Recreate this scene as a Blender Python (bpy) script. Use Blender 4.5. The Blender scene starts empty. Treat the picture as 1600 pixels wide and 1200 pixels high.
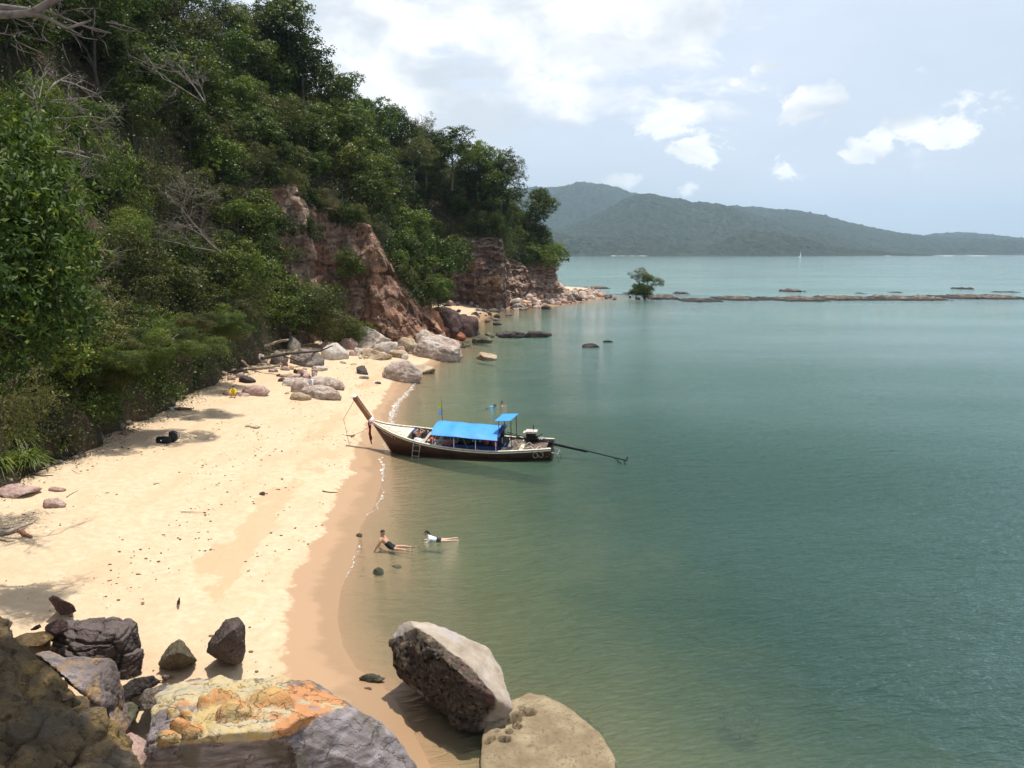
import bpy, bmesh, math, random
import numpy as np
from mathutils import Vector, Matrix, Euler

# ---------------------------------------------------------------- camera, light, sky, exposure
scene = bpy.context.scene
COL = scene.collection
PI = math.pi
F_PX, CAM_H, PITCH = 1230.0, 12.0, math.radians(9.5)
cam_d = bpy.data.cameras.new('camera')
cam = bpy.data.objects.new('camera', cam_d)
COL.objects.link(cam)
cam.location = (0, 0, CAM_H)
cam.rotation_euler = (PI / 2 - PITCH, 0, 0)
cam_d.sensor_width = 36
cam_d.lens = F_PX / 1600 * 36
cam_d.clip_start = 0.1
cam_d.clip_end = 30000
scene.camera = cam

SUN_EL, SUN_AZ = math.radians(79), math.radians(42)      # azimuth from +Y towards +X
sd = Vector((math.cos(SUN_EL) * math.sin(SUN_AZ), math.cos(SUN_EL) * math.cos(SUN_AZ), math.sin(SUN_EL)))
sun_d = bpy.data.lights.new('sun', 'SUN')
sun_d.energy = 5.0
sun_d.angle = math.radians(0.55)
sun_d.color = (1.0, 0.955, 0.88)
sun = bpy.data.objects.new('sun', sun_d)
COL.objects.link(sun)
sun.rotation_euler = sd.to_track_quat('Z', 'Y').to_euler()
sun.location = (0, 0, 300)

scene.view_settings.view_transform = 'Standard'
scene.view_settings.look = 'None'
scene.view_settings.exposure = 0.14
scene.view_settings.gamma = 1
scene.view_settings.use_curve_mapping = False
scene.render.engine = 'CYCLES'
cy = scene.cycles
cy.max_bounces = 8
cy.diffuse_bounces = 2
cy.glossy_bounces = 2
cy.transmission_bounces = 4
cy.transparent_max_bounces = 12
cy.volume_bounces = 0
cy.use_denoising = True
cy.sample_clamp_indirect = 6
cy.sample_clamp_direct = 12
cy.caustics_reflective = False
cy.caustics_refractive = False

random.seed(7)
rng = np.random.default_rng(7)


class NT:
    """small helper to write node trees briefly"""
    def __init__(self, tree):
        self.t = tree
        tree.nodes.clear()

    def n(self, kind, **kw):
        nd = self.t.nodes.new(kind)
        for k, v in kw.items():
            if k == 'inp':
                for a, b in v.items():
                    self.set(nd, a, b)
            else:
                setattr(nd, k, v)
        return nd

    def set(self, nd, a, b):
        if isinstance(b, bpy.types.NodeSocket):
            self.t.links.new(b, nd.inputs[a])
        else:
            if isinstance(b, (tuple, list)) and len(b) == 3 and nd.inputs[a].type == 'RGBA':
                b = (*b, 1)
            nd.inputs[a].default_value = b

    def math(self, op, a, b=0.0, c=0.0, clamp=False):
        nd = self.n('ShaderNodeMath', operation=op, use_clamp=clamp)
        self.set(nd, 0, a)
        self.set(nd, 1, b)
        self.set(nd, 2, c)
        return nd.outputs[0]

    def vmath(self, op, a, b=(0, 0, 0), out=0):
        nd = self.n('ShaderNodeVectorMath', operation=op)
        self.set(nd, 0, a)
        if op == 'SCALE':
            self.set(nd, 3, b)
        else:
            self.set(nd, 1, b)
        return nd.outputs[out]

    def noise(self, vec, scale, detail=4, rough=0.55, dist=0.0, out=0):
        nd = self.n('ShaderNodeTexNoise', inp={'Scale': scale, 'Detail': detail, 'Roughness': rough, 'Distortion': dist})
        if vec is not None:
            self.set(nd, 'Vector', vec)
        return nd.outputs[out]

    def voro(self, vec, scale, feature='F1', out='Distance', rnd=1.0):
        nd = self.n('ShaderNodeTexVoronoi', feature=feature, inp={'Scale': scale, 'Randomness': rnd})
        if vec is not None:
            self.set(nd, 'Vector', vec)
        return nd.outputs[out]

    def ramp(self, fac, stops, interp='LINEAR'):
        nd = self.n('ShaderNodeValToRGB')
        self.set(nd, 0, fac)
        cr = nd.color_ramp
        cr.interpolation = interp
        while len(cr.elements) < len(stops):
            cr.elements.new(0.5)
        for e, (p, c) in zip(cr.elements, stops):
            e.position = p
            e.color = (c, c, c, 1) if isinstance(c, (int, float)) else (*c, 1)
        return nd.outputs[0]

    def mix(self, fac, a, b, blend='MIX'):
        nd = self.n('ShaderNodeMix', data_type='RGBA', blend_type=blend)
        self.set(nd, 0, fac)
        for i, v in ((6, a), (7, b)):
            if isinstance(v, (int, float)):
                v = (v, v, v)
            self.set(nd, i, v)
        return nd.outputs[2]

    def smooth(self, x, lo, hi, a=0.0, b=1.0):
        nd = self.n('ShaderNodeMapRange', interpolation_type='SMOOTHSTEP',
                    inp={'Value': x, 'From Min': lo, 'From Max': hi, 'To Min': a, 'To Max': b})
        return nd.outputs[0]


# ---- sky: physical daylight sky with procedural cloud cover laid over it
world = bpy.data.worlds.new('World')
scene.world = world
world.use_nodes = True
w = NT(world.node_tree)
skyt = w.n('ShaderNodeTexSky', sky_type='NISHITA', sun_disc=False, sun_elevation=SUN_EL, sun_rotation=SUN_AZ,
           altitude=10, air_density=1.0, dust_density=2.2, ozone_density=1.0)
tc = w.n('ShaderNodeTexCoord').outputs['Generated']
sp = w.n('ShaderNodeSeparateXYZ', inp={0: tc})
zc = w.math('MAXIMUM', sp.outputs[2], 0.0)
inv = w.math('DIVIDE', 1.0, w.math('ADD', zc, 0.16))
pl = w.n('ShaderNodeCombineXYZ', inp={0: w.math('MULTIPLY', sp.outputs[0], inv), 1: w.math('MULTIPLY', sp.outputs[1], inv), 2: w.math('MULTIPLY', zc, 3.0)}).outputs[0]


def sky_dir(px, py):
    u, v = (px - 800) / F_PX, (600 - py) / F_PX
    d = Vector((u, math.cos(PITCH) + v * math.sin(PITCH), -math.sin(PITCH) + v * math.cos(PITCH)))
    return tuple(d.normalized())


def sky_blob(px, py, rx, ry, power=1.0):
    """soft weight around one direction of the sky, wider than high"""
    c = sky_dir(px, py)
    dv = w.vmath('SUBTRACT', tc, c)
    dv = w.vmath('MULTIPLY', dv, (F_PX / rx, F_PX / rx, F_PX / ry))
    l = w.vmath('LENGTH', dv, out=1)
    return w.smooth(l, 1.35, 0.15)


warp = w.noise(tc, 9.0, 3, out=1)
tcw = w.vmath('ADD', tc, w.vmath('SCALE', w.vmath('SUBTRACT', warp, (0.5, 0.5, 0.5)), 0.05))
n_big = w.noise(pl, 1.5, 7, 0.52)
n_puff = w.noise(w.vmath('MULTIPLY', tcw, (1, 1, 1.6)), 24.0, 8, 0.6)
n_fine = w.noise(w.vmath('MULTIPLY', tcw, (1, 1, 2.2)), 5.5, 8, 0.6)
# thin high veil everywhere, plus the big bank and the small separate puffs
veil = w.smooth(w.noise(w.vmath('MULTIPLY', tcw, (1, 1, 3.5)), 2.3, 4, 0.5), 0.30, 0.75)
bank = None
for (a, b, c, d, g) in ((600, 130, 190, 100, 1.0), (545, 90, 110, 75, 1.1), (700, 200, 200, 110, 1.0), (870, 60, 330, 120, 1.0), (980, 160, 200, 80, .85),
                        (640, 0, 260, 60, .8), (1050, 180, 130, 45, .9), (800, 290, 200, 60, .62), (620, 260, 160, 70, .8)):
    k = w.math('MULTIPLY', sky_blob(a, b, c, d), g)
    bank = k if bank is None else w.math('MAXIMUM', bank, k)
small = None
for (a, b, c, d, g) in ((1270, 163, 62, 34, 1.2), (1355, 232, 58, 30, 1.3), (1405, 222, 30, 14, .8), (1465, 200, 70, 30, 1.1), (1520, 165, 60, 30, .85), (1085, 233, 80, 30, .85), (1195, 112, 50, 30, .85), (965, 285, 45, 20, 1.0),
                        (1030, 195, 90, 28, 1.1), (1220, 268, 45, 18, .7), (1090, 298, 50, 14, .6)):
    k = w.math('MULTIPLY', sky_blob(a, b, c, d), g)
    small = k if small is None else w.math('MAXIMUM', small, k)
m_bank = w.smooth(w.math('ADD', w.math('MULTIPLY', n_fine, 1.45), w.math('MULTIPLY', bank, 0.50)), 0.92, 1.12)
m_small = w.smooth(w.math('ADD', w.math('MULTIPLY', n_puff, 1.7), w.math('MULTIPLY', small, 0.50)), 1.10, 1.32)
behind = w.smooth(sp.outputs[1], 0.35, 0.0)            # outside the picture the same broken cloud goes on by noise alone
m_rest = w.math('MULTIPLY', w.smooth(n_big, 0.5, 0.68), w.math('MAXIMUM', behind, w.smooth(sp.outputs[2], 0.36, 0.5)))
m = w.math('MAXIMUM', w.math('MAXIMUM', m_bank, m_small), w.math('MULTIPLY', m_rest, 0.9))
grey = w.smooth(w.noise(w.vmath('ADD', w.vmath('MULTIPLY', tcw, (1, 1, 1.8)), (3.1, 1.7, 0.4)), 6.5, 5, 0.5), 0.44, 0.66)
puff = w.noise(w.vmath('MULTIPLY', tcw, (1, 1, 1.9)), 11.0, 7, 0.55)
white = w.mix(w.smooth(puff, 0.40, 0.60), (0.90, 0.925, 0.96), (1.12, 1.12, 1.12))
cloud = w.mix(w.math('MULTIPLY', grey, 0.85), white, (0.64, 0.70, 0.77))
nish = w.vmath('SCALE', skyt.outputs[0], 0.10)
hi = w.smooth(sp.outputs[2], 0.45, 0.95, 1.0, 0.5)          # the milky air thins out overhead
pale = w.mix(w.math('MULTIPLY', w.math('MULTIPLY_ADD', veil, 0.22, 0.66), hi), nish, (0.80, 0.875, 1.0))
sky_c = w.mix(m, pale, cloud)
bg = w.n('ShaderNodeBackground', inp={'Color': sky_c, 'Strength': 1.0})
w.n('ShaderNodeOutputWorld', inp={0: bg.outputs[0]})


# ---------------------------------------------------------------- helpers
def G(px, py, z=0.0):
    """point of the place at height z that lies under photograph pixel (px, py) of 1600 x 1200"""
    u, v = (px - 800) / F_PX, (600 - py) / F_PX
    dx, dy, dz = u, math.cos(PITCH) + v * math.sin(PITCH), -math.sin(PITCH) + v * math.cos(PITCH)
    t = (z - CAM_H) / dz
    return Vector((dx * t, dy * t, z))


def GY(px, py, Y):
    u, v = (px - 800) / F_PX, (600 - py) / F_PX
    dx, dy, dz = u, math.cos(PITCH) + v * math.sin(PITCH), -math.sin(PITCH) + v * math.cos(PITCH)
    t = Y / dy
    return Vector((dx * t, Y, CAM_H + dz * t))


_perm = np.random.default_rng(11).permutation(256)
_perm = np.concatenate([_perm, _perm, _perm])
_grad = np.random.default_rng(12).normal(size=(256, 3))
_grad /= np.linalg.norm(_grad, axis=1)[:, None]


def perlin(p):
    p = np.asarray(p, float)
    i = np.floor(p).astype(int)
    f = p - i
    u = f * f * f * (f * (f * 6 - 15) + 10)
    i &= 255
    out = 0
    for a in (0, 1):
        for b in (0, 1):
            for c in (0, 1):
                h = _perm[_perm[_perm[(i[:, 0] + a) & 255] + ((i[:, 1] + b) & 255)] + ((i[:, 2] + c) & 255)]
                g = _grad[h]
                dd = (g * (f - (a, b, c))).sum(1)
                wt = (u[:, 0] if a else 1 - u[:, 0]) * (u[:, 1] if b else 1 - u[:, 1]) * (u[:, 2] if c else 1 - u[:, 2])
                out = out + wt * dd
    return out * 1.5


def fbm(p, octv=4, gain=0.5, lac=2.03):
    p = np.asarray(p, float)
    o, a = 0, 1.0
    for k in range(octv):
        o = o + a * perlin(p + 17.3 * k)
        p = p * lac
        a *= gain
    return o


def cells(p, seed=0):
    """distance to the nearest and second nearest jittered cell point, and that cell's random number"""
    p = np.asarray(p, float)
    i = np.floor(p).astype(int)
    best = np.full(len(p), 9.0)
    sec = np.full(len(p), 9.0)
    val = np.zeros(len(p))
    for a in (-1, 0, 1):
        for b in (-1, 0, 1):
            for c in (-1, 0, 1):
                q = i + (a, b, c)
                h = _perm[_perm[_perm[(q[:, 0] + seed) & 255] + (q[:, 1] & 255)] + (q[:, 2] & 255)]
                pt = q + 0.5 + 0.42 * _grad[h]
                d = np.linalg.norm(p - pt, axis=1)
                nb = d < best
                sec = np.where(nb, best, np.minimum(sec, d))
                val = np.where(nb, h / 255.0, val)
                best = np.where(nb, d, best)
    return best, sec, val


def mesh_np(name, verts, faces, smooth=True):
    me = bpy.data.meshes.new(name)
    verts = np.asarray(verts, np.float32)
    faces = np.asarray(faces, np.int32)
    nf, k = faces.shape
    me.vertices.add(len(verts))
    me.vertices.foreach_set('co', verts.ravel())
    me.loops.add(nf * k)
    me.loops.foreach_set('vertex_index', faces.ravel())
    me.polygons.add(nf)
    me.polygons.foreach_set('loop_start', np.arange(0, nf * k, k, dtype=np.int32))
    if smooth:
        me.polygons.foreach_set('use_smooth', np.ones(nf, bool))
    me.update(calc_edges=True)
    me.validate()
    return me


def attr(me, name, vals):
    a = me.attributes.new(name, 'FLOAT', 'POINT')
    a.data.foreach_set('value', np.asarray(vals, np.float32))


def grid_faces(nr, nc):
    r, c = np.meshgrid(np.arange(nr - 1), np.arange(nc - 1), indexing='ij')
    a = (r * nc + c).ravel()
    return np.stack([a, a + 1, a + nc + 1, a + nc], 1)


def put(name, me, mat=None, parent=None, **props):
    o = bpy.data.objects.new(name, me)
    COL.objects.link(o)
    if mat is not None and me is not None and len(me.materials) == 0:
        me.materials.append(mat)
    if parent is not None:
        o.parent = parent
    for k, v in props.items():
        o[k] = v
    return o


def tag(o, label=None, category=None, group=None, kind=None):
    if label: o['label'] = label
    if category: o['category'] = category
    if group: o['group'] = group
    if kind: o['kind'] = kind
    return o


def empty(name, loc, rz=0.0):
    o = bpy.data.objects.new(name, None)
    COL.objects.link(o)
    o.location = loc
    o.rotation_euler = (0, 0, rz)
    o.empty_display_size = 0.3
    return o


def mat(name):
    mt = bpy.data.materials.new(name)
    mt.use_nodes = True
    return mt, NT(mt.node_tree)


def principled(t, **kw):
    nd = t.n('ShaderNodeBsdfPrincipled')
    nd.inputs['Specular IOR Level'].default_value = 0.3
    for k, v in kw.items():
        t.set(nd, k.replace('_', ' '), v)
    return nd


def outp(t, sh, disp=None):
    o = t.n('ShaderNodeOutputMaterial', inp={0: sh})
    return o


def bump(t, h, dist, strength=1.0, normal=None):
    b = t.n('ShaderNodeBump', inp={'Height': h, 'Distance': dist, 'Strength': strength})
    if normal is not None:
        t.set(b, 'Normal', normal)
    return b.outputs[0]


_pc = {}


def plain(name, color, rough=0.6, var=0.12, metal=0.0, scale=8.0, spec=0.3, bmp=0.0):
    """painted, wooden or cloth surface with a little uneven wear"""
    if name in _pc:
        return _pc[name]
    mt, t = mat(name)
    co = t.n('ShaderNodeTexCoord').outputs['Object']
    f = t.noise(co, scale, 5, 0.6)
    c2 = tuple(max(0, x * (1 - 2.2 * var)) for x in color)
    c3 = tuple(min(1, x * (1 + var)) for x in color)
    col = t.ramp(f, [(0.3, c2), (0.5, color), (0.72, c3)])
    p = principled(t, Base_Color=col, Roughness=rough, Metallic=metal)
    p.inputs['Specular IOR Level'].default_value = spec
    if bmp:
        t.set(p, 'Normal', bump(t, t.noise(co, scale * 3, 4), bmp))
    outp(t, p.outputs[0])
    _pc[name] = mt
    return mt


# ---------------------------------------------------------------- ground and water levels
def curve_xy(pts, z):
    w3 = [G(a, b, z) for a, b in pts]
    w3.sort(key=lambda q: q.y)
    ys = np.array([q.y for q in w3])
    xs = np.array([q.x for q in w3])
    return ys, xs


WATER = curve_xy([(690, 1230), (655, 1160), (622, 1100), (592, 1064), (557, 1045), (536, 1010), (527, 965), (532, 925), (545, 890), (557, 860), (563, 822),
                  (585, 790), (596, 755), (598, 715), (603, 688), (608, 655), (622, 625), (640, 603), (650, 590), (660, 580), (684, 568), (712, 552), (716, 535),
                  (728, 521), (742, 507), (765, 494), (790, 484), (830, 479.5), (872, 477.5), (905, 471.5), (930, 468), (948, 463)], 0.0)
WET = curve_xy([(470, 1230), (440, 1150), (432, 1060), (445, 990), (450, 935), (452, 905), (478, 862), (498, 830), (508, 800), (524, 770), (545, 738), (552, 705),
                (574, 660), (588, 635), (602, 610), (618, 590), (640, 574), (672, 562), (690, 546), (700, 533), (712, 519), (720, 505), (742, 492), (770, 482.5), (815, 475),
                (862, 471.5), (900, 466), (925, 462), (942, 458.5)], 0.32)
FOOT_PX = [(0, 768), (60, 726), (130, 702), (185, 682), (240, 650), (290, 622), (330, 598), (380, 583), (430, 562)]


def xw(Y): return np.interp(Y, *WATER)
def xt(Y): return np.minimum(np.interp(Y, *WET), xw(Y) - 0.6)


_by, _bx = curve_xy(FOOT_PX, 1.7)
_by = np.concatenate([[4, 20], _by, [97, 104, 112, 160, 168, 195, 240]])
_bx = np.concatenate([[-21, -22.5], _bx, [-24, -16, -13, -15, -10, -2, 0]])


def xb(Y): return np.minimum(np.interp(Y, _by, _bx), xt(Y) - 1.0)


def ground(x, Y):
    x = np.asarray(x, float)
    Y = np.asarray(Y, float)
    w_, t_, b_ = xw(Y), xt(Y), xb(Y)
    d = w_ - x
    ww, wb = w_ - t_, w_ - b_
    land = np.where(d < ww, 0.32 * d / ww, 0.32 + 1.4 * np.clip((d - ww) / (wb - ww), 0, 1) ** 0.85)
    land = np.where(d > wb, 1.72 + (d - wb) * 0.12, land)
    sl = np.interp(Y, [22, 60, 110, 170, 230], [0.155, 0.17, 0.13, 0.075, 0.07])
    sea = -4.6 * (1 - np.exp(d * sl / 4.6))
    sea = -np.abs(sea)
    z = np.where(d > 0, land, sea)
    p = np.stack([x * 0.45, Y * 0.3, np.zeros_like(x)], -1).reshape(-1, 3)
    un = fbm(p, 3).reshape(z.shape)
    z = z + un * 0.10 * np.clip(d / 4 - .3, 0, 1) + un * 0.05 * np.clip(-d / 4, 0, 1)
    return z


def gz(x, y):
    return float(ground(np.array([x]), np.array([y]))[0])


def on_ground(px, py, it=8):
    z = 0.8
    for _ in range(it):
        p = G(px, py, z)
        z = gz(p.x, p.y)
    p = G(px, py, z)
    return Vector((p.x, p.y, gz(p.x, p.y)))


# beach and sea bed
ys = np.concatenate([np.linspace(3, 14, 12)[:-1], 14 * (262 / 14) ** (np.linspace(0, 1, 430))])
dxs = np.unique(np.concatenate([np.linspace(-60, -30, 16), np.linspace(-30, -10, 70), np.linspace(-10, 3, 150), np.linspace(3, 14, 60), np.linspace(14, 60, 24), np.geomspace(60, 400, 8)]))
YY, DD = np.meshgrid(ys, dxs, indexing='ij')
XX = xw(YY) + DD
ZZ = ground(XX, YY)
pm = np.stack([XX * 2.4, YY * 2.4, 0 * XX], -1).reshape(-1, 3)
dry = np.clip((ZZ - 0.35) / 0.3, 0, 1)
ZZ = ZZ + (fbm(pm, 3).reshape(ZZ.shape)) * 0.022 * dry
hummock = fbm(np.stack([XX * 0.9, YY * 0.7, 0 * XX + 5], -1).reshape(-1, 3), 2).reshape(ZZ.shape)
ZZ += hummock * 0.05 * dry
me = mesh_np('beach', np.stack([XX, YY, ZZ], -1).reshape(-1, 3), grid_faces(*XX.shape))
sand, t = mat('sand')
geo = t.n('ShaderNodeNewGeometry')
pos = geo.outputs['Position']
pz = t.n('ShaderNodeSeparateXYZ', inp={0: pos})
n1 = t.noise(pos, 0.55, 5, 0.6)
n2 = t.noise(pos, 3.2, 5, 0.6)
n3 = t.noise(pos, 38, 3, 0.6)
lvl = t.math('ADD', pz.outputs[2], t.math('MULTIPLY_ADD', n1, 0.34, -0.17))
lvl = t.math('ADD', lvl, t.math('MULTIPLY_ADD', n2, 0.09, -0.045))
dryf = t.smooth(lvl, 0.285, 0.325)
damp = t.smooth(lvl, 0.10, 0.20)
dry_c = t.ramp(n2, [(0.25, (0.484, 0.358, 0.228)), (0.5, (0.549, 0.423, 0.279)), (0.75, (0.614, 0.493, 0.344))])
patchn = t.noise(t.vmath('MULTIPLY', pos, (0.35, 0.12, 1)), 1.0, 5, 0.6, 0.4)
# old tide pool stain running down the middle of the beach
pool = t.smooth(t.math('ADD', patchn, t.math('MULTIPLY', t.math('ABSOLUTE', t.math('SUBTRACT', lvl, 0.60)), -1.1)), 0.44, 0.50)
dry_c = t.mix(t.math('MULTIPLY', pool, 0.85), dry_c, (0.502, 0.335, 0.200))
soft = t.smooth(t.noise(t.vmath('MULTIPLY', pos, (0.5, 0.2, 1)), 0.9, 6, 0.65), 0.45, 0.68)
dry_c = t.mix(t.math('MULTIPLY', soft, 0.75), dry_c, (0.521, 0.363, 0.228))
wet_c = t.mix(damp, (0.279, 0.181, 0.102), (0.381, 0.246, 0.144))
wet_c = t.mix(t.math('MULTIPLY', n2, 0.35), wet_c, (0.40, 0.24, 0.13))
col = t.mix(dryf, wet_c, dry_c)
speck = t.smooth(t.voro(pos, 9.0), 0.12, 0.03)
gate = t.smooth(t.noise(pos, 0.8, 4), 0.5, 0.62)
col = t.mix(t.math('MULTIPLY', t.math('MULTIPLY', speck, gate), 0.75), col, (0.16, 0.09, 0.055))
shell = t.smooth(t.voro(t.vmath('ADD', pos, (3.3, 1.2, 0)), 14.0), 0.10, 0.04)
gate2 = t.smooth(t.noise(t.vmath('ADD', pos, (9, 2, 0)), 0.6, 4), 0.48, 0.6)
col = t.mix(t.math('MULTIPLY', t.math('MULTIPLY', shell, gate2), 0.8), col, (0.9, 0.82, 0.66))
col = t.mix(t.math('MULTIPLY', n3, 0.16), col, (0.42, 0.26, 0.14))
hgt = t.math('ADD', t.math('MULTIPLY', n3, 0.35), t.math('ADD', t.math('MULTIPLY', t.noise(pos, 7, 4, 0.6), 1.0), t.math('MULTIPLY', speck, 0.3)))
bstr = t.math('MULTIPLY_ADD', dryf, 0.55, 0.08)
p = principled(t, Base_Color=col, Roughness=t.math('MULTIPLY_ADD', dryf, 0.45, 0.47))
bn = t.n('ShaderNodeBump', inp={'Height': hgt, 'Distance': 0.06, 'Strength': bstr})
t.set(p, 'Normal', bn.outputs[0])
outp(t, p.outputs[0])
put('beach', me, sand, kind='structure', label='pale orange sand beach running down under the shallow sea')

# ---- sea
ysw = np.concatenate([np.linspace(3, 14, 8)[:-1], 14 * (232 / 14) ** (np.linspace(0, 1, 260))])
dxw = np.unique(np.concatenate([np.linspace(-2.5, 6, 90), np.linspace(6, 30, 60), np.geomspace(30, 9000, 30)]))
YW, DW = np.meshgrid(ysw, dxw, indexing='ij')
XW = xw(YW) + DW
dep = np.clip(-ground(XW, YW), 0, 6)
v1 = np.stack([XW, YW, 0 * XW], -1).reshape(-1, 3)
f1 = grid_faces(*XW.shape)
xf = np.unique(np.concatenate([-np.geomspace(60, 9000, 14), np.linspace(-60, 60, 13), np.geomspace(60, 9000, 14)]))
yf = np.geomspace(232, 12000, 30)
YF, XF = np.meshgrid(yf, xf, indexing='ij')
v2 = np.stack([XF, YF, 0 * XF], -1).reshape(-1, 3)
f2 = grid_faces(*XF.shape) + len(v1)
me = mesh_np('sea', np.concatenate([v1, v2]), np.concatenate([f1, f2]))
attr(me, 'depth', np.concatenate([dep.ravel(), np.full(len(v2), 6.0)]))
water, t = mat('sea water')
geo = t.n('ShaderNodeNewGeometry')
pos = geo.outputs['Position']
dp = t.n('ShaderNodeAttribute', attribute_name='depth').outputs['Fac']
dpn = t.math('MULTIPLY', dp, t.math('MULTIPLY_ADD', t.noise(pos, 0.22, 4, 0.6), 0.7, 0.65))
tr = t.n('ShaderNodeCombineXYZ', inp={0: t.math('EXPONENT', t.math('MULTIPLY', dpn, -0.50)), 1: t.math('EXPONENT', t.math('MULTIPLY', dpn, -0.17)), 2: t.math('EXPONENT', t.math('MULTIPLY', dpn, -0.30))})
trb = t.n('ShaderNodeBsdfTransparent', inp={0: tr.outputs[0]})
murk = t.math('SUBTRACT', 1.0, t.math('EXPONENT', t.math('MULTIPLY', dpn, -0.55)))
big = t.noise(t.vmath('MULTIPLY', pos, (0.010, 0.022, 1)), 1.0, 4, 0.5)
ysep = t.n('ShaderNodeSeparateXYZ', inp={0: pos}).outputs[1]
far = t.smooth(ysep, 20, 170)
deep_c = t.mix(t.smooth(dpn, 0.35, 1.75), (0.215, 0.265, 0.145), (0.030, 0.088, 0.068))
deep_c = t.mix(t.math('MULTIPLY', far, 0.8), deep_c, (0.19, 0.32, 0.295))  # turquoise far water, with the pale sky's reflection put into the colour
deep_c = t.mix(t.smooth(big, 0.4, 0.62, 0, 0.35), deep_c, (0.05, 0.125, 0.105))
rot = t.n('ShaderNodeMapping', inp={0: pos, 2: (0, 0, math.radians(-16))})
s1 = t.noise(t.vmath('MULTIPLY', rot.outputs[0], (0.55, 1.75, 1)), 1.15, 4, 0.55, 0.5)
s2 = t.noise(t.vmath('MULTIPLY', rot.outputs[0], (0.8, 2.3, 1)), 3.2, 5, 0.62, 0.5)
s3 = t.noise(t.vmath('MULTIPLY', pos, (0.10, 0.22, 1)), 1.0, 3, 0.5)
calm = t.smooth(t.noise(t.vmath('MULTIPLY', pos, (0.012, 0.035, 1)), 1.0, 3, 0.5), 0.36, 0.62, 0.55, 1.15)
calm = t.math('MULTIPLY', calm, t.smooth(ysep, 26, 95, 0.9, 0.30))      # sheltered water inside the reef
shal = t.smooth(dp, 0.0, 0.5, 0.35, 1.0)
hh = t.math('ADD', t.math('MULTIPLY', s1, 0.16), t.math('ADD', t.math('MULTIPLY', s2, 0.075), t.math('MULTIPLY', s3, 0.30)))
hh = t.math('MULTIPLY', hh, t.math('MULTIPLY', calm, shal))
nb = bump(t, hh, 3.0, 1.0)
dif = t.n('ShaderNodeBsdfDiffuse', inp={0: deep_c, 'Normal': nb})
body = t.n('ShaderNodeMixShader', inp={0: murk, 1: trb.outputs[0], 2: dif.outputs[0]})
fr = t.n('ShaderNodeFresnel', inp={0: 1.33, 1: nb})
gl = t.n('ShaderNodeBsdfGlossy', inp={0: (1, 1, 1), 1: 0.045, 'Normal': nb})
surf = t.n('ShaderNodeMixShader', inp={0: fr.outputs[0], 1: body.outputs[0], 2: gl.outputs[0]})
outp(t, surf.outputs[0])
put('sea', me, water, kind='structure', label='green sea, clear over the sand near the shore')
# ---------------------------------------------------------------- hillside and cliffs
# cross-sections: foot point, inland direction, then (inset, height) up to the ridge and behind it
def gpt(px, py, z): q = G(px, py, z); return (q.x, q.y)


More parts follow.
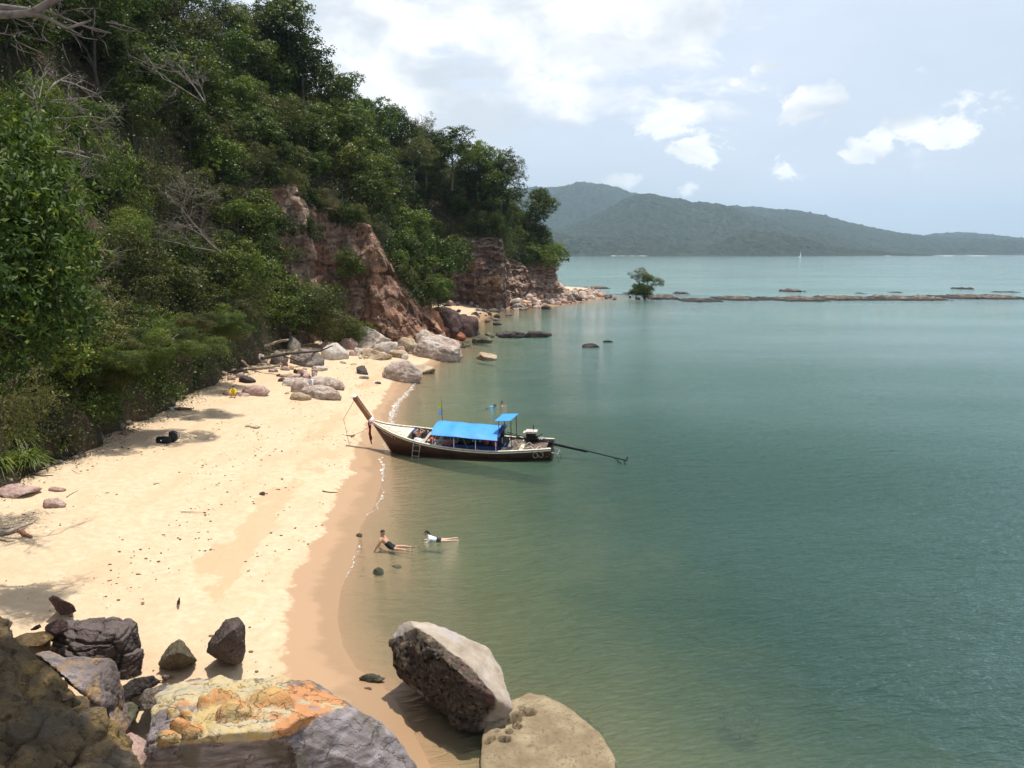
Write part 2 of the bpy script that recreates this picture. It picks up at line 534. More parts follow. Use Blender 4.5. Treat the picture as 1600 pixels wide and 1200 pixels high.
SEC = [
    ((-22, 2), (-1, 0.0), [(0, 1.6), (2, 4), (6, 11), (12, 19), (24, 30), (36, 38), (60, 34)]),
    ((-23.5, 22), (-1, 0.0), [(0, 1.7), (2, 4), (6, 11), (12, 19), (24, 31), (36, 40), (60, 36)]),
    (gpt(0, 768, 1.7), (-1, 0.05), [(0, 1.7), (2, 4), (6, 11), (12, 19), (24, 32), (36, 42), (60, 38)]),
    (gpt(130, 702, 1.7), (-1, 0.1), [(0, 1.7), (2, 4.5), (6, 12), (12, 20), (22, 33), (34, 44), (60, 40)]),
    (gpt(240, 650, 1.7), (-1, 0.1), [(0, 1.7), (2, 5), (6, 13), (12, 23), (22, 41), (34, 56), (60, 52)]),
    (gpt(330, 598, 1.7), (-1, 0.15), [(0, 1.7), (2, 6), (6, 14), (12, 24), (20, 38), (30, 53), (60, 48)]),
    (gpt(405, 568, 1.7), (-1, 0.35), [(0, 1.7), (1.5, 7), (4, 14), (9, 22), (17, 34), (26, 46), (55, 42)]),
    (gpt(455, 540, 1.7), (-0.8, 0.75), [(0, 1.7), (1.2, 10), (3.0, 20), (6.5, 23), (14, 30), (24, 41), (50, 37)]),
    (gpt(520, 529, 1.7), (-0.5, 0.9), [(0, 1.7), (1.4, 9.5), (3.2, 17), (8, 21), (18, 28), (32, 38.0), (56, 34)]),
    (gpt(590, 531, 1.7), (-0.35, 0.95), [(0, 1.7), (1.2, 8.5), (2.6, 15.0), (9, 17.5), (22, 25), (46, 34.0), (66, 28)]),
    (gpt(645, 531, 1.7), (-0.3, 0.95), [(0, 1.7), (3.0, 4.2), (6, 7.6), (12, 12), (28, 21), (56, 31), (74, 27)]),
    (gpt(690, 522, 1.7), (-0.3, 0.95), [(0, 1.4), (3.5, 3.2), (8, 5.5), (15, 8), (34, 17), (62, 29.5), (84, 25)]),
    (gpt(700, 508, 1.6), (-0.75, 0.65), [(0, 1.4), (3, 2.6), (7, 4.5), (13, 8), (27, 17), (58, 29.5), (84, 25)]),
    (gpt(672, 488, 1.6), (-0.8, 0.6), [(0, 1.5), (3, 3.5), (6, 6.5), (11, 11), (20, 20), (42, 33.0), (70, 28)]),
    (gpt(684, 474.5, 1.6), (-0.35, 0.95), [(0, 1.5), (0.3, 8), (1.6, 13.5), (5, 16.5), (14, 26), (28, 34.0), (50, 29)]),
    (gpt(735, 474, 1.6), (-0.12, 1.0), [(0, 1.5), (0.0, 8), (1.2, 14.4), (4.5, 16.5), (11, 24), (20, 31.0), (46, 26)]),
    (gpt(786, 474.5, 1.6), (-0.1, 1.0), [(0, 1.5), (0.2, 8), (1.2, 14.3), (4.5, 16), (10, 21.5), (17, 27.0), (44, 22)]),
    (gpt(796, 466, 1.6), (-0.5, 0.87), [(0, 1.5), (1.5, 6), (3.0, 10.5), (6, 13), (10, 19), (16, 24.5), (36, 20)]),
    (gpt(838, 462.5, 1.6), (-0.45, 0.9), [(0, 1.5), (2.0, 5), (4.5, 8.2), (7, 10.5), (10, 16.5), (15, 21.0), (30, 17)]),
    (gpt(862, 461, 1.6), (-0.62, 0.78), [(0, 1.5), (1.5, 6), (1.6, 10.6), (4, 12), (8, 15.0), (13, 17.5), (26, 13)]),
    (gpt(876, 457, 1.6), (-0.97, 0.25), [(0, 1.5), (1.2, 6), (1.4, 11), (4, 12), (8, 13.0), (13, 14.0), (26, 11)]),
    ((8, 232), (-0.7, -0.7), [(0, 1.5), (1.5, 5), (3, 9), (6, 10), (10, 11.5), (15, 13), (24, 12)]),
    ((-30, 240), (-0.1, -1.0), [(0, 1.5), (2, 6), (5, 12), (10, 16), (18, 20), (28, 24), (44, 25)]),
]
_cum = [0.0]
for a, b in zip(SEC[:-1], SEC[1:]):
    _cum.append(_cum[-1] + math.dist(a[0], b[0]))
_cum = np.array(_cum)
_sf = np.array([s_[0] for s_ in SEC])
_sn = np.array([s_[1] for s_ in SEC], float)
_sn /= np.linalg.norm(_sn, axis=1)[:, None]
_si = np.array([[q[0] for q in s_[2]] for s_ in SEC])
_sz = np.array([[q[1] for q in s_[2]] for s_ in SEC])


def hill_pt(s, k):
    """s: metres along the foot line, k: 0..6 position up the profile"""
    s = np.asarray(s, float)
    k = np.asarray(k, float)
    def I(v): return np.interp(s, _cum, v)
    fx, fy = I(_sf[:, 0]), I(_sf[:, 1])
    nx, ny = I(_sn[:, 0]), I(_sn[:, 1])
    ln = np.hypot(nx, ny)
    nx, ny = nx / ln, ny / ln
    ki = np.clip(k.astype(int), 0, 5)
    kf = k - ki
    ins = np.zeros_like(s)
    z = np.zeros_like(s)
    for j in range(6):
        m_ = ki == j
        if m_.any():
            a, b = I(_si[:, j]), I(_si[:, j + 1])
            c, d = I(_sz[:, j]), I(_sz[:, j + 1])
            ins = np.where(m_, a + (b - a) * kf, ins)
            z = np.where(m_, c + (d - c) * kf, z)
    return np.stack([fx + nx * ins, fy + ny * ins, z], -1), np.stack([nx, ny, 0 * nx], -1)


S_TOT = _cum[-1]
S_CL0, S_CL1 = _cum[7] - 2.5, _cum[12]      # near cliff
S_CL2, S_CL3 = _cum[13], _cum[16] + 1.0   # dark far cliff
S_CL4, S_CL5 = _cum[16] + 1.0, _cum[21]   # headland cliff
ss = np.concatenate([np.arange(0, S_CL0, 0.7), np.arange(S_CL0, S_CL1, 0.16), np.arange(S_CL1, S_CL2, 0.4), np.arange(S_CL2, S_CL5, 0.25), np.arange(S_CL5, S_TOT, 1.5)])
kk = np.concatenate([np.linspace(0, 2.3, 110), np.linspace(2.3, 6, 44)[1:]])
SS, KK = np.meshgrid(ss, kk, indexing='ij')
P, N = hill_pt(SS.ravel(), KK.ravel())
base = P.copy()
rockw = np.clip((2.35 - KK.ravel()) / 0.25, 0, 1)
inrock = ((SS.ravel() > S_CL0 - 2)).astype(float)
rockw = rockw * inrock
# broad form
low = fbm(base * 0.10, 3)
P -= N * (low * 2.2 * np.clip(KK.ravel() / 0.6, 0, 1) * (1 - 0.35 * rockw))[:, None]
P[:, 2] += fbm(base * 0.07 + 9, 2) * 1.6 * np.clip((KK.ravel() - 2) / 2, 0, 1)
P -= (N * (fbm(np.stack([SS.ravel() * .16, 0 * SS.ravel(), 0 * SS.ravel()], -1), 3) * 1.3 * (SS.ravel() < S_CL0))[:, None])
# rock: buttresses, strata, blocks, cracks
far_s = (SS.ravel() > S_CL2).astype(float)
butt = fbm(base * np.array([0.30, 0.30, 0.08]) + 31, 3)
warp_ = fbm(base * 0.35 + 3, 3)
lay = base[:, 2] + warp_ * 0.5 + base[:, 0] * 0.14
tn = lay / np.where(far_s > 0, 0.85, 1.5)
step = (tn - np.floor(tn))
ledge = np.where(step < 0.82, 0, -(step - 0.82) / 0.18) * 0.32 + (_grad[np.floor(tn).astype(int) & 255, 0]) * 0.35
d1, d2, cv = cells(base * np.where(far_s[:, None] > 0, [0.55, 0.55, 1.1], [0.30, 0.30, 0.20]) + warp_[:, None] * 0.45)
crack = np.clip(1 - (d2 - d1) / 0.14, 0, 1)
e1, e2, ev = cells(base * 1.5 + 5, 3)
fold = 1 - np.abs(fbm(base * np.array([0.8, 0.8, 0.35]) + 77, 4)) * 2
disp = butt * 2.0 + ledge * np.where(far_s > 0, 1.0, 0.6) + (cv - .5) * 1.3 - crack * 0.35 + (ev - .5) * 0.07 + fbm(base * 2.2, 4) * 0.13 + fold * 0.22
P -= N * (disp * rockw)[:, None]
P[:, 2] += (fbm(base * 0.9 + 2, 3) * 0.25 * rockw) * np.clip(KK.ravel() / 0.3, 0, 1)
# wave-cut notch at the foot of the far cliff
kz = base[:, 2]
notch = far_s * np.clip(1 - np.abs(kz - 2.1) / 1.3, 0, 1) * rockw * (SS.ravel() < S_CL3) * (0.6 + fbm(base * 0.25 + 50, 2))
P += N * (notch * 1.9)[:, None]
P[:, 2] -= np.where(KK.ravel() < 0.01, 2.5, 0)
nr, nc = SS.shape
F = grid_faces(nr, nc)
kf_ = KK.ravel()[F[:, 0]]
sf_ = SS.ravel()[F[:, 0]]

# rock material
def rock_cliff(name, cols, strata_dark, bumpd=0.12, lay_s=1.0, red=False):
    mt, t = mat(name)
    pos = t.n('ShaderNodeNewGeometry').outputs['Position']
    wp = t.vmath('ADD', pos, t.vmath('SCALE', t.noise(pos, 0.35, 4, out=1), 2.2))
    n1 = t.noise(wp, 0.22, 6, 0.6)
    n2 = t.noise(pos, 1.6, 6, 0.65)
    st = t.noise(t.vmath('MULTIPLY', wp, (0.25, 0.25, 2.6 * lay_s)), 0.9, 6, 0.6)
    drip = t.noise(t.vmath('MULTIPLY', pos, (2.2, 2.2, 0.22)), 0.8, 5, 0.6)
    c = t.ramp(n1, [(0.28, cols[0]), (0.42, cols[1]), (0.50, cols[2]), (0.58, cols[3]), (0.70, cols[4])])
    if red:      # the iron-stained right end of the near cliff
        xx = t.n('ShaderNodeSeparateXYZ', inp={0: wp}).outputs[0]
        c = t.mix(t.smooth(xx, -18.5, -14.5, 0, .65), c, t.ramp(n2, [(.35, (.30, .09, .045)), (.5, (.42, .16, .075)), (.65, (.50, .27, .12))]))
    c = t.mix(t.smooth(st, 0.42, 0.60, 0, 0.75), c, strata_dark)
    c = t.mix(t.smooth(drip, 0.52, 0.68, 0, 0.6), c, (0.085, 0.065, 0.055))
    c = t.mix(t.smooth(n2, 0.35, 0.7, 0.0, 0.5), c, t.mix(0.5, c, (0.62, 0.50, 0.40)))
    cn = t.math('ABSOLUTE', t.math('SUBTRACT', t.noise(t.vmath('MULTIPLY', wp, (1, 1, .45)), .55, 5, .55), .5))
    cr = t.smooth(cn, 0.016, 0.0)
    c = t.mix(t.math('MULTIPLY', cr, 0.75), c, (0.05, 0.035, 0.03))
    p = principled(t, Base_Color=c, Roughness=0.9)
    h = t.math('ADD', t.math('MULTIPLY', t.noise(pos, 3.5, 7, 0.7), 1.2), t.math('ADD', t.math('MULTIPLY', st, 1.0), t.math('MULTIPLY', cr, -0.6)))
    t.set(p, 'Normal', bump(t, h, bumpd * 2.4, 0.9))
    outp(t, p.outputs[0])
    return mt


m_cliff_a = rock_cliff('pink cliff rock', [(0.36, 0.125, 0.06), (0.41, 0.20, 0.12), (0.58, 0.43, 0.30), (0.44, 0.29, 0.21), (0.46, 0.23, 0.10)], (0.15, 0.085, 0.065), bumpd=.2, red=True)
m_cliff_b = rock_cliff('dark layered cliff rock', [(0.36, 0.18, 0.10), (0.26, 0.155, 0.12), (0.17, 0.115, 0.10), (0.34, 0.22, 0.155), (0.42, 0.22, 0.12)], (0.10, 0.068, 0.06), lay_s=1.6)
m_cliff_c = rock_cliff('pale layered cliff rock', [(0.30, 0.18, 0.13), (0.42, 0.28, 0.21), (0.40, 0.27, 0.20), (0.48, 0.35, 0.28), (0.33, 0.18, 0.11)], (0.20, 0.12, 0.09), lay_s=1.5)
soil, t = mat('hillside soil')
pos = t.n('ShaderNodeNewGeometry').outputs['Position']
c = t.ramp(t.noise(pos, 0.9, 6, 0.65), [(0.3, (0.03, 0.028, 0.015)), (0.5, (0.07, 0.05, 0.03)), (0.7, (0.14, 0.08, 0.05))])
p = principled(t, Base_Color=c, Roughness=0.95)
t.set(p, 'Normal', bump(t, t.noise(pos, 3, 6, 0.7), 0.5))
outp(t, p.outputs[0])


def part_mesh(nm, mask):
    f = F[mask]
    u, inv_ = np.unique(f, return_inverse=True)
    return mesh_np(nm, P[u], inv_.reshape(f.shape))


m1 = (kf_ < 2.35) & (sf_ >= S_CL0) & (sf_ < S_CL1)
m2 = (kf_ < 2.35) & (sf_ >= S_CL2) & (sf_ < S_CL3)
m3 = (kf_ < 2.35) & (sf_ >= S_CL4) & (sf_ < S_CL5)
put('hillside', part_mesh('hillside', ~(m1 | m2 | m3)), soil, kind='structure', label='steep earth slope under the forest behind the beach')
put('cliff', part_mesh('cliff', m1), m_cliff_a, kind='structure', label='pink and cream rock cliff with a red orange foot behind the pale boulders')
put('cliff', part_mesh('cliff', m2), m_cliff_b, kind='structure', label='dark layered cliff with an undercut foot above the far strip of sand')
put('cliff', part_mesh('cliff', m3), m_cliff_c, kind='structure', label='low pale layered cliff at the end of the headland')
P_HILL = P.reshape(nr, nc, 3)

# ---------------------------------------------------------------- far hills across the water
def far_hill(nm, outline, Y0, Y1, seed, label, canopy=9.0, y_fore=0.35, shore=399.2):
    """outline: skyline pixels; the ridge stands at distance Y1 and the foot meets the sea at Y0"""
    pts = [GY(a, b, Y1) for a, b in outline]
    xs_ = np.array([q.x for q in pts])
    zs_ = np.array([q.z for q in pts])
    nx_ = 620
    x = np.linspace(xs_[0], xs_[-1], nx_)
    z = np.interp(x, xs_, zs_)
    tt = np.concatenate([np.linspace(0, 1, 90), 1 + np.linspace(0.02, 0.6, 14)])
    X, T = np.meshgrid(x, tt, indexing='xy')
    Zr = np.interp(X, x, z)
    # spurs and valleys running down to the sea
    pr = np.stack([X / 620.0 + seed, T * 0.8 + seed, 0 * X], -1).reshape(-1, 3)
    sp_ = (1 - np.abs(fbm(pr, 4)) * 2.0).reshape(X.shape)
    prof = np.where(T <= 1, np.sin(np.clip(T, 0, 1) * PI / 2) ** 1.05, np.cos((T - 1) * PI / 1.25))
    Zp = Zr * prof
    Zp += (sp_ - 0.4) * 0.10 * Zr * np.sin(np.clip(T, 0, 1) * PI)
    Yp = Y0 + (Y1 - Y0) * T
    k = (Y0 + (Y1 - Y0) * T) / Y1
    Xp = X * k
    q = np.stack([Xp, Yp, 0 * Xp], -1).reshape(-1, 3)
    b1, b2, bv = cells(q / canopy * 0.55, seed)
    dome = (np.clip(1 - b1 * 1.1, 0, 1) * (0.5 + bv)).reshape(X.shape)
    Zp = Zp + dome * canopy * 0.75 * np.clip(Zp / 12, 0, 1) + fbm(q / 70.0, 3).reshape(X.shape) * canopy * .7 * np.clip(Zp / 20, 0, 1)
    Zp[T == 0] = -3
    Zp = np.maximum(Zp, -3)
    mh = mesh_np(nm, np.stack([Xp, Yp, Zp], -1).reshape(-1, 3), grid_faces(*Xp.shape))
    return put(nm, mh, m_far, kind='structure', label=label)


m_far, t = mat('far forest canopy')
pos = t.n('ShaderNodeNewGeometry').outputs['Position']
c = t.ramp(t.noise(t.vmath('MULTIPLY', pos, (0.045, 0.02, 0.05)), 1.0, 7, 0.7), [(0.3, (0.006, 0.011, 0.007)), (0.46, (0.020, 0.030, 0.018)), (0.60, (0.050, 0.062, 0.034)), (0.75, (0.10, 0.105, 0.06))])
big = t.noise(pos, 0.0016, 4, 0.6)
c = t.mix(t.smooth(big, 0.42, 0.6, 0, 0.6), c, (0.03, 0.042, 0.02))
p = principled(t, Base_Color=c, Roughness=0.95)
t.set(p, 'Normal', bump(t, t.noise(t.vmath('MULTIPLY', pos, (0.05, 0.03, 0.05)), 1.0, 6, 0.7), 14.0))
outp(t, p.outputs[0])
far_hill('hills', [(640, 330), (760, 300), (850, 297), (878, 294), (905, 289.5), (935, 293), (965, 299), (985, 305), (1020, 318), (1060, 335), (1100, 352), (1150, 372), (1200, 399)], 4300, 6400, 3,
         'highest pale blue hill behind the others, beside the headland', canopy=16)
far_hill('hills', [(1000, 399), (1060, 365), (1105, 335), (1140, 326), (1180, 326), (1230, 331), (1290, 340), (1340, 354), (1400, 366), (1450, 372), (1500, 374), (1560, 376), (1640, 379), (1720, 392)], 3900, 5600, 8,
         'long blue hill sloping down to the right, behind the dark central one', canopy=14)
far_hill('hills', [(1380, 392), (1430, 373), (1460, 366.5), (1495, 364.5), (1540, 368), (1600, 374), (1700, 380), (1800, 395)], 5200, 6600, 12, 'low faint blue hill at the right edge of the horizon', canopy=14)
far_hill('hills', [(700, 385), (800, 366), (850, 362), (900, 352), (950, 330), (985, 311), (1010, 307), (1040, 311), (1080, 320), (1110, 321), (1145, 326), (1180, 338), (1230, 350), (1280, 362), (1330, 377), (1370, 389), (1400, 399)], 3100, 4300, 5,
         'dark blue green central hill with a bumpy wooded crest', canopy=12)
far_hill('hills', [(600, 380), (700, 372), (800, 364), (860, 366), (900, 370), (950, 374), (985, 368), (1020, 372), (1060, 380), (1100, 392), (1140, 399)], 2650, 3000, 17,
         'low green wooded foothill just beyond the headland', canopy=9)
far_hill('hills', [(1080, 399), (1110, 385), (1140, 372), (1180, 363), (1210, 364), (1250, 373), (1290, 385), (1330, 392), (1400, 396), (1460, 399)], 2650, 2950, 21,
         'round green wooded foothill below the central hill', canopy=9)
# far white beaches at the waterline
white_sand = plain('far white sand', (0.5, 0.46, 0.38), 0.9)
for (a, b, lab) in ((955, 1012, 'thin white beach at the foot of the left foothill across the bay'), (1385, 1393, 'tiny white beach right of the dark central hill'),
                    (1475, 1492, 'short white beach at the foot of the long right hill'), (1516, 1544, 'longest white beach below the hills at the right edge')):
    A, B = G(a, 399.9, 0), G(b, 399.9, 0)
    n_ = 14
    vs = []
    for i in range(n_ + 1):
        q = A.lerp(B, i / n_)
        wd = 30 * math.sin(PI * (0.08 + 0.84 * i / n_)) + 4
        vs += [(q.x, q.y - wd * .3, -0.3), (q.x, q.y + wd * .5, 0.9 + 0.5 * math.sin(i * 1.7)), (q.x, q.y + wd * 3, 0.6)]
    fs = [(i * 3 + j, i * 3 + j + 3, i * 3 + j + 4, i * 3 + j + 1) for i in range(n_) for j in (0, 1)]
    put('beach', mesh_np('beach', vs, fs), white_sand, kind='structure', label=lab)

# air
hz, t = mat('haze')
pv = t.n('ShaderNodeVolumePrincipled', inp={'Color': (0.55, 0.79, 1.0), 'Density': 0.000072, 'Anisotropy': 0.2})
t.n('ShaderNodeOutputMaterial', inp={'Volume': pv.outputs[0]})
bm = bmesh.new()
bmesh.ops.create_cube(bm, size=1.0)
me = bpy.data.meshes.new('haze')
bm.to_mesh(me)
bm.free()
hb = put('haze', me, hz, kind='stuff', label='pale bluish air in which the far hills fade')
hb.scale = (19000, 12500, 700)
hb.location = (0, 6000, 700 / 2 - 6.5)
# ---------------------------------------------------------------- foliage
def leaf_mat(name, dark, mid, light, rough=0.42, warm=(0.16, 0.15, 0.03)):
    mt, t = mat(name)
    tone = t.n('ShaderNodeAttribute', attribute_name='tone').outputs['Fac']
    rnd = t.n('ShaderNodeObjectInfo').outputs['Random']
    f = t.math('ADD', tone, t.math('MULTIPLY_ADD', rnd, 0.36, -0.18))
    c = t.ramp(f, [(0.10, dark), (0.48, mid), (0.80, light), (0.97, warm)])
    p = principled(t, Base_Color=c, Roughness=rough)
    p.inputs['Specular IOR Level'].default_value = 0.2
    tb = t.n('ShaderNodeBsdfTranslucent', inp={0: t.mix(1.0, c, (0.85, 1.0, 0.35), 'MULTIPLY')})
    mx = t.n('ShaderNodeMixShader', inp={0: 0.28, 1: p.outputs[0], 2: tb.outputs[0]})
    outp(t, mx.outputs[0])
    return mt


LM = {
    'dark': leaf_mat('dark forest leaves', (0.02, 0.032, 0.007), (0.066, 0.092, 0.019), (0.15, 0.18, 0.038)),
    'green': leaf_mat('green leaves', (0.03, 0.052, 0.009), (0.098, 0.142, 0.025), (0.20, 0.25, 0.045)),
    'olive': leaf_mat('olive leaves', (0.034, 0.038, 0.013), (0.10, 0.105, 0.032), (0.19, 0.185, 0.06)),
    'bright': leaf_mat('bright broad leaves', (0.024, 0.05, 0.009), (0.075, 0.12, 0.019), (0.19, 0.235, 0.04), 0.55, (0.36, 0.33, 0.05)),
    'grey': leaf_mat('greyish dry leaves', (0.032, 0.034, 0.022), (0.075, 0.075, 0.046), (0.12, 0.115, 0.07)),
}
bark = plain('bark', (0.10, 0.082, 0.062), 0.9, 0.25, scale=5, bmp=0.02)
bark_pale = plain('pale bare branches', (0.20, 0.175, 0.145), 0.85, 0.25, scale=5)


def leaves_np(cent, nrm, size, aspect=0.45, up=0.35, tone=None, r=rng, droop=0.0):
    """folded rhombic leaves at the given centres, facing roughly along nrm"""
    n = len(cent)
    nn = nrm + r.normal(size=(n, 3)) * 0.75
    nn[:, 2] += up
    nn /= np.linalg.norm(nn, axis=1)[:, None]
    a = r.normal(size=(n, 3))
    a -= nn * (a * nn).sum(1)[:, None]
    a[:, 2] -= droop
    a /= np.linalg.norm(a, axis=1)[:, None]
    b = np.cross(nn, a)
    L = (size * r.uniform(0.65, 1.3, n))[:, None]
    W = L * aspect
    v = np.stack([cent - a * L * 0.5, cent + b * W * 0.5 + nn * W * 0.22 - a * L * .05, cent + a * L * 0.5 - nn * L * 0.1, cent - b * W * 0.5 + nn * W * 0.22 - a * L * .05], 1).reshape(-1, 3)
    f = np.arange(n * 4).reshape(n, 4)
    tn_ = np.repeat(np.clip(tone if tone is not None else r.uniform(0.2, .8, n), 0, 1), 4)
    return v, f, tn_


def crown_mesh(nm, seed, nl, nleaf, size, hz_=1.0, aspect=0.45, sparse=0.0, droop=0.0, mt='dark', spread=0.76):
    """crown of unit radius made of many leafy clumps with gaps between them"""
    r = np.random.default_rng(seed)
    lob = []
    for i in range(nl):
        th = r.uniform(0, 2 * PI)
        u = r.uniform(-0.85, 1.0)
        rad = spread * r.uniform(0.55, 1.12)
        c = np.array([math.cos(th) * math.sqrt(max(0, 1 - u * u)) * rad, math.sin(th) * math.sqrt(max(0, 1 - u * u)) * rad, u * rad * hz_])
        lob.append((c, r.uniform(0.22, 0.44), r.normal() * 0.12))
    lob.append((np.array([0, 0, 0.0]), 0.45, -0.1))
    V, Fc, T, off = [], [], [], 0
    tot = sum(l[1] ** 2 for l in lob)
    for c, lr, tb_ in lob:
        # sprays: small tufts on the clump's skin, more above than below
        nt = max(8, int(nleaf * lr * lr / tot / 14))
        d = r.normal(size=(nt, 3))
        d[:, 2] += 0.35
        d /= np.linalg.norm(d, axis=1)[:, None]
        rr = lr * (1.0 - np.abs(r.normal(size=nt)) * 0.22) * (1 + 0.22 * perlin(d * 2.3 + seed + c * 9))
        tc_ = c + d * rr[:, None] * np.array([1, 1, 0.85])
        k = 14
        cc = np.repeat(tc_, k, 0) + r.normal(size=(nt * k, 3)) * lr * 0.13 * np.array([1, 1, 0.6])
        dd = np.repeat(d, k, 0)
        tone = 0.42 + tb_ + np.repeat(r.normal(size=nt) * 0.09, k) + r.normal(size=nt * k) * 0.11 + (dd[:, 2]) * 0.07  # upper tufts toned lighter: light on the crown tops put into the colour
        if sparse:
            m_ = r.random(len(cc)) > sparse
            cc, dd, tone = cc[m_], dd[m_], tone[m_]
        v, f, tt = leaves_np(cc, dd, size, aspect, tone=tone, r=r, droop=droop)
        V.append(v); Fc.append(f + off); T.append(tt)
        off += len(v)
    me = mesh_np(nm, np.concatenate(V), np.concatenate(Fc), smooth=False)
    attr(me, 'tone', np.concatenate(T))
    me.materials.append(LM[mt])
    return me


def tube_np(pts, rad, nseg=7):
    pts = np.asarray(pts, float)
    n = len(pts)
    rad = np.broadcast_to(np.asarray(rad, float), (n,))
    tg = np.gradient(pts, axis=0)
    tg /= np.linalg.norm(tg, axis=1)[:, None] + 1e-9
    ref = np.array([0.31, 0.17, 0.93])
    if abs(tg[0] @ ref) > 0.9:
        ref = np.array([0.9, 0.3, 0.1])
    u = np.cross(tg, ref)
    u /= np.linalg.norm(u, axis=1)[:, None] + 1e-9
    v = np.cross(tg, u)
    an = np.linspace(0, 2 * PI, nseg, endpoint=False)
    ring = (pts[:, None] + rad[:, None, None] * (u[:, None] * np.cos(an)[None, :, None] + v[:, None] * np.sin(an)[None, :, None]))
    V = ring.reshape(-1, 3)
    F_ = []
    for i in range(n - 1):
        for j in range(nseg):
            a, b = i * nseg + j, i * nseg + (j + 1) % nseg
            F_.append((a, b, b + nseg, a + nseg))
    # end caps as quads fanned to a centre
    for base_, p_ in ((0, pts[0]), ((n - 1) * nseg, pts[-1])):
        ci = len(V)
        V = np.vstack([V, p_])
        for j in range(0, nseg):
            F_.append((base_ + j, base_ + (j + 1) % nseg, ci, ci))
    return V, F_


def merge(parts):
    V, Fm, off = [], [], 0
    for v, f in parts:
        V.append(np.asarray(v, float))
        Fm += [tuple(i + off for i in q) for q in f]
        off += len(v)
    return np.concatenate(V), Fm


def poly_mesh(nm, V, Fs, smooth=True):
    me = bpy.data.meshes.new(nm)
    clean = []
    for f in Fs:
        g = []
        for i in f:
            if i not in g: g.append(i)
        if len(g) > 2: clean.append(g)
    me.from_pydata([tuple(v) for v in V], [], clean)
    if smooth:
        me.polygons.foreach_set('use_smooth', [True] * len(me.polygons))
    me.update()
    return me


def trunk_mesh(nm, seed, h=1.0, limbs=5, thick=0.05):
    r = random.Random(seed)
    parts = []
    pts = [(0, 0, -0.6)]
    x = y = 0
    for i in range(1, 6):
        x += r.uniform(-.06, .06); y += r.uniform(-.06, .06)
        pts.append((x, y, -0.6 + i * (h + 0.6) / 5))
    parts.append(tube_np(pts, [thick * (1.25 - 0.16 * i) for i in range(6)], 6))
    for i in range(limbs):
        b = pts[r.randint(2, 4)]
        an = r.uniform(0, 2 * PI)
        l = r.uniform(0.4, 0.75)
        q = [b, (b[0] + math.cos(an) * l * .4, b[1] + math.sin(an) * l * .4, b[2] + l * .35), (b[0] + math.cos(an) * l, b[1] + math.sin(an) * l, b[2] + l * .55)]
        parts.append(tube_np(q, [thick * .5, thick * .33, thick * .12], 5))
    return poly_mesh(nm, *merge(parts))


CR = {}
for i in range(4):
    CR.setdefault('dark', []).append(crown_mesh('crown', 100 + i, 17, 9500, 0.062, 0.95, 0.5, mt='dark'))
for i in range(3):
    CR.setdefault('green', []).append(crown_mesh('crown', 120 + i, 15, 8500, 0.066, 0.9, 0.5, mt='green'))
for i in range(3):
    CR.setdefault('olive', []).append(crown_mesh('crown', 140 + i, 19, 9500, 0.055, 0.9, 0.42, mt='olive', sparse=.15))
CR['grey'] = [crown_mesh('crown', 160, 12, 5200, 0.055, 1.0, 0.4, mt='grey', sparse=.35)]
CR['small'] = [crown_mesh('crown', 170 + i, 16, 15000, 0.042, 0.85, 0.5, mt=m_) for i, m_ in enumerate(('green', 'dark', 'olive', 'green'))]
TR = [trunk_mesh('trunk', 40 + i) for i in range(4)]


def tree(loc, R, H, kind, idx, label, group=None, category='tree', name='tree', rz=None, squash=1.0, lift=0.62):
    R = R * 1.22
    t_ = empty(name, loc, random.uniform(0, 6.28) if rz is None else rz)
    tag(t_, label, category, group)
    k = put('trunk', TR[idx % len(TR)], bark, t_)
    k.scale = (R * 0.8, R * 0.8, H * lift)
    c = put('crown', CR[kind][idx % len(CR[kind])], None, t_)
    c.location = (0, 0, H * lift)
    c.scale = (R * random.uniform(.92, 1.1), R * random.uniform(.92, 1.1), R * squash)
    return t_


# ---- the hillside forest, tree by tree
cand = []
rr = random.Random(5)
tries = 0
placed = []
F_cam = (0, math.cos(PITCH), -math.sin(PITCH))


def pix(p):
    d = Vector(p) - Vector((0, 0, CAM_H))
    f = d.y * math.cos(PITCH) - d.z * math.sin(PITCH)
    if f < 0.5: return None
    up = d.y * math.sin(PITCH) + d.z * math.cos(PITCH)
    return 800 + d.x / f * F_PX, 600 - up / f * F_PX


def hill_at(s, k):
    i = np.searchsorted(ss, s)
    j = np.searchsorted(kk, k)
    return P_HILL[min(i, nr - 1), min(j, nc - 1)]


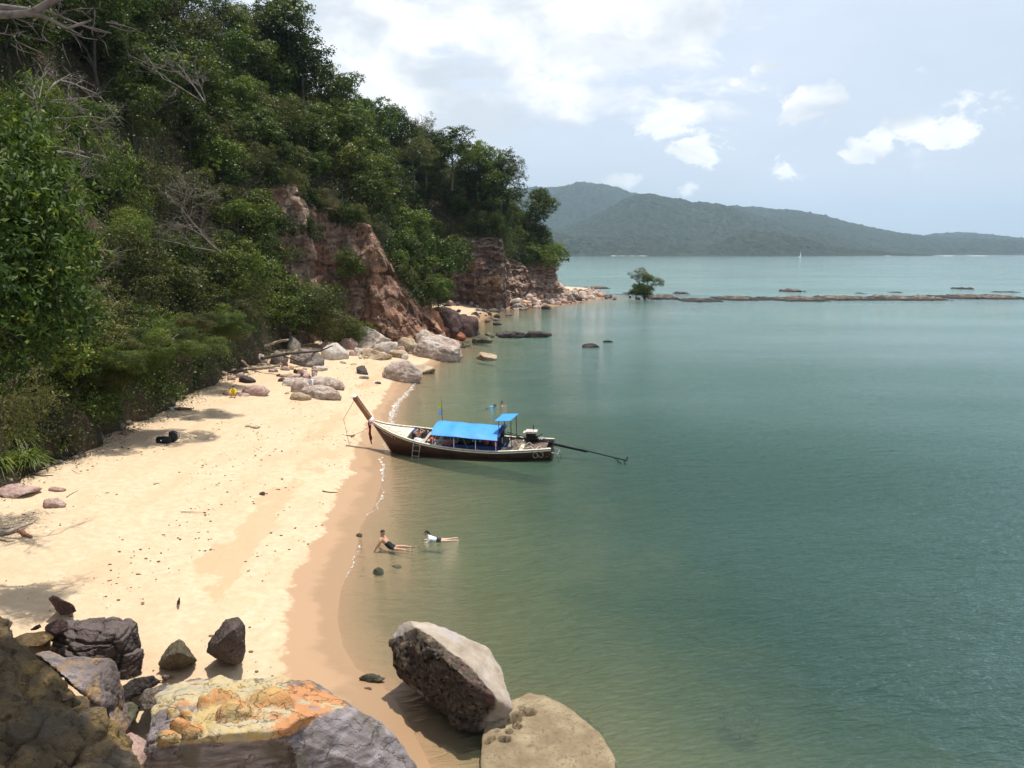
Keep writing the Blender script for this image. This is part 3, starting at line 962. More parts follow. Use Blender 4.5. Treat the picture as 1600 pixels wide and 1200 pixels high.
zones = []
while len(placed) < 292 and tries < 90000:
    tries += 1
    s = rr.uniform(0, S_TOT * 0.99)
    k = rr.uniform(0.05, 5.1)
    if S_CL0 + 3 < s < _cum[9] and k < 2.35 + 0.2 * rr.random(): continue
    if _cum[9] <= s < S_CL1 and k < 1.75: continue
    if S_CL1 <= s < S_CL2 and k < 1.8: continue
    if S_CL2 <= s < S_CL5 and k < 2.3: continue
    if s < S_CL0 + 3 and k < 0.9: continue
    q = hill_at(s, k)
    pp = pix((q[0], q[1], q[2] + 3))
    if pp is None or not (-60 < pp[0] < 1000 and -90 < pp[1] < 700): continue
    dist = math.hypot(q[0], q[1])
    if dist < 24: continue
    near = dist < 62
    head = s > S_CL3
    R = rr.uniform(1.7, 3.0) if near else (rr.uniform(2.5, 4.3) if not head else rr.uniform(2.2, 3.5))
    if k < 2.9 and not near: R *= 0.72
    if s > _cum[9] and s < S_CL2 and k < 2.6: R = rr.uniform(1.2, 1.9)
    ok = True
    for (a, b, c, r2) in placed:
        if (a - q[0]) ** 2 + (b - q[1]) ** 2 + ((c - q[2]) * 0.9) ** 2 < ((R + r2) * 0.52) ** 2:
            ok = False
            break
    if not ok: continue
    placed.append((q[0], q[1], q[2], R))
    zones.append((s, k, pp, near, dist))
print('forest trees', len(placed), 'tries', tries)
kind_words = {'dark': 'dark green', 'green': 'fresh green', 'olive': 'olive green', 'grey': 'thin greyish', 'small': 'small leaved'}
for i, ((x, y, z, R), (s, k, pp, near, dist)) in enumerate(zip(placed, zones)):
    q_ = rr.random()
    kind = ('small' if (near and q_ < .55) else 'dark' if q_ < .62 else 'green' if q_ < .82 else 'olive' if q_ < .965 else 'grey')
    band = 'lower' if k < 3.0 else 'middle' if k < 4.0 else 'topmost'
    size = 'small' if R < (2.1 if near else 3.1) else 'large' if R > (2.65 if near else 3.8) else 'mid-sized'
    if s < _cum[3]:
        zone = 'by the left edge'
    elif s < _cum[5]:
        zone = 'above the black bags'
    elif s < S_CL0:
        zone = 'left of the pink cliff'
    elif s < _cum[9]:
        zone = 'above the pink cliff'
    elif s < S_CL1:
        zone = 'above the red cliff foot'
    elif s < S_CL2:
        zone = 'between the two cliffs'
    elif s < _cum[15]:
        zone = 'over the dark cliff, left half'
    elif s < S_CL3:
        zone = 'over the dark cliff, right half'
    elif s < _cum[18]:
        zone = 'over the pale cliff'
    else:
        zone = 'on the headland tip'
    g = 'trees ' + zone
    H = R * rr.uniform(1.7, 2.5) * (0.8 if near else 1.0)
    tree((x, y, z - 0.4), R, H, kind, rr.randint(0, 9), '%s %s tree in %s rows %s' % (size, kind_words[kind], band, zone), g, squash=rr.uniform(.8, 1.15))

# ---- trees and shrubs one can point out
def special(px, py, Y, R, H, kind, idx, label, category='tree', name='tree', squash=1.0, lift=.62, grp=None):
    if category == 'shrub': R *= 1.25
    c = GY(px, py, Y)                 # crown centre
    return tree((c.x, c.y, c.z - H * lift), R, H, kind, idx, label, grp, category, name, squash=squash, lift=lift)


special(838, 328, 203, 5.0, 11, 'dark', 1, 'dark tree leaning out at the very tip of the headland over the sea')
special(792, 262, 178, 4.6, 11, 'olive', 1, 'wide browned crown on the skyline where the headland steps down', squash=1.05)
special(664, 205, 168, 3.2, 12, 'grey', 0, 'pale nearly leafless tree sticking out of the skyline')
special(466, 78, 116, 5.2, 11, 'dark', 2, 'topmost dark tree on the left skyline against the cloud')
special(520, 140, 120, 4.4, 9, 'dark', 3, 'dark tree on the skyline just below the topmost one')
special(430, 40, 118, 5.0, 10, 'dark', 0, 'broad dark crown filling the skyline left of the topmost tree')
special(568, 182, 140, 4.4, 9, 'green', 1, 'fresh green crown on the skyline third below the topmost tree')
special(612, 210, 152, 4.4, 9, 'dark', 1, 'dark crown on the skyline left of the pale leafless tree')
special(645, 228, 160, 4.2, 9, 'olive', 1, 'olive crown on the skyline under the pale leafless tree')
special(705, 228, 168, 4.6, 9, 'dark', 3, 'dark crown on the skyline right of the pale leafless tree')
special(745, 248, 172, 4.4, 9, 'green', 2, 'green crown on the skyline over the dark cliff')
special(665, 405, 118, 3.7, 6, 'green', 1, 'round green shrub hanging down the right flank of the pink cliff', 'shrub', 'shrub', squash=1.15)
special(684, 452, 108, 1.5, 4, 'green', 2, 'small bright shrub below the round hanging one beside the red rock', 'shrub', 'shrub', squash=1.3)
special(628, 400, 112, 2.4, 5, 'dark', 2, 'dark creeper covered shrub on the edge of the red rock face', 'shrub', 'shrub', squash=1.7)
special(545, 415, 93, 1.3, 3, 'dark', 0, 'dark ivy patch in the middle of the pink cliff', 'shrub', 'shrub', squash=1.2)
special(484, 365, 92, 1.2, 3, 'dark', 1, 'dark ivy patch high on the left of the pink cliff', 'shrub', 'shrub', squash=1.2)
special(850, 398, 197, 4.2, 8, 'green', 0, 'green shrub mass spilling over the last cliff of the headland', 'shrub', 'shrub', squash=.9)
for i, (px, py, Y, R, kd, lab) in enumerate([
        (395, 500, 84, 3.4, 'small', 'green shrub at the cliff foot left of the driftwood'), (455, 485, 88, 3.4, 'small', 'bushy green shrub below the pink cliff'),
        (505, 502, 88, 2.6, 'small', 'green shrub behind the white boulders'), (548, 520, 91, 1.7, 'small', 'rightmost low shrub above the white boulders'),
        (425, 450, 90, 3.0, 'green', 'tall shrub against the left edge of the pink cliff'), (365, 520, 78, 2.2, 'olive', 'yellowish shrub over the red hollow in the bank'),
        (345, 470, 76, 3.2, 'small', 'dense dark shrub left of the pink cliff foot'), (255, 575, 58, 2.1, 'small', 'glossy shrub leaning over the sand above the shirted sleeper'),
        (225, 610, 54, 1.8, 'small', 'glossy shrub nearest the sand beside the leaning trunk'), (170, 600, 50, 2.4, 'small', 'low dark shrub behind the grey stones'),
        (300, 545, 66, 2.6, 'small', 'shrub hanging over the shaded bank'), (190, 540, 50, 2.6, 'small', 'dark shrub above the leaning trunk'),
        (120, 620, 43, 2.0, 'small', 'dark shrub right of the feathery bush'), (268, 622, 60, 1.1, 'small', 'small glossy spray overhanging the sand'),
        (100, 520, 42, 2.6, 'small', 'shadowed shrub behind the broad leaved tree'), (250, 480, 60, 3.2, 'olive', 'mid green shrub half way up the near slope')]):
    sh = special(px, py, Y, R, R * 1.6, kd, i, lab, 'shrub', 'shrub', squash=.9, lift=.8)

for i, (px, py, Y, R, kd, lab) in enumerate([
        (402, 330, 100, 3.2, 'green', 'fresh green shrub on the upper left edge of the pink cliff'), (410, 395, 97, 2.6, 'small', 'shrub on the middle left edge of the pink cliff'),
        (600, 345, 116, 3.2, 'dark', 'dark shrub on the slanting top edge of the pink cliff'), (635, 392, 116, 3.0, 'dark', 'dark shrub where the cliff top drops towards the red rock'),
        (672, 452, 104, 1.7, 'green', 'green creeper mound over the red rock, left of the cove'),
        (592, 352, 104, 2.2, 'dark', 'dark creepers spilling over the cliff edge above the red face'), (612, 375, 103, 2.0, 'green', 'green creepers on the slanting cliff edge below the dark ones'),
        (632, 402, 103, 2.1, 'dark', 'dark creepers half way down the slanting cliff edge'), (652, 428, 103, 2.0, 'dark', 'lowest dark creepers on the slanting cliff edge'), (570, 335, 105, 1.8, 'olive', 'olive creepers near the top of the slanting cliff edge'), (385, 350, 92, 3.2, 'dark', 'dark shrub left of the upper pink cliff'), (392, 300, 100, 3.4, 'dark', 'dark shrub beside the highest left corner of the pink cliff'),
        (560, 318, 116, 3.0, 'olive', 'olive shrub on the middle of the cliff top edge'), (515, 290, 112, 2.8, 'dark', 'dark shrub above the highest part of the pink cliff')]):
    special(px, py, Y, R, R * 1.5, kd, i, lab, 'shrub', 'shrub', squash=1.0, lift=.7)


# creepers and small shrubs spilling over the lip of the near cliff
rl = random.Random(8)
for i in range(15):
    s_c = _cum[7] - 1 + (_cum[10] - _cum[7] + 2) * (i + .5) / 15
    q = hill_at(s_c, rl.uniform(2.0, 2.35))
    R = rl.uniform(1.0, 1.7)
    where = ('near its highest corner', 'over its middle', 'over its red right end')[min(2, i // 5)]
    tree((q[0] + .4, q[1] - .7, q[2] - R * .5), R, R * 1.2, ('dark', 'green', 'small', 'olive')[i % 4], i, 'small shrub on the cliff lip, %s' % where, 'shrubs on the cliff lip', 'shrub', 'shrub', squash=rl.uniform(.9, 1.5), lift=.5)


# ---- trees whose crowns reach out over the sand and shade it
def overhang(shadow_px, h, R, kinds, label):
    s_ = on_ground(*shadow_px)
    c = s_ + Vector(sd) / sd.z * h
    rx = float(xb(c.y)) - .8
    root = Vector((rx, c.y + .6, gz(rx, c.y) + .2))
    t_ = empty('tree', root)
    tag(t_, label, 'tree', 'trees reaching over the sand')
    r = random.Random(int(h * 100 + shadow_px[0]))
    c = c - root
    parts = [tube_np([(-.3, 0, -1), (c.x * .12, .1, c.z * .45), (c.x * .5, c.y * .4, c.z * .8), (c.x * .85, c.y * .8, c.z * .98)], [.20, .16, .11, .05], 7)]
    lob = []
    for i in range(6):
        o_ = Vector((r.uniform(-1, 1) * R, r.uniform(-1, 1) * R, r.uniform(-.5, .25) * R))
        lob.append((c + o_ + Vector((-abs(o_.x) * .4, 0, 0)), R * r.uniform(.45, .7)))
    for q_ in (.12, .35, .6):
        lob.append((Vector((c.x * q_, c.y * q_ - .5, c.z * (.55 + q_ * .4))), R * .75))
    for q, rad in lob:
        parts.append(tube_np([(c.x * .5, c.y * .4, c.z * .8), tuple((c * .6 + q * .4) + Vector((0, 0, .2))), tuple(q)], [.07, .05, .02], 5))
    put('trunk', poly_mesh('trunk', *merge(parts)), bark, t_)
    for i, (q, rad) in enumerate(lob):
        k = put('crown', CR['small'][kinds[i % len(kinds)]], None, t_)
        k.location = q
        k.rotation_euler = (0, 0, r.uniform(0, 6))
        k.scale = (rad * 1.15, rad * 1.15, rad * .85)


overhang((258, 688), 5.6, 1.9, (0, 3, 1), 'tree leaning over the sand above the black bags')
overhang((185, 690), 5.2, 1.9, (1, 2, 0), 'tree leaning out above the dark leaning trunk')
overhang((325, 645), 5.8, 1.8, (0, 2, 3), 'tree leaning over the sand beyond the sleeper')
overhang((345, 607), 5.5, 2.2, (1, 0, 2), 'tree leaning over the sand beyond the child in yellow')
overhang((15, 945), 9.5, 1.5, (0, 1), 'tree whose shade falls on the sand at the lower left edge')
# an unseen tree, its crowns placed above the frame to shade the near corner rock
rt = Vector((-12.5, 3.5, 2.2))
t_ = empty('tree', rt)
tag(t_, 'unseen tree just left of the picture, crowns set to shade the corner rock', 'tree')
parts = [tube_np([(0, 0, -1), (.6, .4, 6), (2.4, 2.0, 11), (5, 4.2, 14.2), (8.4, 6.5, 16.2)], [.34, .28, .2, .13, .05], 8)]
shade = []
for (px, py, zc, R) in ((30, 1010, 5.1, 1.0), (60, 1060, 4.9, 1.0), (20, 1100, 4.9, 1.2), (40, 1170, 4.6, 1.1), (-60, 1060, 5, 1.5), (110, 1230, 4.2, 1.2)):
    g_ = G(px, py, zc)
    q_ = g_ + Vector(sd) / sd.z * (max(16.6, 12 + .42 * g_.y) + .3 - zc)
    shade.append((q_.x, q_.y, q_.z, R))
for i, (x, y, z, R) in enumerate(shade[:]):
    k = put('crown', CR['small'][i % 4], None, t_)
    k.location = Vector((x, y, z)) - rt
    k.scale = (R, R, R * .6)
    parts.append(tube_np([(5, 4.2, 14.2), tuple(Vector((x, y, z)) - rt)], [.08, .03], 5))
put('trunk', poly_mesh('trunk', *merge(parts)), bark, t_)

# ---- undergrowth: leaf clumps nobody could count
uc, un_ = [], []
g = np.random.default_rng(21)
need = 9500
while len(uc) < need:
    s = g.uniform(0, S_TOT * .98)
    k = g.uniform(0.12, 5.2)
    if s < S_CL0 and k < .75 and g.random() < .6: continue
    if S_CL0 + 3 < s < _cum[9] and k < 2.2 and not (k > 1.5 and g.random() < 0.06): continue
    if S_CL2 <= s < S_CL5 and k < 2.15: continue
    if _cum[9] <= s < S_CL1 and k < 1.5: continue
    if S_CL1 <= s < S_CL2 and k < 1.5: continue
    q = hill_at(s, k)
    pp = pix(q)
    if pp is None or not (-40 < pp[0] < 960 and -60 < pp[1] < 760): continue
    if g.random() > 0.35 + 0.65 * (math.hypot(q[0], q[1]) < 80): continue
    uc.append(q + g.normal(size=3) * 0.3 + np.array([0.25, -0.2, 0.35]))
uc = np.array(uc)
kl = 34
dist_u = np.hypot(uc[:, 0], uc[:, 1])
cc = np.repeat(uc, kl, 0) + g.normal(size=(len(uc) * kl, 3)) * np.repeat(0.38 + dist_u / 170, kl)[:, None] * np.array([1, 1, .8])
sz_ = np.repeat(0.09 + dist_u / 900, kl)
tone = np.repeat(0.36 + fbm(uc * 0.15, 3) * 0.22, kl) + g.normal(size=len(cc)) * 0.12
v, f, tt = leaves_np(cc, np.tile([0.5, -0.4, 0.6], (len(cc), 1)), sz_, 0.5, tone=tone, r=g)
me = mesh_np('undergrowth', v, f, smooth=False)
attr(me, 'tone', tt)
put('undergrowth', me, LM['dark'], kind='stuff', label='tangled low leaves and creepers covering the slope between the trees', category='undergrowth')

# ---- broad leaved tree close at the left edge
def big_leaf_tree(name, blobs, label, nleaf, size, mt, trunk, droop=0.5, asp=0.4, sparse=0, cat='tree', trunk_mat=None):
    root = Vector(trunk[0])
    t_ = empty(name, root)
    tag(t_, label, cat)
    r = np.random.default_rng(len(label))
    V, Fc, T, off = [], [], [], 0
    parts = [tube_np([Vector(q) - root for q in trunk], np.linspace(0.19, 0.07, len(trunk)), 8)]
    top = np.array(Vector(trunk[-1]) - root)
    for (c, R) in blobs:
        c = np.array(Vector(c) - root)
        parts.append(tube_np([top, (top + c) / 2 + (0, 0, .3), c], [0.07, 0.045, 0.02], 6))
        nt = int(nleaf / 12 * R * R / sum(b_[1] ** 2 for b_ in blobs))
        d = r.normal(size=(nt, 3)); d[:, 2] += .2
        d /= np.linalg.norm(d, axis=1)[:, None]
        tc_ = c + d * (R * r.uniform(0.45, 1.05, nt))[:, None]
        tilt = r.normal(size=(nt, 3)) * 0.5 + d * .8
        tilt[:, 2] -= 0.3
        tilt /= np.linalg.norm(tilt, axis=1)[:, None]
        k = 12
        along = np.tile(np.linspace(0, 0.55, k), nt)
        cc = np.repeat(tc_, k, 0) + np.repeat(tilt, k, 0) * along[:, None] + r.normal(size=(nt * k, 3)) * size * .35
        tone = .45 + np.repeat(r.normal(size=nt) * .13, k) + r.normal(size=nt * k) * .1 + (np.repeat(d[:, 2], k)) * .12  # leaves toned lighter upwards, top light put into their colour
        v, f, tt = leaves_np(cc, np.repeat(d, k, 0) * .4 + np.array([.2, -.2, .5]), size, asp, tone=tone, r=r, droop=droop)
        V.append(v); Fc.append(f + off); T.append(tt); off += len(v)
        for j in range(0, nt, 9):
            parts.append(tube_np([c + (tc_[j] - c) * .2, tc_[j]], [0.018, 0.006], 4))
    put('trunk', poly_mesh('trunk', *merge(parts)), trunk_mat or bark, t_)
    me = mesh_np('crown', np.concatenate(V), np.concatenate(Fc), smooth=False)
    attr(me, 'tone', np.concatenate(T))
    put('crown', me, LM[mt], t_)
    return t_


gl_ = lambda px, py, Y: GY(px, py, Y)
big_leaf_tree('tree', [(gl_(20, 400, 19), 1.5), (gl_(60, 300, 20), 1.0), (gl_(-40, 480, 18), 1.6), (gl_(75, 470, 19), 1.05), (gl_(10, 230, 20), 0.95), (gl_(70, 385, 20), 1.0), (gl_(-60, 330, 18), 1.5), (gl_(40, 530, 20), .8)],
              'bright broad leaved tree at the left edge in front of the forest', 17000, 0.20, 'bright', [(-16.5, 20, 2.0), (-15.8, 20, 6), (-14.6, 19.6, 9.5), (-13.6, 19.4, 11)])
big_leaf_tree('tree', [(gl_(165, 245, 26), 0.6), (gl_(100, 205, 25), 0.6), (gl_(190, 260, 27), .5), (gl_(95, 330, 24), .6), (gl_(60, 160, 25), .7), (gl_(115, 380, 24), .45)],
              'thin tree with yellow green drooping tufts beside the broad leaved one', 2600, 0.17, 'bright', [(-21, 27, 2.4), (-19.5, 26.5, 8), (-17.5, 26, 13), (-16, 26, 15)], droop=1.2, asp=.28, trunk_mat=bark_pale)
big_leaf_tree('shrub', [(gl_(20, 600, 30), 1.4), (gl_(-30, 640, 29), 1.5), (gl_(60, 625, 31), .7), (gl_(10, 655, 30), 1.0)],
              'feathery olive bush at the left edge above the long grass', 9000, 0.13, 'olive', [tuple(gl_(-10, 720, 30)), tuple(gl_(0, 680, 30)), tuple(gl_(5, 640, 30))], asp=.25, cat='shrub')

# ---- bare twiggy trees in front of the forest
def twig_tree(name, start, limbs, label, seed, depth=4, mt=None, r0=0.09, cat='tree'):
    r = random.Random(seed)
    parts = []

    def grow(p, d, l, rad, lev):
        pts = [np.array(p)]
        dd = np.array(d, float)
        for i in range(5):
            dd = dd + np.array([r.gauss(0, .17), r.gauss(0, .17), r.gauss(-0.01, .15)])
            dd /= np.linalg.norm(dd)
            pts.append(pts[-1] + dd * l / 5)
        parts.append(tube_np(pts, np.linspace(rad, rad * .5, 6), 6 if lev == 0 else 4))
        if lev < depth:
            for i in range(r.randint(3, 5)):
                j = r.randint(2, 5)
                nd = dd + np.array([r.gauss(0, .55), r.gauss(0, .55), r.gauss(0, .5)])
                nd /= np.linalg.norm(nd)
                grow(pts[j], nd, l * r.uniform(.45, .72), rad * .5, lev + 1)
    root = Vector(start)
    for e, rad in limbs:
        v_ = Vector(e) - root
        grow((0, 0, 0), v_.normalized(), v_.length * .75, rad, 0)
    o = put(name, poly_mesh(name, *merge(parts)), mt or bark_pale)
    o.location = root
    return tag(o, label, cat)


twig_tree('bare_tree', gl_(345, 395, 62), [(gl_(250, 310, 60), .07), (gl_(300, 340, 61), .05), (gl_(240, 360, 60), .05)], 'bare white twiggy tree reaching over the dark middle of the slope', 4)
twig_tree('bare_tree', gl_(60, 330, 30), [(gl_(150, 300, 30), .06), (gl_(180, 350, 31), .05), (gl_(110, 380, 30), .05)], 'dry brown thicket behind the yellow tufts', 15)
twig_tree('bare_tree', gl_(320, 160, 70), [(gl_(255, 80, 69), .08), (gl_(300, 110, 69), .07), (gl_(220, 110, 69), .06)], 'bare twiggy crown high on the left part of the hill', 21)
twig_tree('bare_tree', gl_(55, 190, 40), [(gl_(120, 110, 40), .07), (gl_(60, 100, 40), .06), (gl_(160, 160, 40), .05)], 'bare grey branches below the thick limb in the upper left corner', 27)
twig_tree('bare_tree', gl_(664, 222, 167), [(gl_(664, 188, 167), .16), (gl_(655, 190, 167), .10), (gl_(674, 192, 167), .10)], 'white bare twigs of a dying tree on the skyline', 31, depth=3)
# thick pale limb in the upper left corner, its tree stands left of the picture
parts = []
bx = lambda px, py: gl_(px, py, 17)
root = Vector((-17.5, 17, 2.2))
lim = lambda pts, r_: parts.append(tube_np([np.array(Vector(q) - root) for q in pts], r_, 7))
lim([root, (-16.8, 17, 9), bx(-190, 120), bx(-110, 30), bx(-40, 22), bx(20, 22), bx(52, 20), bx(80, 2), bx(130, -25)], [.30, .26, .22, .16, .11, .09, .085, .07, .05])
lim([bx(52, 20), bx(78, 30), bx(105, 44), bx(125, 38), bx(142, 32)], [.06, .035, .03, .03, .018])
lim([bx(60, 12), bx(84, 20), bx(110, 32), bx(150, 48), bx(172, 52)], [.035, .022, .016, .012, .008])
lim([bx(108, 44), bx(118, 50), bx(128, 55)], [.025, .016, .01])
lim([bx(-40, 8), bx(10, 12), bx(45, 16)], [.08, .07, .06])
lim([bx(125, 38), bx(150, 45), bx(175, 52)], [.015, .012, .006])
for i in range(46):
    r_ = random.Random(300 + i)
    a = (r_.uniform(-10, 180), r_.uniform(-10, 70))
    b = (a[0] + r_.uniform(-20, 60), a[1] + r_.uniform(-10, 45))
    mdl = ((a[0] + b[0]) / 2 + r_.uniform(-6, 6), (a[1] + b[1]) / 2 + r_.uniform(-6, 6))
    lim([bx(*a), bx(*mdl), bx(*b)], [.012, .009, .004])
o = put('bare_tree', poly_mesh('bare_tree', *merge(parts)), plain('grey limb bark', (0.16, 0.13, 0.11), .9, .3, scale=4, bmp=.02))
o.location = root
tag(o, 'thick grey bare limb of a tree crossing the upper left corner', 'tree')

# ---- long-leaved clump at the left edge
def blade_clump(px, py, z, n, L, label, seed, mt, cat='plant', name='grass_clump'):
    c = G(px, py, z)
    r = np.random.default_rng(seed)
    V, Fc, T = [], [], []
    off = 0
    for i in range(n):
        an = r.uniform(0, 2 * PI)
        out = np.array([math.cos(an), math.sin(an), 0])
        side = np.array([-out[1], out[0], 0])
        b = out * r.uniform(0, .45) + np.array([0, 0, r.uniform(0, .5)])
        l = L * r.uniform(.5, 1.1)
        ln_ = r.uniform(.25, 1.0)
        m_ = 6
        tone = r.uniform(.2, .9)
        for j in range(m_ + 1):
            u = j / m_
            p_ = b + out * (l * ln_ * u) + np.array([0, 0, l * (0.95 * u - (0.35 + .75 * ln_) * u * u)])
            wd = .028 * (1 - u) ** .6 + .002
            V += [p_ - side * wd, p_ + side * wd]
            T += [tone, tone]
            if j < m_:
                a = off + 2 * j
                Fc.append((a, a + 1, a + 3, a + 2))
        off += 2 * (m_ + 1)
    me = mesh_np(name, V, Fc)
    attr(me, 'tone', T)
    o = put(name, me, LM[mt])
    o.location = c
    return tag(o, label, cat)


blade_clump(18, 700, 2.6, 420, 2.0, 'tall clump of long arching leaves at the left edge of the beach', 3, 'green')
blade_clump(62, 690, 2.2, 260, 1.6, 'smaller clump of long arching leaves right of the tall one', 4, 'bright')
blade_clump(10, 660, 3.6, 300, 1.8, 'dark clump of long leaves behind the tall one', 5, 'green')

blade_clump(45, 728, 2.0, 260, 1.3, 'low clump of long leaves hanging over the near end of the bank', 6, 'green')
blade_clump(95, 700, 2.2, 200, 1.0, 'small clump of long leaves on the bank above the rounded grey stone', 7, 'olive')
blade_clump(-5, 735, 2.2, 260, 1.6, 'clump of long leaves cut by the left edge of the picture', 8, 'bright')

# ---- mangrove tree standing on the reef
bse = G(1008, 466, 0.3)
t_ = empty('mangrove_tree', bse)
tag(t_, 'lone small tree with an open crown standing on the reef in the sea', 'tree')
Yt = bse.y
q = lambda px, py: np.array(GY(px, py, Yt) - bse)
parts = [tube_np([(0, 0, -1), q(1006, 455), q(1000, 445), q(997, 432)], [.3, .22, .15, .07], 7), tube_np([(0, 0, 0), q(1015, 452), q(1022, 440), q(1030, 436)], [.2, .15, .1, .05], 6),
         tube_np([q(1000, 445), q(990, 434), q(978, 426)], [.08, .05, .02], 5), tube_np([q(1015, 452), q(1010, 438), q(1010, 428)], [.12, .08, .04], 6),
         tube_np([q(997, 440), q(985, 430), q(981, 425)], [.05, .03, .01], 5), tube_np([q(1020, 446), q(1029, 444), q(1031, 441)], [.07, .05, .03], 5)]
for i in range(30):
    r_ = random.Random(900 + i)
    a = (r_.uniform(992, 1026), r_.uniform(432, 455)); b = (a[0] + r_.uniform(-9, 9), a[1] - r_.uniform(3, 14))
    parts.append(tube_np([q(*a), q(*b)], [.05, .015], 4))
put('trunk', poly_mesh('trunk', *merge(parts)), plain('mangrove bark', (.12, .10, .08), .9), t_)
for (px, py, R, kd, i) in ((1004, 431, 2.3, 'olive', 0), (1012, 436, 2.0, 'green', 1), (1028, 441, 1.6, 'olive', 2), (1020, 447, 1.2, 'grey', 0), (1000, 452, 2.6, 'green', 1), (1009, 456, 2.3, 'green', 2), (993, 456, 1.7, 'green', 0), (990, 433, 1.0, 'grey', 0), (984, 428, .7, 'grey', 0)):
    c_ = put('crown', CR[kd][i % len(CR[kd])], None, t_)
    c_.location = q(px, py)
    c_.scale = (R * 1.22, R * 1.22, R * .95)
# ---------------------------------------------------------------- rocks
def rock_mat(name, c_lo, c_mid, c_hi, stain, strata=0.0, pits=0.0, scale=1.0, bumpd=0.05, lichen=None, top=None, rough=0.88):
    mt, t = mat(name)
    g_ = t.n('ShaderNodeNewGeometry')
    pos = g_.outputs['Position']
    wp = t.vmath('ADD', pos, t.vmath('SCALE', t.noise(pos, 0.9 * scale, 4, out=1), 0.9 / scale))
    n1 = t.noise(wp, 0.8 * scale, 6, 0.62)
    n2 = t.noise(pos, 5.5 * scale, 6, 0.65)
    c = t.ramp(n1, [(0.33, c_lo), (0.5, c_mid), (0.66, c_hi)])
    c = t.mix(t.smooth(n2, 0.5, 0.68, 0, 0.75), c, stain)
    hs = []
    if strata:
        st = t.noise(t.vmath('MULTIPLY', t.vmath('ADD', wp, (0, 0, 0)), (0.35, 0.5, 5.5)), 1.4 * scale, 5, 0.65)
        c = t.mix(t.smooth(st, 0.5, 0.62, 0, strata), c, stain)
        hs.append(t.math('MULTIPLY', st, 1.6 * strata))
    if lichen:
        c = t.mix(t.smooth(t.noise(t.vmath('ADD', pos, (7, 3, 1)), 1.3 * scale, 6, 0.7), 0.5, 0.6, 0, 0.8), c, lichen)
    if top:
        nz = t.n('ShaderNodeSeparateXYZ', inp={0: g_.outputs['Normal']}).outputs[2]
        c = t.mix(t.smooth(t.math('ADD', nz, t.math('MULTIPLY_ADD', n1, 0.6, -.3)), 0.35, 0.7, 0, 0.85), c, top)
    cr = t.smooth(t.math('ABSOLUTE', t.math('SUBTRACT', t.noise(wp, 1.1 * scale, 5, .55), .5)), 0.010, 0.0)
    c = t.mix(t.math('MULTIPLY', cr, t.smooth(n1, .4, .6, 0, .7)), c, (0.03, 0.025, 0.02))
    h = t.math('ADD', t.math('MULTIPLY', n2, 1.0), t.math('MULTIPLY', t.noise(pos, 22 * scale, 4, 0.7), 0.35))
    for x in hs: h = t.math('ADD', h, x)
    if pits:
        v1 = t.voro(wp, 6.5 * scale)
        msk = t.smooth(t.noise(pos, 1.3 * scale, 3), 0.42, 0.55)
        pt = t.math('MULTIPLY', t.smooth(v1, 0.28, 0.12), t.math('MULTIPLY', msk, pits))
        c = t.mix(pt, c, (0.02, 0.016, 0.013))
        h = t.math('SUBTRACT', h, t.math('MULTIPLY', pt, 1.5))
    p = principled(t, Base_Color=c, Roughness=rough)
    t.set(p, 'Normal', bump(t, h, bumpd / scale, 1.0))
    outp(t, p.outputs[0])
    return mt


RM = {
    'pale': rock_mat('pale pinkish stone', (0.34, 0.245, 0.195), (0.52, 0.42, 0.35), (0.66, 0.58, 0.51), (0.20, 0.13, 0.105), strata=.35, bumpd=.10, scale=.8),
    'white': rock_mat('white stone', (0.40, 0.32, 0.26), (0.56, 0.50, 0.43), (0.66, 0.62, 0.55), (0.34, 0.22, 0.16), bumpd=.09, scale=.8),
    'pink': rock_mat('pink stone', (0.32, 0.19, 0.155), (0.46, 0.32, 0.27), (0.55, 0.43, 0.38), (0.22, 0.12, 0.10), bumpd=.08),
    'grey': rock_mat('grey brown stone', (0.12, 0.095, 0.08), (0.21, 0.17, 0.14), (0.31, 0.265, 0.225), (0.075, 0.055, 0.045), strata=.4, bumpd=.08),
    'dark': rock_mat('dark brown stone', (0.035, 0.027, 0.025), (0.07, 0.055, 0.05), (0.13, 0.105, 0.09), (0.022, 0.017, 0.015), strata=.3, bumpd=.07),
    'purple': rock_mat('dark purple stone', (0.05, 0.028, 0.024), (0.10, 0.058, 0.05), (0.17, 0.11, 0.09), (0.04, 0.024, 0.022), bumpd=.14, scale=.5),
    'red': rock_mat('red orange stone', (0.24, 0.085, 0.045), (0.38, 0.165, 0.085), (0.50, 0.27, 0.13), (0.14, 0.055, 0.04), bumpd=.12, scale=.6),
    'tan': rock_mat('tan stone', (0.25, 0.18, 0.11), (0.38, 0.29, 0.19), (0.48, 0.39, 0.27), (0.16, 0.11, 0.07), bumpd=.06),
    'green': rock_mat('algae covered stone', (0.05, 0.05, 0.032), (0.10, 0.095, 0.06), (0.17, 0.155, 0.10), (0.03, 0.03, 0.02), bumpd=.06),
}
_ico = {}


def ico(sub):
    if sub not in _ico:
        bm = bmesh.new()
        bmesh.ops.create_icosphere(bm, subdivisions=sub, radius=1)
        V = np.array([v.co[:] for v in bm.verts])
        Fx = np.array([[v.index for v in f.verts] for f in bm.faces])
        bm.free()
        _ico[sub] = (V, Fx)
    return _ico[sub]


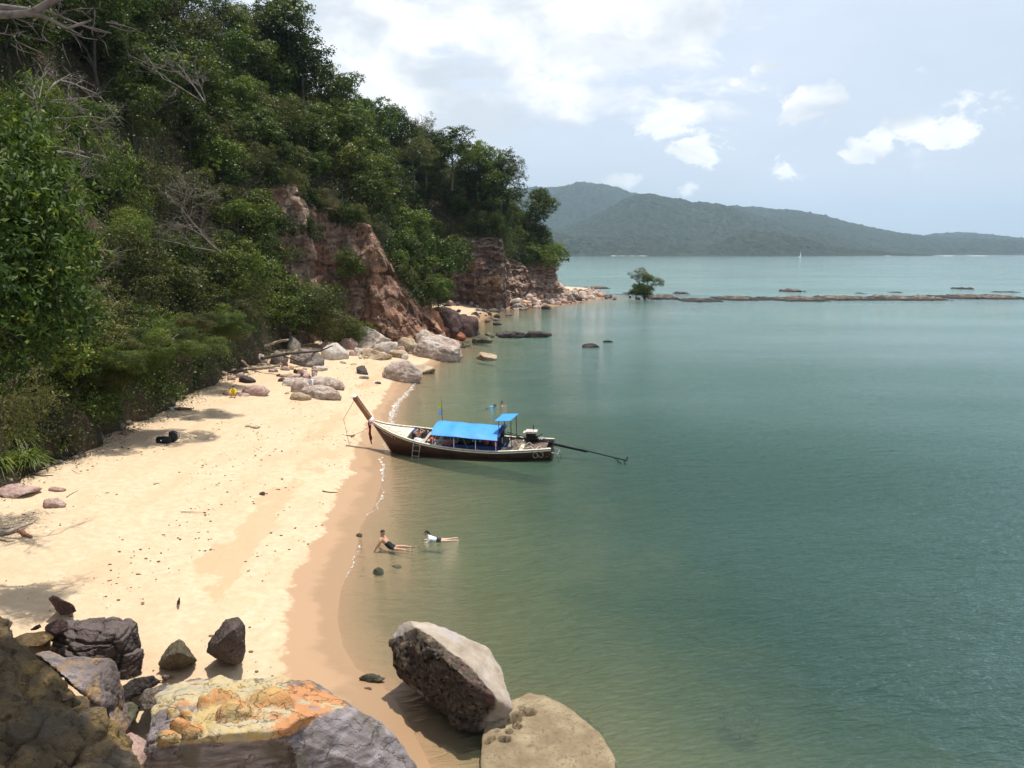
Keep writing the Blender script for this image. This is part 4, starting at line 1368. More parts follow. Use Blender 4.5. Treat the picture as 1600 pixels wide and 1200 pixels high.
def rock_verts(size, seed, sub=4, angular=0.5, rough=0.06, layered=0.0):
    V, Fx = ico(sub)
    V = V.copy()
    r = np.random.default_rng(seed)
    n = r.normal(size=(int(7 + 9 * angular), 3))
    n /= np.linalg.norm(n, axis=1)[:, None]
    for k_ in n:
        off = r.uniform(0.50, 0.86) + (1 - angular) * 0.16
        d = V @ k_ - off
        V -= k_ * np.where(d > 0, d * (0.93 if angular > .3 else .7), 0)[:, None]
    sc = np.array(size, float)
    V[:, 2] = np.where(V[:, 2] < -0.35, -0.35 + (V[:, 2] + 0.35) * 0.3, V[:, 2])
    W = V * sc
    L = sc.mean()
    nr_ = V / (np.linalg.norm(V, axis=1)[:, None] + 1e-6)
    h = fbm(W / L * 1.3 + seed * 3.1, 3) * 0.10 + fbm(W / L * 4 + seed, 4) * rough
    if layered:
        q = W[:, 2] / L * 6 + fbm(W / L * 1.5 + seed, 2) * .8 + W[:, 0] / L
        h += layered * 0.05 * np.where((q - np.floor(q)) < .2, -1, 0.3 * _grad[np.floor(q).astype(int) & 255, 1])
    W = W + nr_ * (h * L)[:, None]
    return W, Fx


def rock(px, py, wpx, hpx, m_, label=None, seed=None, angular=.5, rough=.06, layered=0.0, sub=None, group=None, depth=.8, sink=.12, rz=None, name='rock', category='rock', zb=None, tilt=0):
    seed = seed if seed is not None else int(px * 7 + py)
    b = on_ground(px, py) if zb is None else G(px, py, zb)
    dist = (Vector(b) - Vector((0, 0, CAM_H))).length
    W_ = wpx / F_PX * dist
    dep = math.asin(min(.9, (CAM_H - b.z) / dist))
    D_ = W_ * depth
    H_ = max((hpx / F_PX * dist - D_ * math.sin(dep) * .75) / math.cos(dep), 0.22 * W_)
    if sub is None: sub = 5 if wpx > 45 else 4 if wpx > 14 else 3
    V, Fx = rock_verts((W_ / 2 / .86, D_ / 2 / .86, H_ / 1.15), seed, sub, angular, rough, layered)
    me = mesh_np(name, V, Fx)
    o = put(name, me, RM[m_] if isinstance(m_, str) else m_)
    o.location = (b.x, b.y + D_ * .42, b.z + H_ * (0.30 - sink))
    o.rotation_euler = (0, tilt, (random.uniform(-.3, .3) if rz is None else rz))
    return tag(o, label, category, group)


def rocks(lst):
    for r_ in lst:
        rock(*r_[:6], **(r_[6] if len(r_) > 6 else {}))


rocks([
    (627, 596, 52, 36, 'pale', 'rounded boulder standing at the edge of the foam beyond the prow', dict(angular=.3, depth=.8, layered=.3)),
    (655, 584, 42, 9, 'tan', 'flat tan slab lying in the water right of the rounded boulder', dict(depth=1)),
    (682, 562, 68, 40, 'pale', 'largest grey striated boulder at the water below the red rock', dict(angular=.35, layered=1.2, depth=.6, rz=.1)),
    (662, 545, 26, 30, 'white', 'white knob of rock on the left of the largest striated boulder', dict(angular=.3)),
    (706, 529, 44, 17, 'red', 'orange topped block between the striated boulder and the dark one', dict(angular=.9, depth=.7)),
    (724, 526, 44, 40, 'purple', 'dark purple domed boulder reaching the water', dict(angular=.45, depth=1.1)),
    (690, 524, 62, 44, 'purple', 'broad purple brown rock with a shaded hollow, left of the dark dome', dict(angular=.7, depth=.9, seed=5)),
    (662, 527, 50, 52, 'red', 'red rock lump leaning on the foot of the pink cliff', dict(angular=.5, depth=.8, seed=9)),
    (564, 585, 22, 15, 'dark', 'small dark stone on the sand left of the rounded boulder', dict(angular=.8)),
    (567, 592, 16, 5, 'grey', 'flat brown stone just below the small dark one'),
    (520, 562, 38, 25, 'white', 'cream rounded boulder with a shadow line across it', dict(angular=.25)),
    (475, 572, 46, 26, 'grey', 'dark brown egg shaped boulder left of the cream one', dict(angular=.1, rz=-.2)),
    (432, 569, 26, 20, 'grey', 'grey boulder behind the pale driftwood log', dict(angular=.3)),
    (405, 566, 15, 13, 'pale', 'small pale boulder under the bank left of the grey one', dict(angular=.3)),
    (388, 567, 14, 12, 'grey', 'dull stone at the foot of the bank'),
    (575, 543, 56, 34, 'white', 'big white boulder heap at the end of the green shrub', dict(angular=.5)),
    (551, 532, 26, 22, 'white', 'white boulder half hidden by the shrub leaves', dict(angular=.5)),
    (600, 552, 42, 24, 'white', 'white crusted rock right of the white heap', dict(angular=.8, seed=3)),
    (634, 550, 36, 28, 'tan', 'angular olive tan rock left of the striated boulder', dict(angular=.9)),
    (580, 561, 52, 17, 'tan', 'flat yellowish slab in front of the white boulders', dict(angular=.4, depth=.7)),
    (619, 559, 38, 13, 'tan', 'low tan ledge rock in front of the angular one', dict(angular=.7)),
    (543, 545, 26, 17, 'pink', 'pinkish boulder between the cream one and the white heap', dict(angular=.4)),
    (560, 552, 15, 10, 'white', 'little white stone in front of the pinkish boulder'),
    (550, 556, 12, 9, 'pink', 'little pink stone beside the white one'),
    (505, 545, 20, 13, 'pink', 'pink block under the branch by the shrub', dict(angular=.8)),
    (456, 546, 24, 22, 'white', 'white slab leaning in the shade under the shrub', dict(angular=.9)),
    (535, 568, 12, 4, 'tan', 'tiny flat stone below the cream boulder'),
    (551, 570, 9, 3, 'tan', 'tiny stone on the sand right of the cream boulder'),
    (590, 600, 9, 4, 'dark', 'tiny dark stone left of the rounded boulder foot'),
    (462, 605, 48, 15, 'pale', 'long pale rock behind the seated person on the left', dict(angular=.15, rz=-.1, depth=.5)),
    (507, 607, 54, 20, 'pale', 'pale rock with a dark diamond patch, behind the seated person on the right', dict(angular=.2, depth=.55)),
    (497, 623, 62, 21, 'pale', 'long sloping rock the seated person leans on, pointing to the boat', dict(angular=.15, rz=-.25, depth=.45)),
    (468, 614, 30, 20, 'pale', 'short upright rock at the knees of the seated person', dict(angular=.3, depth=.6)),
    (466, 625, 30, 12, 'tan', 'low brown rounded stone nearest the camera in the seat group', dict(angular=.1, depth=.6)),
    (448, 616, 6, 4, 'tan', 'tiny cone of stone left of the seat group'),
    (396, 618, 44, 16, 'pink', 'pale pink rock lying alone on the sand', dict(angular=.3, rz=-.2, depth=.45)),
    (357, 618, 18, 9, 'pink', 'pink low stone behind the crouching child', dict(angular=.3)),
    (379, 619, 16, 5, 'pink', 'flat pink stone between the child and the pale pink rock'),
    (498, 580, 22, 9, 'pale', 'pointed pale stone in the branch shadow'),
    (383, 598, 24, 12, 'dark', 'dark blocky stone in the shade beyond the child', dict(angular=.8)),
    (440, 596, 11, 6, 'dark', 'dark stone left of the long pale rock'),
    (77, 795, 28, 16, 'pink', 'round pink stone alone on the near sand', dict(angular=.4)),
    (83, 769, 22, 8, 'pink', 'smaller pink stone above the round one on the near sand'),
    (14, 776, 52, 17, 'pink', 'flat pink rock at the left edge of the picture', dict(angular=.6)),
    (2, 758, 22, 13, 'pink', 'pink rock cut by the left edge behind the flat one'),
    (387, 667, 8, 4, 'tan', 'tiny tan pebble on the middle of the beach'),
    (398, 669, 15, 5, 'tan', 'flat tan stone on the middle of the beach'),
    (409, 774, 9, 6, 'dark', 'single dark shell like stone on the near sand'),
    (590, 899, 15, 12, 'green', 'dark round stone just under the shallow water', dict(depth=.8, sink=.1)),
    (619, 888, 14, 6, 'green', 'small flat stone under the shallow water beyond the round one'),
    (561, 839, 9, 6, 'green', 'small stone at the foam line left of the sitting bather'),
    (760, 563, 36, 14, 'tan', 'pale triangular rock standing out of the shallow water', dict(angular=.9, zb=0)),
    (738, 524, 20, 10, 'dark', 'wet dark stone by the purple dome', dict(zb=0.05)),
    (751, 536, 30, 14, 'green', 'olive weedy rock in the shallows beyond the striated boulder', dict(zb=0)),
    (729, 540, 16, 8, 'green', 'small weedy rock left of the olive one', dict(zb=.05)),
    (765, 527, 18, 8, 'green', 'weedy rock behind the olive one', dict(zb=0)),
    (722, 544, 10, 5, 'dark', 'dark wet stone right of the striated boulder'),
    (925, 543, 28, 6, 'dark', 'flat dark rock awash in the open water', dict(zb=0, depth=.5)),
    (950, 535, 14, 4, 'dark', 'tiny dark rock awash right beyond the flat one', dict(zb=0, depth=.6)),
    (857, 525, 11, 5, 'dark', 'dark rock at the end of the sunken line of reef', dict(zb=0, depth=.6)),
    (800, 528, 46, 4, 'dark', 'long dark reef line just above the water off the cove', dict(zb=0, depth=.25, sink=.0)),
    (835, 527.5, 40, 4, 'dark', 'thin continuation of the dark reef line', dict(zb=0, depth=.25, sink=.0)),
    (853, 483, 15, 6, 'dark', 'black stone in the water before the headland', dict(zb=0)),
    (776, 508, 14, 6, 'dark', 'dark stone in the cove shallows', dict(zb=0)),
    (776, 496, 9, 5, 'dark', 'small squarish dark stone in the cove', dict(zb=0)),
    (775, 501, 10, 4, 'grey', 'grey stone in the cove shallows', dict(zb=0)),
    (761, 503, 10, 4, 'grey', 'flat grey stone at the cove edge', dict(zb=.05)),
    (742, 491, 13, 7, 'dark', 'dark brown block on the cove sand', dict(angular=.9)),
    (716, 488, 8, 5, 'dark', 'small dark block on the cove sand', dict(angular=.9)),
    (723, 494, 12, 4, 'grey', 'flat grey stone on the cove sand'),
    (808, 477, 22, 12, 'white', 'brightest white boulder below the red block', dict(angular=.4)),
    (820, 473, 18, 12, 'red', 'square red block behind the white boulder', dict(angular=1)),
    (817, 484, 12, 4, 'grey', 'pale flat stone before the white boulder', dict(zb=0.1)),
    (795, 493, 10, 5, 'grey', 'grey stone at the end of the cove', dict(zb=0.0)),
    (773, 482, 16, 9, 'grey', 'rounded grey boulder below the dark cliff', dict(angular=.3)),
    (771, 488, 18, 6, 'green', 'low greenish boulder before the rounded grey one', dict(angular=.3)),
    (748, 486, 10, 5, 'grey', 'grey stone left of the greenish boulder'),
    (800, 466, 70, 14, 'purple', 'long smooth purple ledge at the foot of the pale cliff', dict(angular=.2, depth=.3)),
    (872, 455, 24, 16, 'pink', 'big broken pink block at the foot of the last cliff', dict(angular=1, rough=.12)),
    (60, 700, 24, 13, 'grey', 'grey stone in the litter under the long leaves'),
    (108, 668, 30, 22, 'grey', 'knobbly grey stone on the shaded bank', dict(angular=.7)),
    (130, 650, 18, 18, 'grey', 'upright grey stone deeper in the shade', dict(angular=.6)),
    (137, 689, 28, 17, 'grey', 'clean grey stone at the sand edge below the leaning trunk', dict(angular=.6)),
    (92, 692, 26, 15, 'grey', 'rounded grey stone left of the clean one', dict(angular=.3)),
    (66, 716, 18, 18, 'grey', 'grey stone at the lower end of the shaded bank', dict(angular=.6)),
    (40, 725, 18, 12, 'grey', 'low grey stone under the arching leaves'),
    (75, 683, 20, 12, 'grey', 'dull stone between the knobbly and the rounded one'),
    (100, 962, 0.1, 0.1, 'dark', 'x') if False else (20, 748, 16, 8, 'grey', 'stone at the left end of the leaf litter'),
])
# rubble that repeats
rr = random.Random(77)


joined = []


def scatter(n, region, wr, mats, label, group, seed0, zmin=None, small=0):
    """stones scattered over a quadrilateral of ground"""
    for i in range(n):
        u, v = rr.random(), rr.random()
        a, b, c, d = region
        x = (a[0] * (1 - u) + b[0] * u) * (1 - v) + (d[0] * (1 - u) + c[0] * u) * v
        y = (a[1] * (1 - u) + b[1] * u) * (1 - v) + (d[1] * (1 - u) + c[1] * u) * v
        w_ = rr.uniform(*wr) * (1.4 if rr.random() < .15 else 1)
        m_ = rr.choice(mats)
        if small and w_ < small:
            b_ = on_ground(x, y) if zmin is None else G(x, y, zmin)
            W_ = w_ / F_PX * (b_ - Vector((0, 0, CAM_H))).length
            V_, F_ = rock_verts((W_ / 1.7, W_ / 2, W_ / 2.6), seed0 + i, 2, .8)
            joined.append((V_ + np.array([b_.x, b_.y, b_.z + W_ * .08]), [tuple(f_) for f_ in F_]))
            continue
        wd = {'pale': 'pale', 'white': 'white', 'pink': 'pink', 'grey': 'grey', 'dark': 'dark', 'green': 'weedy', 'red': 'red', 'tan': 'tan', 'purple': 'purple'}[m_]
        rock(x, y, w_, w_ * rr.uniform(.5, .8), m_, 'small %s stone %s' % (wd, label), seed=seed0 + i, angular=rr.uniform(.4, 1), sub=3 if w_ > 5 else 2, group=group, depth=rr.uniform(.6, 1), rz=rr.uniform(-1.5, 1.5), zb=zmin)


scatter(26, [(690, 476), (775, 476), (800, 484), (695, 479)], (6, 12), ['grey', 'pink', 'white', 'pale', 'dark'], 'in the band below the dark cliff', 'stones below the dark cliff', 1000)
scatter(16, [(720, 490), (760, 486), (775, 500), (735, 508)], (4, 8), ['dark', 'grey'], 'on the cove sand by the water', 'stones on the cove sand', 1100)
scatter(150, [(800, 468), (878, 459), (912, 470), (800, 483)], (5, 12), ['pink', 'pale', 'tan', 'grey', 'grey', 'dark', 'white'], 'in the rubble at the foot of the headland', 'rubble at the foot of the headland', 1200, small=9.0)
scatter(170, [(866, 458), (925, 457), (950, 463), (872, 477)], (5, 11), ['pink', 'pink', 'pale', 'tan', 'dark', 'white'], 'on the rubble spit off the headland', 'rubble on the spit', 1300, small=9.2)
scatter(9, [(940, 463), (1000, 464), (1000, 469), (940, 468)], (3, 6), ['dark', 'grey'], 'awash between the spit and the lone tree', 'stones between spit and tree', 1400, 0.0)
scatter(20, [(425, 572), (490, 578), (495, 596), (430, 590)], (6, 13), ['pink', 'pink', 'pale', 'dark', 'red'], 'in the pink rubble behind the seat rocks', 'pink rubble behind the seat rocks', 1500)
scatter(16, [(340, 586), (440, 572), (440, 580), (350, 600)], (4, 12), ['dark', 'grey', 'pink', 'red'], 'among the driftwood below the bank', 'stones among the driftwood', 1600)
scatter(20, [(15, 735), (200, 655), (205, 690), (60, 735)], (5, 14), ['grey', 'dark', 'grey', 'pink'], 'in the dark litter under the near trees', 'stones under the near trees', 1700)
scatter(22, [(530, 548), (650, 540), (660, 562), (535, 562)], (5, 12), ['white', 'tan', 'pink', 'grey'], 'filling the gaps of the white boulder heap', 'gap stones of the white heap', 1800)

put('rubble', poly_mesh('rubble', *merge(joined), smooth=False), rock_mat('mixed rubble', (.16, .11, .09), (.36, .25, .20), (.52, .42, .36), (.10, .065, .05), scale=1.2), kind='stuff', label='countless small pink and brown stones between the bigger ones on the spit', category='rubble')

# leaf litter and twigs along the edge of the forest
g = np.random.default_rng(5)
n_ = 15000
Yl = g.uniform(30, 92, n_)
xl = xb(Yl) + np.abs(g.normal(size=n_)) * 1.1 - 1.6
zl = ground(xl, Yl) + g.uniform(0.0, .10, n_)
v, f, tt = leaves_np(np.stack([xl, Yl, zl], -1), np.tile([0, 0, 1.0], (n_, 1)), 0.13, 0.3, r=g)
me = mesh_np('leaf_litter', v, f, smooth=False)
put('leaf_litter', me, plain('dry leaf litter', (0.11, 0.065, 0.038), .9, .3), kind='stuff', label='brown dry leaves and bits of wood along the edge of the forest', category='leaf litter')


# ---- driftwood
def stick(pts, r0, r1, m_, label, category='branch', name='driftwood', group=None, nseg=6, jit=.3, lift=0.0):
    P_ = []
    for q in pts:
        if len(q) == 2:
            p_ = on_ground(*q)
            p_.z += r0 * .8
        else:
            p_ = G(q[0], q[1], q[2])
        P_.append(np.array(p_))
    fine = []
    for a, b in zip(P_[:-1], P_[1:]):
        for u in np.linspace(0, 1, 5)[:-1]:
            fine.append(a + (b - a) * u + np.array([rr.gauss(0, 1), rr.gauss(0, 1), abs(rr.gauss(0, .5))]) * r0 * jit)
    fine.append(P_[-1])
    V, Fs = tube_np(fine, np.linspace(r0, r1, len(fine)), nseg)
    o0 = V.mean(0)
    o = put(name, poly_mesh(name, V - o0, Fs), m_)
    o.location = o0
    return tag(o, label, category, group)


wood_g = plain('weathered driftwood', (0.34, 0.28, 0.22), .9, .25, scale=6, bmp=.02)
wood_d = plain('dark wet wood', (0.055, 0.04, 0.03), .9, .3, scale=6, bmp=.02)
stick([(393, 579), (412, 576, 1.9), (428, 573, 2.1), (441, 569, 2.3)], .17, .08, wood_g, 'pale driftwood log lying on the rubble below the bank', 'log')
stick([(441, 571, 2.2), (438, 566, 2.6)], .07, .04, wood_g, 'short stub pointing up at the end of the pale log', 'branch')
stick([(410, 560, 2.6), (450, 553, 2.8), (472, 551, 2.7), (500, 549, 2.6), (520, 540, 3.2)], .16, .05, wood_d, 'long dark branch running under the shrub to the cream boulder', 'branch')
stick([(412, 541, 3.4), (432, 535, 3.7), (450, 531, 4.1)], .13, .10, wood_g, 'broken grey trunk lying under the green shrub', 'log')
stick([(410, 545, 3), (440, 556, 2.4), (470, 566, 1.9)], .10, .05, wood_d, 'dark branch crossing below the broken trunk', 'branch')
stick([(350, 585), (372, 579, 2.1), (396, 577, 2.2)], .12, .05, wood_d, 'dark root tangle left of the pale log', 'branch')
stick([(365, 560, 3.2), (375, 575, 2.2), (360, 585, 1.9)], .09, .04, wood_d, 'thin dark root hanging down the bank', 'branch')
stick([(378, 563, 3.2), (388, 572, 2.4), (400, 583)], .08, .03, wood_g, 'greyish root hanging beside the thin dark one', 'branch')
stick([(146, 668), (165, 655, 2.2), (192, 640, 3.0)], .15, .10, wood_d, 'dark trunk leaning up from the sand into the shrub', 'log')
stick([(150, 668), (185, 652, 2.1), (220, 640, 2.6)], .05, .02, wood_g, 'thin pale pole beside the dark leaning trunk', 'branch')
stick([(160, 655, 2.2), (163, 640, 3.1), (163, 626, 3.8)], .09, .05, wood_d, 'crooked dark stem rising behind the leaning trunk', 'branch')
stick([(0, 838), (20, 833), (42, 824)], .13, .04, wood_g, 'grey splintered driftwood at the left edge of the near sand', 'driftwood')
stick([(0, 828), (25, 826), (50, 819)], .05, .02, wood_g, 'thin fork above the splintered driftwood', 'driftwood')
stick([(0, 844), (12, 847), (24, 846)], .05, .02, wood_g, 'short grey stick below the splintered driftwood', 'driftwood')
stick([(32, 832), (40, 838), (50, 842)], .10, .05, plain('reddish bark', (.30, .17, .11), .9), 'reddish bark piece beside the splintered driftwood', 'driftwood')
stick([(50, 742), (65, 745), (83, 744)], .04, .02, wood_d, 'dark twig on the sand below the long leaves')
stick([(112, 735), (122, 741), (140, 740)], .025, .01, wood_g, 'bent thin twig on the pale sand')
stick([(104, 777), (113, 771), (122, 767)], .02, .01, wood_g, 'straight thin twig right of the round pink stone')
stick([(283, 800), (300, 800.5), (316, 801)], .02, .01, wood_g, 'long thin straw lying across the middle of the near sand')
stick([(240, 757), (247, 756), (253, 755.5)], .03, .01, wood_g, 'short twig on the sand below the black bags')
stick([(504, 768), (515, 770), (527, 770)], .03, .015, wood_d, 'dark stick at the edge of the wet sand below the anchor')
stick([(313, 785), (318, 781), (321, 778)], .02, .01, wood_d, 'tiny forked twig on the near sand')
stick([(320, 582.5), (328, 580, 1.9), (338, 581)], .08, .04, wood_d, 'dark driftwood stub at the back of the beach')
for i in range(34):
    a = (rr.uniform(0, 1), rr.uniform(0, 1))
    x = 20 + a[0] * 190
    y = 752 - a[0] * 85 + rr.uniform(-14, 4)
    l = rr.uniform(8, 24)
    stick([(x, y), (x + l * .5, y + rr.uniform(-3, 2)), (x + l, y + rr.uniform(-6, 2))], .03, .012, rr.choice([wood_d, wood_g]), 'loose stick in the litter below the near trees', group='sticks in the litter', nseg=4)
# small upright stub of wood in the sand
stick([(279, 943), (279.5, 939, gz(*on_ground(279, 943)[:2]) + .22), (280, 934, gz(*on_ground(279, 943)[:2]) + .36)], .055, .02, wood_d, 'pointed wooden stub standing upright in the near sand', 'stake', name='stake', jit=.1)

# scattered bits on the sand: too small and many to count
g = np.random.default_rng(9)
n_ = 5200
Yl = 17 + 85 * g.random(n_) ** 1.3
fr_ = g.random(n_)
xl = xb(Yl) + (xt(Yl) - xb(Yl)) * fr_ + fbm(np.stack([Yl * .1, fr_ * 3, 0 * Yl], -1), 2)
wr = g.random(n_) < .08                 # a drift line left by the last high water
fr_ = np.where(wr, .60 + .06 * g.normal(size=n_) + .06 * np.sin(Yl * .25), fr_)
xl = np.where(wr, xb(Yl) + (xt(Yl) - xb(Yl)) * fr_, xl)
keep = wr | (fbm(np.stack([xl * .35, Yl * .16, 0 * xl], -1), 3) > 0.02)
xl, Yl = xl[keep], Yl[keep]
zl = ground(xl, Yl) + .015
V0, F0 = ico(1)
sz_ = .008 + .035 * g.random(len(xl)) ** 3
vv = (V0[None] * (sz_[:, None, None] * np.stack([g.uniform(.8, 2.2, len(xl)), g.uniform(.8, 1.6, len(xl)), np.full(len(xl), .6)], -1)[:, None, :]) + np.stack([xl, Yl, zl], -1)[:, None]).reshape(-1, 3)
ff = (F0[None] + (np.arange(len(xl)) * len(V0))[:, None, None]).reshape(-1, 3)
put('pebbles', mesh_np('pebbles', vv, ff), plain('beach pebbles', (.20, .12, .08), .85, .35, scale=1.5), kind='stuff', label='scattered dark pebbles and bits lying on the dry sand', category='pebbles')

# ---- reef
def reef(px0, px1, py, hpx, label, seed, m_='dark', top='tan', wpx=3.0, name='reef'):
    A, B = G(px0, py, 0), G(px1, py, 0)
    L = (B - A).length
    n = max(20, int(L / .5))
    D = wpx / F_PX * (A.y ** 2) / CAM_H
    Hm = hpx / F_PX * A.y
    u = np.linspace(0, 1, n)
    w2 = np.linspace(-1, 1, 15)
    U, W2 = np.meshgrid(u, w2, indexing='ij')
    X = A.x + (B.x - A.x) * U
    Y = A.y + (B.y - A.y) * U + W2 * D
    q = np.stack([X * .5, Y * .3, 0 * X + seed], -1).reshape(-1, 3)
    env = np.sin(np.clip(U, 0.0, 1) * PI) ** .35
    edge = 1 - np.abs(W2) ** 4
    gaps = fbm(np.stack([X.ravel() * .12, 0 * X.ravel(), 0 * X.ravel() + seed * 3.3], -1), 3).reshape(X.shape)
    Z = Hm * 1.25 * env * edge * np.clip(.95 + gaps * .5, 0.3, 1.6) + (fbm(q * 1.8, 4).reshape(X.shape)) * Hm * .6
    d1, d2, cv = cells(np.stack([X * .7, Y * .5, 0 * X], -1).reshape(-1, 3), seed)
    Z += (cv.reshape(X.shape) - .5) * Hm * .8 - .15
    Z = np.where(np.abs(W2) > .97, -.6, Z)
    Y = Y + (cv.reshape(X.shape) - .5) * D * .3
    o = put(name, mesh_np(name, np.stack([X, Y, Z], -1).reshape(-1, 3), grid_faces(*X.shape)), m_reef)
    return tag(o, label, 'reef')


m_reef, t = mat('reef rock')
pos = t.n('ShaderNodeNewGeometry').outputs['Position']
zz = t.n('ShaderNodeSeparateXYZ', inp={0: pos}).outputs[2]
c = t.ramp(t.noise(pos, .8, 6, .7), [(.38, (.03, .026, .021)), (.5, (.09, .072, .055)), (.62, (.26, .21, .155))])
c = t.mix(t.smooth(zz, .55, .25), c, (.02, .018, .015))
p = principled(t, Base_Color=c, Roughness=.9)
t.set(p, 'Normal', bump(t, t.noise(pos, 3, 6, .7), .3))
outp(t, p.outputs[0])
reef(1010, 1058, 465.5, 3.4, 'tan rock ledge stretching right from the lone tree', 2)
reef(975, 1020, 459.5, 1.2, 'low dark ledge behind the lone tree', 3)
reef(1055, 1125, 469.5, 2.6, 'dark weedy stretch of reef right of the tan ledge', 4)
reef(1118, 1210, 467, 3.2, 'left third of the long tan reef', 5)
reef(1205, 1285, 468.5, 3.6, 'dark broken middle of the long tan reef', 6)
reef(1280, 1365, 467, 3.4, 'long tan reef just right of its dark middle', 7)
reef(1362, 1470, 467, 3.8, 'flat raised slab part of the long reef', 8)
reef(1465, 1592, 465, 3.0, 'right end of the long reef thinning out', 9)
reef(912, 952, 450.5, 2.4, 'dark low rock off the end of the headland', 10, wpx=1.2)
reef(1052, 1076, 458.5, 2.0, 'small dark rock beyond the tan ledge', 11, wpx=1.0)
reef(1220, 1256, 455.5, 3.0, 'dark rock with a raised right end beyond the long reef', 12, wpx=1.0)
reef(1494, 1516, 451.5, 2.6, 'small dark rock far out beyond the reef on the right', 13, wpx=.9)
reef(1545, 1592, 456.5, 1.4, 'thin dark line of rock at the far right beyond the reef', 14, wpx=.8)
reef(1390, 1410, 456.8, 1.1, 'tiny dark rock awash beyond the flat slab', 15, wpx=.7)
reef(1340, 1350, 458.5, 1.2, 'tiniest dark rock beyond the middle of the reef', 16, wpx=.7)
reef(888, 900, 452, 1.0, 'tiny dark rock just off the last cliff', 17, wpx=.6)

# ---------------------------------------------------------------- foreground boulders, each from its own hull
def hull_rock(name, pts, vox, m_, label, seed, disp=.05, fine=.02, strata=None, pits=None, smooth_it=4, category='boulder', parent=None, cellamp=0.0):
    bm = bmesh.new()
    for groups in pts:
        b2 = bmesh.new()
        for q in groups:
            b2.verts.new(G(*q) if len(q) == 3 else Vector(q[:3]))
        r_ = bmesh.ops.convex_hull(b2, input=b2.verts)
        bmesh.ops.delete(b2, geom=[e for e in r_['geom_interior'] if isinstance(e, bmesh.types.BMVert)], context='VERTS')
        tm = bpy.data.meshes.new('t')
        b2.to_mesh(tm)
        bm.from_mesh(tm)
        b2.free()
    me = bpy.data.meshes.new('t')
    bm.to_mesh(me)
    bm.free()
    o = bpy.data.objects.new('t', me)
    COL.objects.link(o)
    md = o.modifiers.new('r', 'REMESH')
    md.mode = 'VOXEL'
    md.voxel_size = vox
    sm = o.modifiers.new('s', 'SMOOTH')
    sm.factor = .5
    sm.iterations = smooth_it
    dg = bpy.context.evaluated_depsgraph_get()
    ev = o.evaluated_get(dg)
    m2 = bpy.data.meshes.new_from_object(ev)
    bpy.data.objects.remove(o)
    n = len(m2.vertices)
    V = np.empty(n * 3, np.float32)
    m2.vertices.foreach_get('co', V)
    V = V.reshape(-1, 3).astype(float)
    N_ = np.empty(n * 3, np.float32)
    m2.vertices.foreach_get('normal', N_)
    N_ = N_.reshape(-1, 3)
    h = fbm(V * .9 + seed, 3) * disp * 1.6 + fbm(V * 3.2 + seed, 4) * disp * .6 + fbm(V * 11 + seed, 3) * fine
    if cellamp:
        a1, a2, av = cells(V * 1.7 + seed, seed & 63)
        h += (av - .5) * cellamp - np.clip(1 - (a2 - a1) / .12, 0, 1) * cellamp * .7
    if strata:
        dv, freq, amp = strata
        dv = np.array(dv, float); dv /= np.linalg.norm(dv)
        q = (V @ dv) * freq + fbm(V * .8 + seed, 3) * .9
        fr__ = q - np.floor(q)
        h += amp * (np.where(fr__ < .25, -1.0, .5 * _grad[np.floor(q).astype(int) & 255, 1]))
    if pits is not None:
        h += pits(V, N_)
    V = V + N_ * h[:, None]
    c0 = V.mean(0)
    c0[2] = V[:, 2].min()
    m2.vertices.foreach_set('co', (V - c0).astype(np.float32).ravel())
    m2.polygons.foreach_set('use_smooth', np.ones(len(m2.polygons), bool))
    m2.materials.clear()
    m2.update()
    m2.name = name
    o = put(name, m2, m_, parent)
    o.location = c0
    return tag(o, label, category)


# materials for the near boulders
def pitted_boulder_mat():
    mt, t = mat('half smooth half pitted boulder')
    g_ = t.n('ShaderNodeNewGeometry')
    pos, nrm = g_.outputs['Position'], g_.outputs['Normal']
    tx = t.n('ShaderNodeAttribute', attribute_name='side').outputs['Fac']
    n1 = t.noise(pos, 1.4, 6, .6)
    n2 = t.noise(pos, 7, 6, .65)
    f = t.smooth(t.math('ADD', tx, t.math('MULTIPLY_ADD', n2, .16, -.08)), -.05, .06)
    sm = t.ramp(n1, [(.3, (.25, .20, .15)), (.5, (.34, .28, .215)), (.68, (.42, .36, .30))])
    sm = t.mix(t.smooth(t.noise(pos, .7, 3), .46, .62, 0, .7), sm, (.34, .30, .31))
    sm = t.mix(t.math('MULTIPLY', t.smooth(t.voro(pos, 16), .10, .04), .7), sm, (.10, .075, .05))
    st = t.noise(t.vmath('MULTIPLY', pos, (1.1, 1.1, 5)), 1.3, 5, .6)
    dk = t.ramp(n2, [(.33, (.02, .015, .011)), (.48, (.06, .044, .031)), (.6, (.12, .088, .058)), (.70, (.30, .215, .13))])  # pitted near face; its shade is put into these dark colours too
    dk = t.mix(t.smooth(st, .5, .6, 0, .6), dk, (.07, .052, .04))
    dk = t.mix(t.smooth(t.noise(pos, 1.1, 3), .52, .66, 0, .8), dk, (.10, .05, .042))
    v1 = t.voro(t.vmath('ADD', pos, t.vmath('SCALE', t.noise(pos, 3, 3, out=1), .25)), 5.5)
    pit = t.math('MULTIPLY', t.smooth(v1, .30, .16), t.smooth(t.noise(pos, 1.2, 3), .36, .5))
    dk = t.mix(pit, dk, (.016, .012, .009))
    c = t.mix(f, dk, sm)
    p = principled(t, Base_Color=c, Roughness=.85)
    h = t.math('ADD', t.math('MULTIPLY', n2, t.math('MULTIPLY_ADD', f, -.75, 1.0)), t.math('ADD', t.math('MULTIPLY', t.noise(pos, 30, 3), .15), t.math('MULTIPLY', t.math('MULTIPLY', pit, t.math('SUBTRACT', 1.0, f)), -1.4)))
    t.set(p, 'Normal', bump(t, h, .07))
    outp(t, p.outputs[0])
    return mt


